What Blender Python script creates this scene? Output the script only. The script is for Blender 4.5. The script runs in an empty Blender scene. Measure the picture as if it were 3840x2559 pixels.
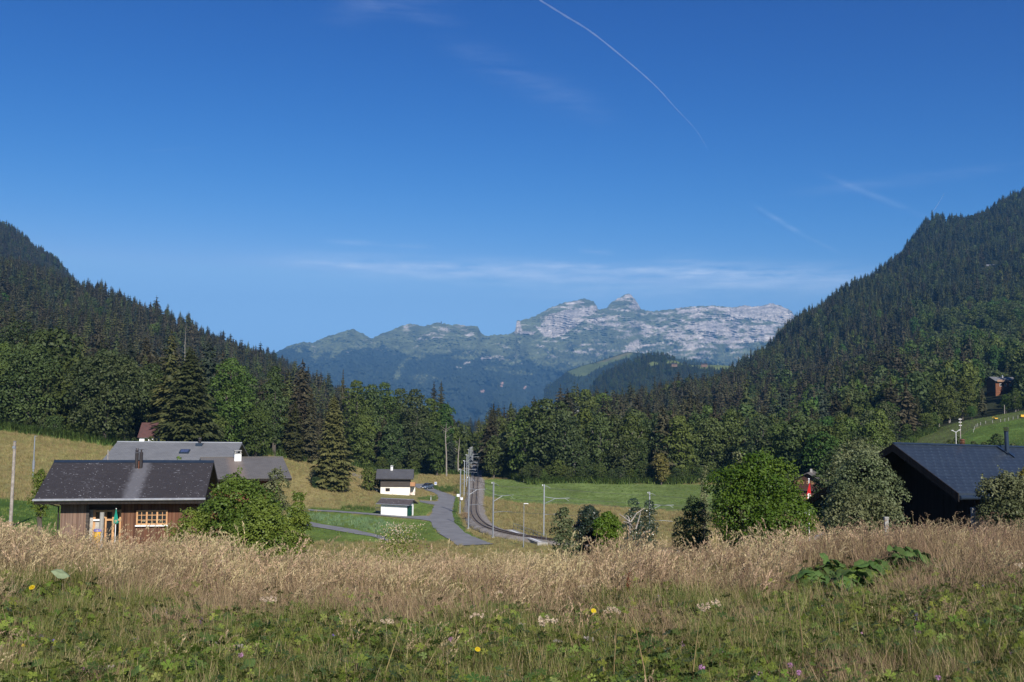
import bpy, math, random
import numpy as np
from mathutils import Vector, Matrix
R = math.radians
rng = np.random.default_rng(7)
random.seed(7)
scene = bpy.context.scene
COL = scene.collection
FPX = 3733.0                      # focal length in photo pixels (35 mm lens, 3840 px wide)
PITCH, ROLL = R(3.9), R(0.7)

# ---------------------------------------------------------------- camera
cam_d = bpy.data.cameras.new('camera'); cam = bpy.data.objects.new('camera', cam_d); COL.objects.link(cam)
cam_d.lens = 35; cam_d.sensor_width = 36; cam_d.clip_start = 0.1; cam_d.clip_end = 120000
CM = Matrix.Rotation(R(90) + PITCH, 4, 'X') @ Matrix.Rotation(ROLL, 4, 'Z')
cam.matrix_world = CM
scene.camera = cam
C3 = np.array(CM.to_3x3())

def ray(px, py):
    d = C3 @ np.array([(px - 1920) / FPX, (1279.5 - py) / FPX, -1.0])
    return d / d[1]               # per metre of forward distance
def P(px, py, D):
    return ray(px, py) * D
def PV(px, py, D): return Vector(P(px, py, D))

# ---------------------------------------------------------------- terrain height function
# ('y' entries are heights read off sight lines, plain entries are metres)
near = [(16, -2.95), (24, -4.85), (35, -7.2)]
nearL = [(16, -2.74), (24, -4.5), (35, -7.0)]
nearR = [(16, -2.74), (24, -4.4), (35, -6.6)]
cols = {
 -1500: [(16,-2.3),(24,-3.3),(35,-4.6),(60,-7),(100,-6),(160,-2),(200,4),(400,45),(1000,230),(1900,480),(3000,300)],
 0: [(16,-2.55),(24,-4.0),(35,-6.4),(60,-8.6),(75,-9),(100,-9.8),(130,-10),(160,-9),(200,'y1612'),(260,'y1560'),(400,'y1420'),(700,'y1190'),(1000,'y1010'),(1300,'y1050'),(1900,'y865'),(2400,'y980'),(3000,'y1400')],
 200: [(16,-2.6),(24,-4.1),(35,-6.5),(60,-8.8),(100,-10.4),(130,-11),(160,-10.4),(200,'y1640'),(260,'y1592'),(400,'y1460'),(700,'y1240'),(1000,'y1068'),(1300,'y1110'),(1900,'y992'),(2400,'y1150'),(3000,'y1450')],
 430: nearL+[(60,-9),(100,-11),(130,-12),(160,-12),(200,'y1672'),(260,'y1622'),(400,'y1512'),(700,'y1300'),(950,'y1122'),(1300,'y1230'),(1900,'y1330'),(3000,'y1500')],
 600: nearL+[(60,-9.5),(100,-13),(150,-15.5),(185,-14.5),(215,'y1688'),(260,'y1645'),(400,'y1555'),(650,'y1380'),(900,'y1218'),(1200,'y1290'),(1600,'y1330'),(3000,'y1520')],
 800: nearL+[(60,-10),(100,-15),(150,-18),(190,-16.5),(225,'y1697'),(280,'y1655'),(400,'y1592'),(600,'y1472'),(850,'y1342'),(1200,'y1355'),(1600,'y1275'),(2000,'y1350'),(3000,'y1550')],
 1000: near+[(60,-11),(100,-16.5),(140,-19),(185,-19),(235,'y1706'),(300,'y1672'),(400,'y1625'),(600,'y1522'),(800,'y1405'),(1200,'y1425'),(1600,'y1360'),(2000,'y1450'),(3000,'y1580')],
 1200: near+[(60,-12),(100,-17),(130,-20),(190,-19.6),(215,'y1826'),(250,'y1742'),(320,'y1700'),(450,'y1652'),(700,'y1502'),(1000,'y1522'),(1600,'y1480'),(3000,'y1600')],
 1400: near+[(60,-13),(100,-18),(130,-20),(220,-19.6),(300,'y1768'),(340,'y1752'),(450,'y1692'),(600,'y1622'),(900,'y1610'),(1600,'y1570'),(3000,'y1640')],
 1700: near+[(60,-14),(100,-18.5),(130,-20),(300,-19.9),(345,'y1752'),(450,'y1718'),(700,'y1680'),(1600,'y1650'),(3000,'y1650')],
 1900: near+[(60,-14),(100,-18.5),(130,-20),(300,-20),(345,'y1750'),(450,'y1716'),(700,'y1670'),(1600,'y1640'),(3000,'y1640')],
 2100: near+[(60,-13),(100,-18),(130,-20),(262,-20),(300,-18),(400,'y1700'),(550,'y1660'),(1600,'y1630'),(3000,'y1640')],
 2250: nearR+[(60,-13),(100,-18),(130,-20),(262,-19.8),(300,-17),(400,'y1690'),(480,'y1590'),(600,'y1610'),(1600,'y1600'),(3000,'y1640')],
 2400: nearR+[(60,-12),(100,-17.5),(130,-20),(262,-19.5),(300,-17),(400,'y1725'),(600,'y1605'),(700,'y1568'),(1000,'y1600'),(3000,'y1620')],
 2600: nearR+[(60,-10),(100,-17),(130,-20),(265,-19.3),(300,-16.5),(400,'y1728'),(600,'y1600'),(850,'y1492'),(1200,'y1560'),(3000,'y1600')],
 2800: [(16,-2.65),(24,-4.1),(35,-6),(60,-8.5),(100,-16),(130,-19.5),(275,-19),(400,'y1715'),(600,'y1580'),(900,'y1450'),(1100,'y1400'),(1500,'y1480'),(3000,'y1600')],
 3000: [(16,-2.5),(24,-3.8),(35,-5.6),(60,-8),(100,-14),(130,-18.5),(290,-17.5),(500,'y1650'),(800,'y1455'),(1100,'y1310'),(1350,'y1240'),(1800,'y1350'),(3000,'y1600')],
 3200: [(16,-2.4),(24,-3.5),(35,-5),(60,-7.4),(100,-12),(150,-15),(300,-13),(500,'y1590'),(800,'y1395'),(1200,'y1178'),(1500,'y1075'),(2000,'y1250'),(3000,'y1500')],
 3500: [(16,-2.35),(24,-3.3),(35,-4.6),(60,-6.8),(100,-10),(200,-12),(300,'y1645'),(380,'y1560'),(500,'y1490'),(800,'y1305'),(1200,'y1110'),(1600,'y935'),(1900,'y822'),(2400,'y1000'),(3000,'y1300')],
 3640: [(16,-2.35),(24,-3.25),(35,-4.5),(60,-6.5),(100,-9.4),(200,-12),(255,'y1640'),(300,'y1608'),(370,'y1545'),(500,'y1470'),(800,'y1290'),(1200,'y1098'),(1600,'y930'),(1850,'y868'),(2150,'y850'),(2500,'y960'),(3000,'y1250')],
 3840: [(16,-2.35),(24,-3.2),(35,-4.3),(60,-6.2),(100,-8.5),(200,'y1700'),(250,'y1620'),(300,'y1568'),(360,'y1520'),(500,'y1440'),(800,'y1270'),(1200,'y1080'),(1600,'y905'),(2050,'y718'),(2400,'y900'),(3000,'y1200')],
 5400: [(16,-2.2),(24,-2.8),(35,-3.6),(60,-4),(100,-2),(200,14),(300,35),(500,75),(1000,190),(2000,480),(3000,350)],
}
CPX = np.arange(-1500, 5401, 25.0)
CLD = np.linspace(math.log(16), math.log(3000), 330)
def _table():
    keys = sorted(cols); prof = []
    for k in keys:
        d, z = [], []
        for D, v in cols[k]:
            d.append(math.log(D)); z.append(P(k, float(v[1:]), D)[2] if isinstance(v, str) else v)
        # interpolate slope (z/D) so sight lines stay straight between knots far out, metres close in
        za = np.interp(CLD, d, z); sl = np.interp(CLD, d, np.array(z) / np.exp(d)) * np.exp(CLD)
        w = np.clip((CLD - math.log(180)) / (math.log(300) - math.log(180)), 0, 1)
        prof.append(za * (1 - w) + sl * w)
    prof = np.array(prof)
    T = np.empty((len(CPX), len(CLD)))
    for j in range(len(CLD)): T[:, j] = np.interp(CPX, keys, prof[:, j])
    kx = np.exp(-np.linspace(-2, 2, 7) ** 2); kx /= kx.sum()
    ky = np.exp(-np.linspace(-2, 2, 9) ** 2); ky /= ky.sum()
    Tp = np.pad(T, ((3, 3), (0, 0)), 'edge'); T = sum(kx[i] * Tp[i:i + T.shape[0]] for i in range(7))
    Tp = np.pad(T, ((0, 0), (4, 4)), 'edge'); T2 = sum(ky[i] * Tp[:, i:i + T.shape[1]] for i in range(9))
    w = np.clip((CLD - math.log(20)) / 0.3, 0, 1)[None]
    return T * (1 - w) + T2 * w
TAB = _table()
# value noise (numpy) for relief
_perm = np.random.default_rng(3).random((256, 256))
def vnoise(x, y):
    x = np.asarray(x, float); y = np.asarray(y, float)
    xi = np.floor(x).astype(int); yi = np.floor(y).astype(int); fx = x - xi; fy = y - yi
    fx = fx * fx * (3 - 2 * fx); fy = fy * fy * (3 - 2 * fy)
    g = lambda a, b: _perm[a % 256, b % 256]
    return (g(xi, yi) * (1 - fx) + g(xi + 1, yi) * fx) * (1 - fy) + (g(xi, yi + 1) * (1 - fx) + g(xi + 1, yi + 1) * fx) * fy - 0.5
def fbm(x, y, o=4, g=0.5):
    s = 0; a = 1; f = 1
    for i in range(o):
        s = s + a * vnoise(x * f + 17.3 * i, y * f + 5.1 * i); a *= g; f *= 2.03
    return s
def H(x, y):
    x = np.asarray(x, float); y = np.asarray(y, float)
    yc = np.maximum(y, 16.0)
    px = 1920 + FPX * x / yc
    a = np.clip((px - CPX[0]) / 25.0, 0, len(CPX) - 1.001)
    b = np.clip((np.log(yc) - CLD[0]) / (CLD[1] - CLD[0]), 0, len(CLD) - 1.001)
    ai = a.astype(int); bi = b.astype(int); fa = a - ai; fb = b - bi
    z = (TAB[ai, bi] * (1 - fa) + TAB[ai + 1, bi] * fa) * (1 - fb) + (TAB[ai, bi + 1] * (1 - fa) + TAB[ai + 1, bi + 1] * fa) * fb
    t = np.clip(y / 16.0, -1.5, 1)
    zn = -1.65 * (1 - t) + z * t
    z = np.where(y < 16, zn, z)
    far = np.clip((y - 260) / 300, 0, 1)
    z = z + fbm(x / 90, y / 90, 4) * 20 * far + fbm(x / 9 + 3, y / 9, 2) * 0.25 * np.clip((y - 190) / 60, 0.15, 1) * np.where(np.abs(y-90)<0,0,1)
    return z
def h(x, y): return float(H(x, y))
_Ds = np.exp(np.linspace(math.log(45), math.log(1500), 1600))
def G(px, py, dmin=45):
    """point of the ground seen at a photo position (first hit beyond the meadow)"""
    r = ray(px, py); Ds = _Ds[_Ds >= dmin]
    d = r[2] * Ds - H(r[0] * Ds, Ds)
    i = np.argmax(d <= 0)
    if i == 0: i = 1
    t = d[i - 1] / (d[i - 1] - d[i] + 1e-9); D = Ds[i - 1] + t * (Ds[i] - Ds[i - 1])
    return Vector((r[0] * D, D, float(H(r[0] * D, D))))

# ---------------------------------------------------------------- object helpers
def tag(o, label=None, cat=None, group=None, kind=None):
    if label: o['label'] = label
    if cat: o['category'] = cat
    if group: o['group'] = group
    if kind: o['kind'] = kind
    return o
def empty(name, loc, label, cat, group=None, rz=0, parent=None):
    o = bpy.data.objects.new(name, None); COL.objects.link(o); o.empty_display_size = 0.2
    o.location = loc; o.rotation_euler.z = rz
    return tag(o, label, cat, group)
def mesh_np(name, V, F, mats, mi=None, tint=None, smooth=False, fcol=None):
    me = bpy.data.meshes.new(name); V = np.ascontiguousarray(V, dtype=np.float32); F = np.ascontiguousarray(F, dtype=np.int32)
    k = F.shape[1]
    me.vertices.add(len(V)); me.vertices.foreach_set('co', V.ravel())
    me.loops.add(F.size); me.loops.foreach_set('vertex_index', F.ravel())
    me.polygons.add(len(F)); me.polygons.foreach_set('loop_start', np.arange(0, F.size, k, dtype=np.int32))
    for m in (mats if isinstance(mats, (list, tuple)) else [mats]): me.materials.append(m)
    if mi is not None: me.polygons.foreach_set('material_index', np.ascontiguousarray(mi, dtype=np.int32))
    if smooth: me.polygons.foreach_set('use_smooth', np.ones(len(F), dtype=bool))
    if tint is not None:
        a = me.attributes.new('tint', 'FLOAT', 'FACE'); a.data.foreach_set('value', np.ascontiguousarray(tint, dtype=np.float32))
    if fcol is not None:
        a = me.attributes.new('paint', 'FLOAT_COLOR', 'POINT'); c = np.ones((len(V), 4), dtype=np.float32); c[:, :fcol.shape[1]] = fcol
        a.data.foreach_set('color', c.ravel())
    me.update(calc_edges=True)
    return me
def link(name, me, parent=None):
    o = bpy.data.objects.new(name, me); COL.objects.link(o)
    if parent is not None: o.parent = parent
    return o
class MB:
    def __init__(s): s.v = []; s.f = []
    def box(s, x0, x1, y0, y1, z0, z1):
        n = len(s.v); s.v += [(x0,y0,z0),(x1,y0,z0),(x1,y1,z0),(x0,y1,z0),(x0,y0,z1),(x1,y0,z1),(x1,y1,z1),(x0,y1,z1)]
        s.f += [tuple(n+i for i in q) for q in ((0,3,2,1),(4,5,6,7),(0,1,5,4),(1,2,6,5),(2,3,7,6),(3,0,4,7))]; return s
    def poly(s, pts):
        n = len(s.v); s.v += [tuple(p) for p in pts]; s.f.append(tuple(range(n, n+len(pts)))); return s
    def prism(s, pts, off):
        """closed outline (list of 3d points) extruded by vector off"""
        n = len(s.v); k = len(pts); off = Vector(off)
        s.v += [tuple(p) for p in pts] + [tuple(Vector(p)+off) for p in pts]
        s.f.append(tuple(range(n, n+k))[::-1]); s.f.append(tuple(range(n+k, n+2*k)))
        for i in range(k): j = (i+1) % k; s.f.append((n+i, n+j, n+k+j, n+k+i))
        return s
    def tube(s, pts, rad, k=8, cap=True):
        pts = [Vector(p) for p in pts]; rad = rad if isinstance(rad, (list, tuple)) else [rad]*len(pts)
        n = len(s.v)
        for i, p in enumerate(pts):
            d = (pts[min(i+1, len(pts)-1)] - pts[max(i-1, 0)]).normalized()
            a = d.orthogonal().normalized() if abs(d.z) < 0.99 else Vector((1,0,0)); a = (a - d*a.dot(d)).normalized()
            if abs(d.z) < 0.99:
                a = Vector((0,0,1)); a = (a - d*a.dot(d)).normalized()
            b = d.cross(a)
            for j in range(k):
                t = 2*math.pi*(j+0.5)/k; s.v.append(tuple(p + (a*math.cos(t) + b*math.sin(t))*rad[i]))
        for i in range(len(pts)-1):
            for j in range(k):
                j2 = (j+1) % k; s.f.append((n+i*k+j, n+i*k+j2, n+(i+1)*k+j2, n+(i+1)*k+j))
        if cap: s.f.append(tuple(n+j for j in range(k))[::-1]); s.f.append(tuple(n+(len(pts)-1)*k+j for j in range(k)))
        return s
    def lathe(s, prof, k=12, c=(0,0,0)):
        n = len(s.v)
        for r, z in prof:
            for j in range(k):
                t = 2*math.pi*j/k; s.v.append((c[0]+r*math.cos(t), c[1]+r*math.sin(t), c[2]+z))
        for i in range(len(prof)-1):
            for j in range(k):
                j2 = (j+1) % k; s.f.append((n+i*k+j, n+i*k+j2, n+(i+1)*k+j2, n+(i+1)*k+j))
        return s
    def mesh(s, name, m, smooth=False):
        me = bpy.data.meshes.new(name); me.from_pydata(s.v, [], s.f)
        for mm in (m if isinstance(m, (list, tuple)) else [m]): me.materials.append(mm)
        me.validate(); me.update()
        if smooth: me.polygons.foreach_set('use_smooth', [True]*len(me.polygons))
        return me
    def build(s, name, m, parent=None, label=None, smooth=False):
        o = link(name, s.mesh(name, m, smooth), parent)
        if label: o['label'] = label
        return o

# ---------------------------------------------------------------- materials
def N(nt, typ, **kw):
    n = nt.nodes.new(typ)
    for k, v in kw.items():
        if k.startswith('i_'):
            k2 = k[2:]; n.inputs[int(k2) if k2.isdigit() else k2.replace('_', ' ')].default_value = v
        else: setattr(n, k, v)
    return n
def newmat(name):
    m = bpy.data.materials.new(name); m.use_nodes = True
    return m, m.node_tree, m.node_tree.nodes['Principled BSDF']
def math_(nt, op, a, b=None, c=None, clamp=False):
    n = nt.nodes.new('ShaderNodeMath'); n.operation = op; n.use_clamp = clamp
    for i, v in enumerate((a, b, c)):
        if v is None: continue
        if isinstance(v, (int, float)): n.inputs[i].default_value = v
        else: nt.links.new(v, n.inputs[i])
    return n.outputs[0]
def mixc(nt, fac, a, b):
    n = nt.nodes.new('ShaderNodeMix'); n.data_type = 'RGBA'
    for i, v in ((0, fac), (6, a), (7, b)):
        if isinstance(v, (int, float)): n.inputs[i].default_value = v
        elif isinstance(v, tuple): n.inputs[i].default_value = (*v, 1)
        else: nt.links.new(v, n.inputs[i])
    return n.outputs[2]
def ramp(nt, fac, lo, hi):
    n = nt.nodes.new('ShaderNodeMapRange'); n.inputs[1].default_value = lo; n.inputs[2].default_value = hi
    nt.links.new(fac, n.inputs[0]); return n.outputs[0]
def noise(nt, scale, detail=4, vec=None, coord='Object', rough=0.55, stretch=None):
    n = nt.nodes.new('ShaderNodeTexNoise'); n.inputs['Scale'].default_value = scale; n.inputs['Detail'].default_value = detail; n.inputs['Roughness'].default_value = rough
    if vec is None:
        vec = nt.nodes.new('ShaderNodeTexCoord').outputs[coord]
    if stretch:
        mp = nt.nodes.new('ShaderNodeMapping'); mp.inputs['Scale'].default_value = stretch; nt.links.new(vec, mp.inputs[0]); vec = mp.outputs[0]
    nt.links.new(vec, n.inputs['Vector'])
    return n.outputs['Fac']
def bump(nt, b, height, strength=0.3, dist=0.05):
    n = nt.nodes.new('ShaderNodeBump'); n.inputs['Strength'].default_value = strength; n.inputs['Distance'].default_value = dist
    nt.links.new(height, n.inputs['Height']); nt.links.new(n.outputs[0], b.inputs['Normal'])
def plain(name, c1, c2=None, rough=0.6, scale=3, metal=0, bmp=0.0, stretch=None, spec=0.5):
    m, nt, b = newmat(name); b.inputs['Roughness'].default_value = rough; b.inputs['Metallic'].default_value = metal
    b.inputs['Specular IOR Level'].default_value = spec
    c2 = c2 or tuple(x*0.75 for x in c1)
    f = noise(nt, scale, 5, stretch=stretch); r = ramp(nt, f, 0.35, 0.65)
    nt.links.new(mixc(nt, r, c1, c2), b.inputs['Base Color'])
    if bmp: bump(nt, b, f, bmp)
    return m
def leafmat(name, c1, c2, trans=0.25, rough=0.6, vary=0.25, spec=0.25):
    """foliage: colour between c1 and c2 by clump (tint), brighter/duller per tree"""
    m, nt, b = newmat(name); b.inputs['Roughness'].default_value = rough; b.inputs['Specular IOR Level'].default_value = spec
    at = N(nt, 'ShaderNodeAttribute', attribute_name='tint')
    oi = nt.nodes.new('ShaderNodeObjectInfo')
    c = mixc(nt, at.outputs['Fac'], c1, c2)
    hs = nt.nodes.new('ShaderNodeHueSaturation'); nt.links.new(c, hs.inputs['Color'])
    v = nt.nodes.new('ShaderNodeMapRange'); v.inputs[3].default_value = 1 - vary; v.inputs[4].default_value = 1 + vary; nt.links.new(oi.outputs['Random'], v.inputs[0])
    nt.links.new(v.outputs[0], hs.inputs['Value'])
    fr = math_(nt, 'FRACT', math_(nt, 'MULTIPLY', oi.outputs['Random'], 37.7))
    hv = nt.nodes.new('ShaderNodeMapRange'); hv.inputs[3].default_value = 0.5 - vary*0.09; hv.inputs[4].default_value = 0.5 + vary*0.07; nt.links.new(fr, hv.inputs[0])
    nt.links.new(hv.outputs[0], hs.inputs['Hue'])
    nt.links.new(hs.outputs[0], b.inputs['Base Color'])
    if trans:
        tr = nt.nodes.new('ShaderNodeBsdfTranslucent'); nt.links.new(hs.outputs[0], tr.inputs[0])
        mx = nt.nodes.new('ShaderNodeMixShader'); mx.inputs[0].default_value = trans
        nt.links.new(b.outputs[0], mx.inputs[1]); nt.links.new(tr.outputs[0], mx.inputs[2])
        nt.links.new(mx.outputs[0], nt.nodes['Material Output'].inputs[0])
    return m
M = {}
M['spruce'] = leafmat('spruce_needles', (0.042,0.052,0.016), (0.105,0.112,0.038), 0.15, vary=.38)
M['spruce_brown'] = leafmat('brownish_spruce_needles', (0.038,0.037,0.019), (0.082,0.074,0.038), 0.12, vary=.38)
M['spruce_blue'] = leafmat('blueish_spruce_needles', (0.026,0.038,0.024), (0.055,0.068,0.042), 0.12, vary=.38)
M['broad'] = leafmat('broadleaf', (0.047,0.070,0.015), (0.092,0.125,0.025), 0.25)
M['broad_dark'] = leafmat('dark_broadleaf', (0.038,0.058,0.017), (0.070,0.098,0.027), 0.22)
M['broad_olive'] = leafmat('olive_broadleaf', (0.045,0.066,0.022), (0.080,0.105,0.036), 0.25)
M['broad_bright'] = leafmat('bright_broadleaf', (0.036,0.078,0.014), (0.070,0.125,0.024), 0.3)
M['maple'] = leafmat('maple_leaves', (0.070,0.130,0.012), (0.140,0.200,0.022), 0.3, 0.5)
M['apple'] = leafmat('grey_green_leaves', (0.080,0.105,0.045), (0.170,0.190,0.095), 0.25, 0.5)
M['yellowleaf'] = leafmat('yellowing_leaves', (0.13,0.14,0.03), (0.22,0.20,0.05), 0.3)
M['bark'] = plain('bark', (0.12,0.10,0.08), (0.05,0.04,0.035), 0.9, 2, bmp=0.5, stretch=(4,4,0.6))
M['bark_pale'] = plain('pale_bark', (0.30,0.27,0.24), (0.16,0.14,0.12), 0.9, 2, bmp=0.4, stretch=(4,4,0.6))
M['deadwood'] = plain('dead_wood', (0.36,0.32,0.28), (0.2,0.17,0.15), 0.9, 4)
M['galv'] = plain('galvanised_steel', (0.30,0.32,0.35), (0.24,0.26,0.29), 0.5, 1.5, metal=0.4)
M['wire'] = plain('dark_wire', (0.05,0.05,0.05), None, 0.5)
M['white'] = plain('white_plaster', (0.82,0.82,0.80), (0.74,0.73,0.70), 0.9, 1.2, bmp=0.05)
M['cream'] = plain('cream_plaster', (0.84,0.81,0.74), (0.74,0.69,0.60), 0.9, 0.8, bmp=0.05)
M['whitepaint'] = plain('white_paint', (0.8,0.8,0.8), (0.7,0.7,0.7), 0.5)
M['black'] = plain('black_pipe', (0.035,0.032,0.032), (0.05,0.04,0.038), 0.4, 6, metal=0.3)
M['slateblue'] = plain('dark_blue_sheet', (0.02,0.035,0.06), (0.03,0.045,0.07), 0.35, 2, metal=0.3)
M['zinc'] = plain('zinc_gutter', (0.50,0.51,0.53), (0.36,0.37,0.40), 0.4, 3, metal=0.6)
M['copper'] = plain('copper', (0.45,0.18,0.10), (0.25,0.10,0.06), 0.4, 6, metal=0.8)
M['pine'] = plain('fresh_pine', (0.55,0.32,0.15), (0.44,0.23,0.10), 0.6, 4)
M['door_green'] = plain('green_door', (0.006,0.075,0.045), (0.005,0.06,0.035), 0.5)
M['parasol'] = plain('teal_fabric', (0.0,0.24,0.17), (0.0,0.18,0.13), 0.8)
M['asphalt'] = plain('asphalt', (0.20,0.20,0.205), (0.15,0.15,0.155), 0.9, 0.35, bmp=0.2)
M['concrete'] = plain('concrete', (0.34,0.33,0.31), (0.26,0.25,0.23), 0.9, 2, bmp=0.2)
M['rail'] = plain('rusty_rail', (0.10,0.065,0.05), (0.06,0.045,0.04), 0.5, 3, metal=0.3)
M['sleeper'] = plain('sleeper', (0.13,0.11,0.10), (0.09,0.08,0.07), 0.9)
M['red'] = plain('red_fabric', (0.55,0.012,0.015), (0.45,0.01,0.012), 0.8)
M['yellow'] = plain('yellow_paint', (0.75,0.42,0.02), None, 0.5)
M['rubber'] = plain('rubber', (0.02,0.02,0.02), None, 0.8)
M['rust_roof'] = plain('rusty_brown_roof', (0.10,0.042,0.038), (0.07,0.034,0.032), 0.7, 1.5, bmp=0.2)
M['bluesign'] = plain('blue_sign', (0.02,0.10,0.45), None, 0.4)
M['stone'] = plain('grey_plinth', (0.3,0.28,0.26), (0.2,0.19,0.18), 0.9, 3, bmp=0.3)
def glass():
    m, nt, b = newmat('window_glass'); b.inputs['Base Color'].default_value = (0.02,0.022,0.025,1); b.inputs['Roughness'].default_value = 0.06; return m
M['glass'] = glass()
def planks(name, c1, c2, c3, width=0.18, horiz=False, rough=0.85):
    m, nt, b = newmat(name); b.inputs['Roughness'].default_value = rough; b.inputs['Specular IOR Level'].default_value = 0.25
    tc = nt.nodes.new('ShaderNodeTexCoord').outputs['Object']; sp = nt.nodes.new('ShaderNodeSeparateXYZ'); nt.links.new(tc, sp.inputs[0])
    u = sp.outputs[2] if horiz else math_(nt, 'ADD', sp.outputs[0], sp.outputs[1])
    q = math_(nt, 'DIVIDE', u, width); fl = math_(nt, 'FLOOR', q); fr = math_(nt, 'FRACT', q)
    wn = nt.nodes.new('ShaderNodeTexWhiteNoise'); wn.noise_dimensions = '1D'; nt.links.new(fl, wn.inputs['W'])
    g = noise(nt, 1.5, 6, stretch=((0.3,0.3,6) if horiz else (6,6,0.35)))
    c = mixc(nt, wn.outputs['Value'], c1, c2); c = mixc(nt, math_(nt, 'MULTIPLY', ramp(nt, g, 0.4, 0.75), 0.8), c, c3)
    gap = math_(nt, 'LESS_THAN', fr, 0.07)
    c = mixc(nt, gap, c, tuple(x*0.25 for x in c1))
    nt.links.new(c, b.inputs['Base Color']); bump(nt, b, math_(nt, 'SUBTRACT', g, gap), 0.5, 0.02)
    return m
M['wood_brown'] = planks('weathered_brown_planks', (0.135,0.057,0.032), (0.065,0.030,0.020), (0.20,0.115,0.07), 0.19)
M['wood_grey'] = planks('weathered_grey_planks', (0.20,0.125,0.09), (0.13,0.08,0.06), (0.25,0.18,0.14), 0.2)
M['wood_red'] = planks('reddish_log_wall', (0.17,0.065,0.032), (0.11,0.045,0.025), (0.24,0.11,0.06), 0.22, True)
M['wood_deep'] = planks('deep_brown_planks', (0.060,0.026,0.019), (0.042,0.020,0.015), (0.09,0.045,0.032), 0.2)
M['wood_dark'] = planks('dark_board_wall', (0.065,0.055,0.05), (0.045,0.038,0.035), (0.10,0.085,0.075), 0.2, True)
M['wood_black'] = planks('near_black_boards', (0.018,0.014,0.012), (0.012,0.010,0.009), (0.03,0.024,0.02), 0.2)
M['balcony'] = planks('balcony_boards', (0.42,0.22,0.11), (0.34,0.17,0.08), (0.48,0.28,0.16), 0.15)
def slates(name, base, dark, dot, row=0.22, wid=0.4, dots=0.0, dens=0.5, diag=False, rough=0.6, streak=None, mottle=None, metal=0):
    """roof covering in object space: courses along the slope, joints, and small clips/hooks"""
    m, nt, b = newmat(name); b.inputs['Roughness'].default_value = rough; b.inputs['Metallic'].default_value = metal
    at = N(nt, 'ShaderNodeAttribute', attribute_name='slope'); sp = nt.nodes.new('ShaderNodeSeparateXYZ'); nt.links.new(at.outputs['Vector'], sp.inputs[0])
    X, S = sp.outputs[0], sp.outputs[1]
    q = math_(nt, 'DIVIDE', S, row); ri = math_(nt, 'FLOOR', q); rf = math_(nt, 'FRACT', q)
    off = math_(nt, 'MULTIPLY', math_(nt, 'FRACT', math_(nt, 'MULTIPLY', ri, 0.5 if not diag else 0.13)), wid)
    xx = math_(nt, 'DIVIDE', math_(nt, 'ADD', X, off), wid); xi = math_(nt, 'FLOOR', xx); xf = math_(nt, 'FRACT', xx)
    wn = nt.nodes.new('ShaderNodeTexWhiteNoise'); wn.noise_dimensions = '2D'; cv = nt.nodes.new('ShaderNodeCombineXYZ'); nt.links.new(xi, cv.inputs[0]); nt.links.new(ri, cv.inputs[1]); nt.links.new(cv.outputs[0], wn.inputs['Vector'])
    c = mixc(nt, wn.outputs['Value'], base, tuple(x*0.8 for x in base))
    big = noise(nt, 0.7, 4); c = mixc(nt, math_(nt, 'MULTIPLY', ramp(nt, big, 0.35, 0.7), 0.5), c, tuple(min(1, x*1.25) for x in base))
    joint = math_(nt, 'MAXIMUM', math_(nt, 'LESS_THAN', rf, 0.12), math_(nt, 'LESS_THAN', xf, 0.05))
    c = mixc(nt, math_(nt, 'MULTIPLY', joint, 0.75), c, dark)
    if dots:
        d1 = math_(nt, 'LESS_THAN', math_(nt, 'ABSOLUTE', math_(nt, 'SUBTRACT', rf, 0.3)), dots / row)
        d2 = math_(nt, 'LESS_THAN', math_(nt, 'ABSOLUTE', math_(nt, 'SUBTRACT', xf, 0.5)), dots / wid)
        sel = math_(nt, 'GREATER_THAN', math_(nt, 'FRACT', math_(nt, 'MULTIPLY', wn.outputs['Value'], 7.3)), 1 - dens)
        dd = math_(nt, 'MULTIPLY', math_(nt, 'MULTIPLY', d1, d2), sel); c = mixc(nt, dd, c, dot)
    if streak:  # (x centre, half width, colour): a pale run below a chimney
        s = math_(nt, 'ABSOLUTE', math_(nt, 'SUBTRACT', X, streak[0])); ns = noise(nt, 3, 3)
        s = math_(nt, 'SUBTRACT', 1, math_(nt, 'DIVIDE', math_(nt, 'ADD', s, math_(nt, 'MULTIPLY', math_(nt,'SUBTRACT',ns,0.5), 0.5)), streak[1]), clamp=True)
        c = mixc(nt, math_(nt, 'MULTIPLY', ramp(nt, s, 0.0, 0.6), 0.6), c, streak[2])
    if mottle:
        mm = noise(nt, 9, 4, stretch=(0.5,1,1)); m2 = noise(nt, 0.9, 2)
        c = mixc(nt, math_(nt, 'MULTIPLY', ramp(nt, mm, 0.60, 0.66), ramp(nt, m2, 0.42, 0.62)), c, mottle)
    nt.links.new(c, b.inputs['Base Color'])
    bump(nt, b, math_(nt, 'SUBTRACT', math_(nt, 'MULTIPLY', rf, -0.5), joint), 0.4, 0.02)
    return m
def slope_attr(me, fn):
    """store (along ridge, down slope) metres per vertex for the roof covering"""
    a = me.attributes.new('slope', 'FLOAT_VECTOR', 'POINT')
    for i, v in enumerate(me.vertices): a.data[i].vector = fn(v.co)
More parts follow.
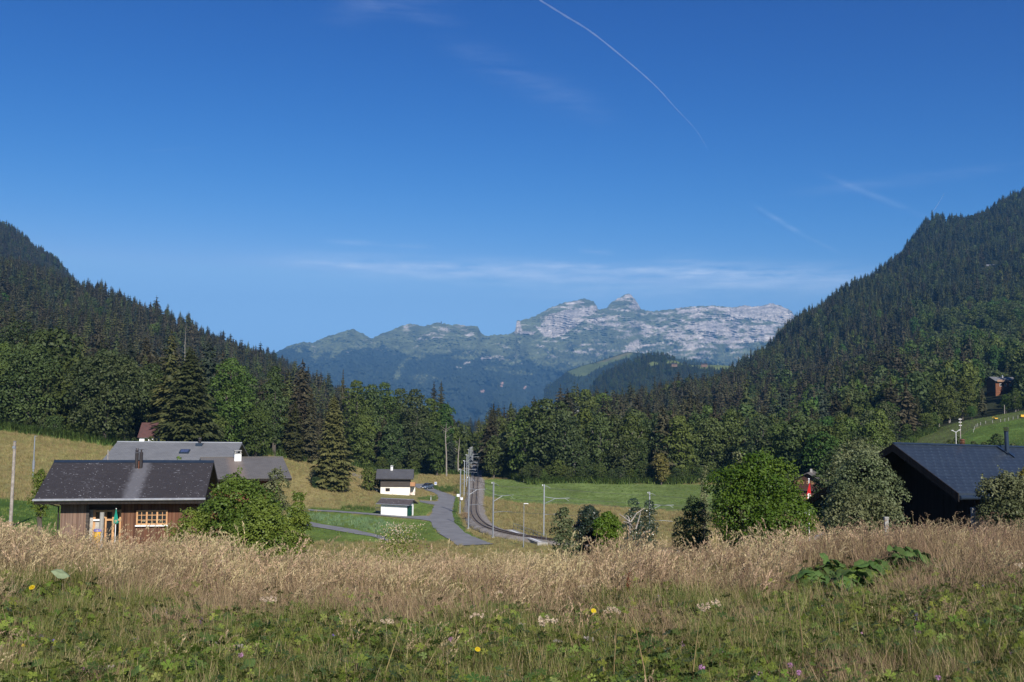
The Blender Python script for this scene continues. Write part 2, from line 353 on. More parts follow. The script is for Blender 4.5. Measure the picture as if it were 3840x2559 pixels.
# ---------------------------------------------------------------- light, sky
SUN_AZ, SUN_EL = R(161.5), R(32)          # clockwise from +Y; behind the camera, to its right
sd = Vector((math.sin(SUN_AZ)*math.cos(SUN_EL), math.cos(SUN_AZ)*math.cos(SUN_EL), math.sin(SUN_EL)))
sl = bpy.data.lights.new('sun', 'SUN'); sl.energy = 4.6; sl.angle = R(0.5); sl.color = (1.0, 0.94, 0.85)
so = bpy.data.objects.new('sun', sl); COL.objects.link(so); so.rotation_euler = sd.to_track_quat('Z', 'Y').to_euler()
w = bpy.data.worlds.new('World'); scene.world = w; w.use_nodes = True; nt = w.node_tree
bg = nt.nodes['Background']; bg.inputs[1].default_value = 0.11
SKYC = ((0.023, 3.6), (0.115, 2.0), (0.40, 1.3))
sky = nt.nodes.new('ShaderNodeTexSky'); sky.sky_type = 'NISHITA'; sky.sun_disc = False
sky.sun_elevation = SUN_EL; sky.sun_rotation = SUN_AZ; sky.altitude = 1200; sky.air_density = 1.0; sky.dust_density = 0.6; sky.ozone_density = 3.5
sc_ = nt.nodes.new('ShaderNodeSeparateColor'); hs = nt.nodes.new('ShaderNodeCombineColor'); nt.links.new(sky.outputs[0], sc_.inputs[0])
pw = [math_(nt, 'MULTIPLY', math_(nt, 'POWER', sc_.outputs[i_], g_), a_) for i_, (a_, g_) in enumerate(SKYC)]
gg = math_(nt, 'MINIMUM', pw[1], math_(nt, 'MULTIPLY', pw[2], 0.60)); rr_ = math_(nt, 'MINIMUM', pw[0], math_(nt, 'MULTIPLY', gg, 0.52))
nt.links.new(rr_, hs.inputs[0]); nt.links.new(gg, hs.inputs[1]); nt.links.new(pw[2], hs.inputs[2])
SKY_END = 1
# thin cirrus: soft streaks placed by compass direction and height above the horizon
gm = nt.nodes.new('ShaderNodeNewGeometry'); neg = nt.nodes.new('ShaderNodeVectorMath'); neg.operation = 'SCALE'; neg.inputs['Scale'].default_value = -1.0
tcw = nt.nodes.new('ShaderNodeTexCoord'); sx = nt.nodes.new('ShaderNodeSeparateXYZ'); nt.links.new(tcw.outputs['Generated'], sx.inputs[0])
AZ = math_(nt, 'ARCTAN2', sx.outputs[0], sx.outputs[1]); EL = math_(nt, 'ARCSINE', sx.outputs[2])
cw = nt.nodes.new('ShaderNodeCombineXYZ'); nt.links.new(AZ, cw.inputs[0]); nt.links.new(EL, cw.inputs[1])
wis = noise(nt, 1.0, 7, vec=cw.outputs[0], rough=0.6, stretch=(7, 70, 1)); wis2 = noise(nt, 1.0, 7, vec=cw.outputs[0], rough=0.62, stretch=(26, 150, 1))
def azel(px, py):
    d = ray(px, py); d = d / np.linalg.norm(d); return math.atan2(d[0], d[1]), math.asin(d[2])
total = None
for (x0, y0, x1, y1, hw, amp) in [(1120,980,3250,1060,42,0.34),(1150,985,2000,1010,12,0.25),(1950,985,2900,1035,14,0.34),(2500,1000,3300,1050,40,0.30),(1250,905,1600,925,10,0.16),
        (2180,940,2300,950,10,0.16),(1700,170,2250,420,50,0.05),(1300,0,1700,80,22,0.05),(2820,765,3010,880,8,0.15),(3010,880,3150,950,5,0.06),(3100,660,3480,815,10,0.08),(3000,720,3840,620,18,0.05),(560,565,740,555,3,0.05),(1900,1090,3000,1130,30,0.10),(1250,60,1750,-60,40,0.05)]:
    a0, e0 = azel(x0, y0); a1, e1 = azel(x1, y1); ca, ce = (a0+a1)/2, (e0+e1)/2; L = math.hypot(a1-a0, e1-e0)/2; th = math.atan2(e1-e0, a1-a0)
    dx = math_(nt, 'SUBTRACT', AZ, ca); dy = math_(nt, 'SUBTRACT', EL, ce)
    u = math_(nt, 'ADD', math_(nt, 'MULTIPLY', dx, math.cos(th)/L), math_(nt, 'MULTIPLY', dy, math.sin(th)/L))
    v = math_(nt, 'SUBTRACT', math_(nt, 'MULTIPLY', dy, math.cos(th)*FPX/hw), math_(nt, 'MULTIPLY', dx, math.sin(th)*FPX/hw))
    q = math_(nt, 'ADD', math_(nt, 'POWER', math_(nt,'ABSOLUTE',u), 4.0), math_(nt, 'MULTIPLY', v, v))
    g = math_(nt, 'MULTIPLY', math_(nt, 'POWER', 2.718, math_(nt, 'MULTIPLY', q, -1.0)), amp)
    total = g if total is None else math_(nt, 'ADD', total, g)
wmod = math_(nt, 'ADD', math_(nt, 'MULTIPLY', ramp(nt, wis, 0.38, 0.68), 0.75), math_(nt, 'MULTIPLY', ramp(nt, wis2, 0.40, 0.70), 0.6))
cir = math_(nt, 'MULTIPLY', total, wmod, clamp=True)
skyc = mixc(nt, cir, hs.outputs[0], (6.6, 7.4, 8.6))
nt.links.new(skyc, bg.inputs[0])
scene.view_settings.view_transform = 'Standard'; scene.view_settings.look = 'None'; scene.view_settings.gamma = 1; scene.view_settings.exposure = 0.5
scene.cycles.max_bounces = 6; scene.cycles.transparent_max_bounces = 8; scene.cycles.volume_bounces = 0
scene.cycles.diffuse_bounces = 2; scene.cycles.glossy_bounces = 2; scene.cycles.transmission_bounces = 2

# contrail: a real tube of thin ice cloud at 9.5 km altitude
def contrail(pts, rads, dens, label):
    cp = []
    for px, py in pts: r = ray(px, py); cp.append(Vector(r * (9500.0 / r[2])))
    # resample smooth
    out, ro = [], []
    n = len(cp)
    for i in range(n-1):
        p0, p1, p2, p3 = cp[max(i-1,0)], cp[i], cp[i+1], cp[min(i+2,n-1)]
        for k in range(8):
            t = k/8; out.append(0.5*((2*p1)+(p2-p0)*t+(2*p0-5*p1+4*p2-p3)*t*t+(3*p1-p0-3*p2+p3)*t**3)); ro.append(rads[i]*(1-t)+rads[i+1]*t)
    out.append(cp[-1]); ro.append(rads[-1])
    ro = [r*(1+0.12*math.sin(i*1.7)) for i, r in enumerate(ro)]
    m = bpy.data.materials.new('thin_ice_cloud'); m.use_nodes = True; t = m.node_tree
    t.nodes.remove(t.nodes['Principled BSDF']); pv = t.nodes.new('ShaderNodeVolumePrincipled'); pv.inputs['Color'].default_value = (1,1,1,1); pv.inputs['Density'].default_value = dens; pv.inputs['Anisotropy'].default_value = 0.0
    t.links.new(pv.outputs[0], t.nodes['Material Output'].inputs['Volume'])
    o = MB().tube(out, ro, 10).build('contrail', m); tag(o, label, 'contrail', 'contrails in the blue sky')
contrail([(2023,0),(2120,60),(2230,130),(2391,262),(2470,335),(2530,402),(2611,490),(2655,563)], [23,25,23,21,18,14,10,5], 0.0045, 'long curved white contrail arching down across the middle of the sky')
contrail([(3494,800),(3518,765),(3541,725)], [14,14,6], 0.004, 'short straight white contrail rising from behind the right ridge')

# ---------------------------------------------------------------- haze
def haze_box(density):
    m = bpy.data.materials.new('haze_air'); m.use_nodes = True; t = m.node_tree; t.nodes.remove(t.nodes['Principled BSDF'])
    pv = t.nodes.new('ShaderNodeVolumePrincipled'); pv.inputs['Color'].default_value = (0.21, 0.53, 1.0, 1); pv.inputs['Density'].default_value = density; pv.inputs['Anisotropy'].default_value = 0.0
    t.links.new(pv.outputs[0], t.nodes['Material Output'].inputs['Volume'])
    o = MB().box(-9500, 9500, -400, 13500, -420, 1480).build('haze', m); tag(o, 'thin blue haze filling the valley air', kind='stuff'); return o
HAZE = 7.4e-5
haze_box(HAZE)

# ---------------------------------------------------------------- painting helpers
def inpoly(x, y, poly):
    x = np.asarray(x); y = np.asarray(y); ins = np.zeros(x.shape, bool); n = len(poly)
    for i in range(n):
        x0, y0 = poly[i]; x1, y1 = poly[(i+1) % n]
        if y0 == y1: continue
        c = ((y0 > y) != (y1 > y)) & (x < (x1-x0)*(y-y0)/(y1-y0)+x0); ins ^= c
    return ins
Cinv = np.linalg.inv(C3)
def proj(V):
    c = V @ Cinv.T; return 1920 + FPX*c[:,0]/-c[:,2], 1279.5 - FPX*c[:,1]/-c[:,2]
def Z3(pts): return [(1250+a*.2933, 1600+b*.2933) for a, b in pts]
def Z4(pts): return [(1650+a*.287, 1600+b*.287) for a, b in pts]
edge_px = [-1500,0,430,600,800,1000,1200,1300,1400,1700,1900,2000,2500,2800,2880,2950,3300,3430,3560,3840,5400]
edge_D  = [185,203,203,216,230,242,256,302,306,322,300,272,266,272,240,208,208,300,312,312,300]
def edgeD(px): return np.interp(px, edge_px, edge_D)
GREENS = [
 ([(1806,1801),(1851,1797),(2000,1800),(2500,1815),(3200,1830),(3200,1935),(2510,1917),(2223,1895),(2150,1896),(1937,1887),(1870,1872),(1811,1862)], (0.150,0.205,0.062)),
 (Z3([(-600,1080),(0,1100),(600,1150),(1260,1210),(1240,1250),(1300,1300),(1360,1370),(1500,1460),(0,1480),(-600,1450)]), (0.135,0.195,0.042)),
 (Z3([(-700,1030),(0,1050),(540,1075),(600,1110),(600,1140),(0,1090),(-700,1075)]), (0.10,0.155,0.03)),
 (Z3([(1015,985),(1100,960),(1290,1010),(1280,1070),(1200,1140),(1015,1150)]), (0.135,0.195,0.042)),
 (Z3([(1555,880),(1620,900),(1600,1120),(1700,1330),(1900,1450),(1860,1460),(1720,1400),(1550,1250),(1515,1150),(1530,1000)]), (0.10,0.155,0.035)),
 (Z3([(1000,560),(1640,555),(1640,610),(1030,620)]), (0.085,0.135,0.03)),
 (Z3([(1050,900),(1330,880),(1350,930),(1300,960),(1100,945)]), (0.11,0.15,0.04)),
 ([(-300,1860),(0,1869),(128,1884),(240,1900),(400,1920),(400,2100),(-300,2100)], (0.085,0.150,0.028)),
 ([(405,1700),(440,1690),(440,1760),(400,1760)], (0.09,0.17,0.03)),
 ([(3595,1640),(3640,1612),(3700,1595),(3790,1580),(3840,1568),(4300,1540),(4300,1760),(3700,1720),(3600,1675)], (0.110,0.180,0.035)),
 ([(2150,1690),(2180,1660),(2240,1650),(2250,1680),(2180,1700)], (0.10,0.16,0.04)),
]
def ground():
    cpx = np.concatenate([np.arange(-1500,-40,45), np.arange(-40,3900,9), np.arange(3900,5400,45)]); T = (cpx-1920)/FPX
    D = np.concatenate([np.linspace(-10,3,10)[:-1], np.exp(np.linspace(math.log(3),math.log(3000),520))])
    tt, dd = np.meshgrid(T, D, indexing='ij'); X = tt*(dd+14*np.exp(-np.maximum(dd,0)/20)); X = np.where(dd < 0, tt*14, X); Y = dd; Z = H(X, Y)
    V = np.stack([X, Y, Z], -1).reshape(-1, 3); n, m = len(T), len(D)
    I = np.arange(n*m).reshape(n, m); F = np.stack([I[:-1,:-1], I[1:,:-1], I[1:,1:], I[:-1,1:]], -1).reshape(-1, 4)
    Vp = V.copy(); Vp[:,1] = np.maximum(Vp[:,1], 1); px, py = proj(Vp)
    x, y = V[:,0], V[:,1]
    tan = np.array([0.300,0.245,0.105]); ol = np.array([0.190,0.190,0.066])
    f = np.clip(fbm(x/14, y/22, 4)*1.3+0.5, 0, 1)[:,None]; c = tan*f + ol*(1-f)
    # hillside on the left a little greener, the far half of the right field drier
    left = np.clip((1150-px)/300, 0, 1)[:,None]*0.35; c = c*(1-left) + np.array([0.250,0.235,0.082])*left
    mid = (y > 45)
    jx = fbm(x/4, y/5, 2)*6; jy = fbm(x/4+9, y/5, 2)*5
    for poly, colr in GREENS:
        k = inpoly(px+jx, py+jy, poly) & mid; c[k] = np.array(colr)*(0.95+0.5*fbm(x[k]/7, y[k]/16, 4)[:,None]+0.10*np.sin(y[k]/1.6+x[k]*.25)[:,None]*np.array([1,.6,1]))
    scrub = (px > 3330) & (y > 140) & ~inpoly(px, py, GREENS[9][0]); c[scrub] = np.array([0.105,0.125,0.045])*(1+.6*fbm(x[scrub]/4, y[scrub]/5, 3)[:,None])
    nr = (y <= 45); c[nr] = np.array([0.09,0.078,0.042])
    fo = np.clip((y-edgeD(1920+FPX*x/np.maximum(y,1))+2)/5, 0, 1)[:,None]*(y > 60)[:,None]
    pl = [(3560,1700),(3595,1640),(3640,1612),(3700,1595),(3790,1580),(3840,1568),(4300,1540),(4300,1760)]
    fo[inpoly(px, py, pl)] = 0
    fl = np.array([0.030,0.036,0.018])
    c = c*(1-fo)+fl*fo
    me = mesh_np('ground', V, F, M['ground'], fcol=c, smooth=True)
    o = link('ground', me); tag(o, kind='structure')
m, nt_, b = newmat('meadow_ground'); M['ground'] = m; b.inputs['Roughness'].default_value = 0.95; b.inputs['Specular IOR Level'].default_value = 0.1
at = N(nt_, 'ShaderNodeAttribute', attribute_name='paint')
n1 = noise(nt_, 0.9, 6, rough=0.7, stretch=(1,0.35,1)); n2 = noise(nt_, 5.0, 5, rough=0.7, stretch=(1,0.4,1)); n3 = noise(nt_, 0.12, 3)
k = math_(nt_, 'ADD', math_(nt_, 'ADD', math_(nt_, 'MULTIPLY', n1, 0.9), math_(nt_, 'MULTIPLY', n2, 0.8)), math_(nt_, 'MULTIPLY', n3, 0.5))
k = math_(nt_, 'SUBTRACT', math_(nt_, 'MULTIPLY', k, 1.25), 0.38)
vm = nt_.nodes.new('ShaderNodeVectorMath'); vm.operation = 'SCALE'; nt_.links.new(at.outputs['Color'], vm.inputs[0]); nt_.links.new(k, vm.inputs['Scale'])
nt_.links.new(vm.outputs[0], b.inputs['Base Color']); bump(nt_, b, n2, 0.6, 0.4)
ground()

# ---------------------------------------------------------------- far massif
SIL = [(600,1400),(900,1380),(1000,1345),(1047,1316),(1085,1296),(1140,1283),(1174,1286),(1212,1267),(1255,1254),(1297,1241),(1325,1235),(1340,1241),(1361,1252),(1389,1269),(1395,1271),(1425,1254),(1467,1239),(1510,1220),(1538,1214),(1565,1218),(1584,1225),(1603,1220),(1637,1212),(1671,1214),(1697,1220),(1714,1216),(1748,1222),(1790,1224),(1801,1245),(1822,1262),(1850,1256),(1914,1254),(1933,1240),(1937,1204),(1970,1199),(2012,1183),(2060,1156),(2119,1135),(2193,1119),(2225,1130),(2238,1146),(2242,1160),(2276,1159),(2283,1143),(2310,1124),(2345,1104),(2358,1101),(2379,1119),(2392,1138),(2402,1158),(2427,1167),(2453,1168),(2517,1160),(2570,1151),(2676,1147),(2750,1153),(2798,1145),(2825,1151),(2860,1147),(2888,1138),(2926,1146),(2968,1167),(2981,1188),(3021,1209),(3150,1260),(3400,1330)]
sx_, sy_ = zip(*SIL)
def massif():
    pxs = np.arange(600, 3400, 3.2); rows = np.concatenate([np.linspace(0, 0.25, 90)[:-1], np.linspace(0.25, 1, 130)])
    yr = np.interp(pxs, sx_, sy_) + fbm(pxs/7, pxs*0, 3)*4
    PX, S = np.meshgrid(pxs, rows, indexing='ij'); YR = yr[:,None]
    YB = 1720.0; PY = YR + (YB-YR)*S
    D = 10600 - 6400*np.clip((PY-1100)/620, 0, 1)**1.0
    D = D + fbm(PX/90, PY/60, 5, 0.5)*(160+600*S)*np.clip(S*14, 0.15, 1) + fbm(PX/16, PY/9, 4, 0.6)*45*np.clip(S*14, 0.1, 1)
    band = PY/9.0 + fbm(PX/90, PY/60, 3)*2.2 + (PX-2200)*0.004
    up = np.clip((1330-PY)/60, 0, 1)
    D = D - np.abs(((band % 1) - 0.5))*90*up
    cl1 = inpoly(PX+fbm(PX/8,PY/8,2)*6, PY+fbm(PX/9,PY/9,2)*8, [(2025,1190),(2060,1180),(2120,1165),(2235,1146),(2243,1162),(2215,1178),(2150,1205),(2080,1222),(2028,1222)])
    cl2 = inpoly(PX+fbm(PX/8,PY/8,2)*6, PY+fbm(PX/9,PY/9,2)*8, [(2740,1160),(2800,1150),(2880,1145),(2950,1165),(3000,1200),(2990,1222),(2850,1200),(2740,1190)])
    cl3 = inpoly(PX, PY+fbm(PX/9,PY/9,2)*6, [(1935,1204),(1950,1204),(1958,1240),(2010,1248),(2000,1256),(1930,1252)])
    for k, g in ((cl1, 1), (cl2, 1), (cl3, 1)): D = np.where(k, D-25, D)
    # colours: pasture, rock, forest laid out as on the mountain
    grass = np.array([0.140,0.160,0.080]); rock = np.array([0.50,0.45,0.40]); forest = np.array([0.030,0.042,0.030])
    WY = PY+fbm(PX/34, PY/26, 3)*16+(PX-2200)*.03; WX = PX+fbm(PX/19+5, PY/9, 3)*22; n_s = fbm(WX/38, WY/7.5, 5, 0.6); n_m = fbm(PX/45+7, PY/22, 5, 0.6); n_f = fbm(PX/5, PY/5+40, 3, 0.6)
    strat = 0.5+0.5*np.sin((PY+ (PX-2200)*0.03 + fbm(PX/80, PY/50, 3)*22)/3.6)
    right = np.clip((PX-1900)/150, 0, 1)
    rk = (n_s*0.62 + n_m*0.55 + (strat-.5)*0.34*right - 0.13)
    rk = rk + right*np.clip((1290-PY)/120, -1, 1)*0.08 + right*np.clip((PX-2480)/300, 0, 1)*np.clip((1300-PY)/60, -0.5, 1)*0.05
    rk = rk - (1-right)*0.12 - np.clip((PY-1330)/60, 0, 1)*0.4
    ber = inpoly(PX, PY, [(1560,1240),(1600,1235),(1790,1230),(1800,1250),(1760,1262),(1700,1250),(1660,1285),(1570,1275)]); rk = rk + ber*0.22
    scr = inpoly(PX, PY, [(2010,1226),(2060,1228),(2240,1166),(2200,1195),(2130,1245),(2080,1268),(2040,1262)]); rk = rk+scr*0.6
    for pc in ([(1550,1300),(1590,1285),(1575,1302),(1545,1312)],[(1805,1345),(1860,1325),(1900,1350),(1960,1370),(1900,1378),(1805,1362)],[(1712,1370),(1760,1362),(1750,1385),(1715,1392)],[(1225,1400),(1280,1385),(1275,1396),(1230,1402)],[(2330,1300),(2395,1268),(2380,1310),(2340,1322)],[(2480,1330),(2580,1290),(2700,1300),(2620,1345),(2500,1345)],[(2500,1215),(2700,1200),(2900,1225),(2900,1280),(2600,1300),(2450,1260)],[(1285,1255),(1330,1258),(1310,1268)],[(1340,1275),(1390,1270),(1360,1290)]):
        rk = rk + inpoly(PX+n_f*10, PY+n_s*10, pc)*0.33
    r1 = lambda q: [(1800+a*.5312, 1050+b*.5312) for a, b in q]
    for q, am in (([(395,325),(480,330),(560,320),(700,275),(770,258),(640,345),(560,395),(500,400),(430,360)],.45),
                  ([(900,205),(930,160),(1050,97),(1115,165),(1130,205),(1060,222)],.20),([(955,130),(1050,97),(1085,118),(1000,150)],.5),([(905,200),(1125,180),(1132,210),(1010,215)],.4),
                  ([(780,265),(1000,283),(1220,322),(1350,345),(1100,352),(830,322),(740,300)],.42),([(1380,207),(1600,185),(1780,195),(1795,245),(1600,255),(1400,240)],.40),
                  ([(1790,215),(1880,178),(1990,188),(2070,165),(2200,220),(2230,262),(2150,305),(1960,265),(1800,235)],.7),([(1500,258),(1800,262),(2120,310),(1980,420),(1850,490),(1700,505),(1760,420),(1500,330)],.24),
                  ([(1000,505),(1060,440),(1120,415),(1135,450),(1090,505)],.9),([(820,330),(1010,345),(1240,375),(1260,392),(1100,385),(900,350)],.30),([(1270,385),(1420,365),(1480,372),(1330,400)],.3),([(255,300),(262,355),(400,372),(380,382),(252,365)],.35)):
        rk = rk + inpoly(PX+n_f*9+n_s*9, PY+n_f*6+n_m*8, r1(q))*am
    rk = np.where(cl1 | cl2 | cl3, rk+1.1, rk)
    ridge_grass = inpoly(PX+n_f*8, PY+n_s*8, [(1937,1204),(2012,1185),(2060,1170),(2030,1220),(1955,1222)]); rk = rk-ridge_grass*0.9
    for gp in ([(1190,1290),(1300,1243),(1345,1250),(1330,1290),(1240,1325)],): rk = rk - inpoly(PX, PY, gp)*0.35
    R_ = np.clip(rk*2.6, 0, 1)
    fo = n_m*1.2 + n_f*0.7 + (PY-np.interp(PX, [600,1000,1150,1180,1400,1700,1950,2100,2300,2600,3300], [1250,1280,1290,1320,1300,1325,1350,1365,1375,1400,1420]))/38
    for pc in ([(1482,1400),(1500,1362),(1560,1318),(1630,1300),(1720,1285),(1730,1300),(1630,1318),(1570,1330),(1520,1355),(1508,1400),(1475,1440),(1450,1440)],
               [(1310,1415),(1370,1395),(1368,1435),(1300,1440)],[(1360,1440),(1600,1400),(1640,1415),(1600,1455),(1400,1465)],[(1808,1372),(1900,1375),(1990,1395),(2000,1405),(1930,1405),(1810,1385)],
               [(1450,1250),(1540,1225),(1600,1290),(1520,1320),(1450,1300)],[(1940,1280),(2050,1300),(2010,1330),(1930,1310)]):
        fo = fo - inpoly(PX+n_f*9, PY+n_f*6, pc)*2.6
    Fm = np.clip(fo*3.0, 0, 1); Fm = np.maximum(Fm, np.clip((n_f+n_m*0.7-0.26+ (PY-1290)/260)*6, 0, 0.9)*(PY > 1262))
    Fm = Fm*(1-np.clip((R_-0.55)*3, 0, 1)*(PY < 1410))
    R_ = R_*(PY < 1440)
    c = grass*(0.85+0.5*n_s[...,None])
    c = c*(1-R_[...,None]) + rock*(0.80+0.45*fbm(PX/4, PY/6, 3, .6)[...,None]+0.30*n_s[...,None]+0.16*(strat-.5)[...,None])*R_[...,None]
    c = c*(1-Fm[...,None]) + forest*(1+0.9*n_f[...,None])*Fm[...,None]
    pink = inpoly(PX, PY, [(1878,1436),(1888,1430),(1885,1450),(1876,1452)]) | inpoly(PX, PY, [(1962,1455),(1976,1443),(1975,1452),(1965,1462)]) | inpoly(PX, PY, [(1800,1465),(1818,1462),(1815,1472),(1802,1472)])
    c[pink] = (0.40,0.26,0.21)
    D = D - Fm*25*np.clip(n_f*3, -1, 1)
    dirs = np.empty(PX.shape+(3,)); q = np.stack([(PX-1920)/FPX, (1279.5-PY)/FPX, -np.ones_like(PX)], -1) @ C3.T; q = q/q[...,1:2]
    V = q*D[...,None]
    back = V[:,0]*1.0; back = np.stack([V[:,0,0]*1.12, V[:,0,1]*1.12, V[:,0,2]*0.25], -1)
    V = np.concatenate([back[:,None], V], 1); c = np.concatenate([c[:,:1], c], 1)
    n, m_ = V.shape[:2]; I = np.arange(n*m_).reshape(n, m_); F = np.stack([I[:-1,:-1], I[:-1,1:], I[1:,1:], I[1:,:-1]], -1).reshape(-1, 4)
    me = mesh_np('mountains', V.reshape(-1,3), F, M['massif'], fcol=np.clip(c.reshape(-1,3), 0.01, 0.8), smooth=True)
    tag(link('mountains', me), kind='structure')
m, nt_, b = newmat('mountain_rock_and_grass'); M['massif'] = m; b.inputs['Roughness'].default_value = 0.95; b.inputs['Specular IOR Level'].default_value = 0.05
at = N(nt_, 'ShaderNodeAttribute', attribute_name='paint')
n1 = noise(nt_, 0.022, 6, rough=0.7, stretch=(1,0.4,2.2)); kk = math_(nt_, 'ADD', math_(nt_, 'MULTIPLY', n1, 1.5), 0.25)
vm = nt_.nodes.new('ShaderNodeVectorMath'); vm.operation = 'SCALE'; nt_.links.new(at.outputs['Color'], vm.inputs[0]); nt_.links.new(kk, vm.inputs['Scale'])
nt_.links.new(vm.outputs[0], b.inputs['Base Color']); bump(nt_, b, n1, 0.5, 14)
massif()

# nearer hills standing in front of the massif
def hill(sil, yb, Dr, Db, paintfn, step=6, rows=50, treeh=0, relief=60):
    xs, ys = zip(*sil); pxs = np.arange(xs[0], xs[-1]+1, step); yr = np.interp(pxs, xs, ys) + treeh*FPX/Dr
    PX, S = np.meshgrid(pxs, np.linspace(0, 1, rows), indexing='ij'); PY = yr[:,None] + (yb-yr[:,None])*S
    D = Dr + (Db-Dr)*S + fbm(PX/60, PY/60, 4)*relief*np.clip(S*5, 0.2, 1)
    q = np.stack([(PX-1920)/FPX, (1279.5-PY)/FPX, -np.ones_like(PX)], -1) @ C3.T; V = q/q[...,1:2]*D[...,None]
    c = paintfn(PX, PY)
    back = np.stack([V[:,0,0]*1.2, V[:,0,1]*1.2, V[:,0,2]-120], -1); V2 = np.concatenate([back[:,None], V], 1); c2 = np.concatenate([c[:,:1], c], 1)
    n, m_ = V2.shape[:2]; I = np.arange(n*m_).reshape(n, m_); F = np.stack([I[:-1,:-1], I[:-1,1:], I[1:,1:], I[1:,:-1]], -1).reshape(-1, 4)
    tag(link('hills', mesh_np('hills', V2.reshape(-1,3), F, M['massif'], fcol=c2.reshape(-1,3), smooth=True)), kind='structure')
    return PX, PY, V
pastB = [(2129,1395),(2180,1375),(2240,1362),(2352,1322),(2372,1326),(2360,1340),(2290,1362),(2230,1390),(2190,1412),(2150,1412)]
def pB(PX, PY):
    c = np.empty(PX.shape+(3,)); c[:] = (0.030,0.045,0.030); g = inpoly(PX+fbm(PX/8,PY/8,2)*6, PY, pastB); c[g] = (0.115,0.145,0.06); g2 = inpoly(PX, PY, [(2235,1362),(2352,1322),(2370,1326),(2320,1345),(2262,1358)]); c[g2] = (0.16,0.155,0.08); return c
hillB = hill([(2040,1460),(2100,1415),(2129,1392),(2180,1372),(2230,1360),(2352,1320),(2380,1322),(2440,1330),(2700,1370),(2800,1400)], 1560, 4600, 3600, pB, step=5)
pastA = [[(2580,1372),(2600,1362),(2640,1358),(2760,1362),(2760,1395),(2640,1385)],[(2425,1365),(2450,1357),(2480,1362),(2450,1375)],[(2500,1355),(2600,1352),(2560,1372),(2500,1368)]]
def pA(PX, PY):
    c = np.empty(PX.shape+(3,)); c[:] = (0.026,0.036,0.022)
    for p in pastA: c[inpoly(PX, PY, p)] = (0.15,0.18,0.06)
    return c
hillA = hill([(2190,1480),(2235,1411),(2278,1374),(2331,1353),(2374,1337),(2432,1313),(2490,1315),(2528,1331),(2570,1352),(2640,1352),(2700,1352),(2800,1360),(2850,1380)], 1600, 2900, 2000, pA, step=5, treeh=14)

# ---------------------------------------------------------------- tree meshes
def rhombs(C, U, W):
    n = len(C); V = np.stack([C-U, C+W, C+U, C-W], 1).reshape(-1, 3); F = np.arange(4*n).reshape(n, 4); return V, F
def unit(a): return a/(np.linalg.norm(a, axis=-1, keepdims=True)+1e-9)
def tube_np(pts, rads, k=6):
    mb = MB().tube(pts, rads, k, cap=False); return np.array(mb.v), np.array(mb.f)
def spruce_mesh(name, Ht, Rad, nw, nb, ns, seed, mat, gaps=0.0, core=True, droop=0.25, spray=1.0, low=0.06, topbare=0):
    r = np.random.default_rng(seed); Cs, Us, Ws, T = [], [], [], []
    for i in range(nw):
        f = i/(nw-1); z = Ht*(low+(0.985-low)*f**0.92); rad = (Rad*(1-f)**0.62*r.uniform(0.72,1.1)+0.12)*(0.75+0.25*min(1, f*8))
        if r.random() < gaps: rad *= 0.45
        k = max(3, int(nb*(0.45+0.55*(1-f)))); a0 = r.uniform(0, 6.28); tw = r.uniform(0,1)
        az = a0+np.arange(k)*2*math.pi/k+r.normal(0, 0.2, k); rb = rad*r.uniform(0.7,1.15,k)
        for s in range(ns):
            q = (s+0.7)/ns; rr = rb*q; dz = -droop*rb*q*(1.2-0.7*q)+r.normal(0,0.08+Rad*.02,k)
            for side in (-1, 0, 1):
                if side and (s == 0 and ns > 2): continue
                aa = az+side*(0.42/(0.4+q)*0.5)*0.8
                C = np.stack([rr*np.cos(aa), rr*np.sin(aa), z+dz+r.normal(0,0.05,k)], 1)
                out = np.stack([np.cos(az+side*0.7), np.sin(az+side*0.7), -0.25-droop*0.8+r.normal(0,0.18,k)], 1); out = unit(out)
                L = (rb/ns*0.75+0.12)*spray
                side_v = unit(np.cross(out, np.array([0,0,1.0]))+r.normal(0,0.35,(k,3)))
                Cs.append(C); Us.append(out*L[:,None]); Ws.append(side_v*(L*0.42+0.05)[:,None]); T.append(np.full(k, tw)*0.5+r.random(k)*0.5)
    C = np.concatenate(Cs); U = np.concatenate(Us); W = np.concatenate(Ws); V, F = rhombs(C, U, W); t = np.concatenate(T)
    # leader
    ld = np.array([[0,0,Ht*0.985]]); V2, F2 = rhombs(np.repeat(ld,2,0), np.array([[0,0,Ht*0.03]]*2), np.array([[0.1,0,0],[0,0.1,0.0]])); F = np.concatenate([F, F2+len(V)]); V = np.concatenate([V, V2]); t = np.append(t, [.3,.3])
    if core:
        mb = MB().lathe([(Rad*0.42, Ht*low+Ht*0.05), (Rad*0.36, Ht*0.35), (Rad*0.2, Ht*0.68), (0.02, Ht*0.93)], 7); F = np.concatenate([F, np.array(mb.f)+len(V)]); V = np.concatenate([V, np.array(mb.v)]); t = np.append(t, np.zeros(len(mb.f)))
    return mesh_np(name, V, F, mat, tint=t)
def trunk_mesh(name, pts, rads, mat, k=7, extra=()):
    mb = MB().tube(pts, rads, k)
    for p, rr in extra: mb.tube(p, rr, 5)
    return mb.mesh(name, mat)
def spruce_trunk(name, Ht, seed, mat, r0=None):
    r0 = r0 or Ht*0.012+0.05; return trunk_mesh(name, [(0,0,-0.6),(0.02,0,Ht*0.3),(0,0.03,Ht*0.65),(0,0,Ht*0.96)], [r0*1.15,r0*0.85,r0*0.5,0.03], mat)
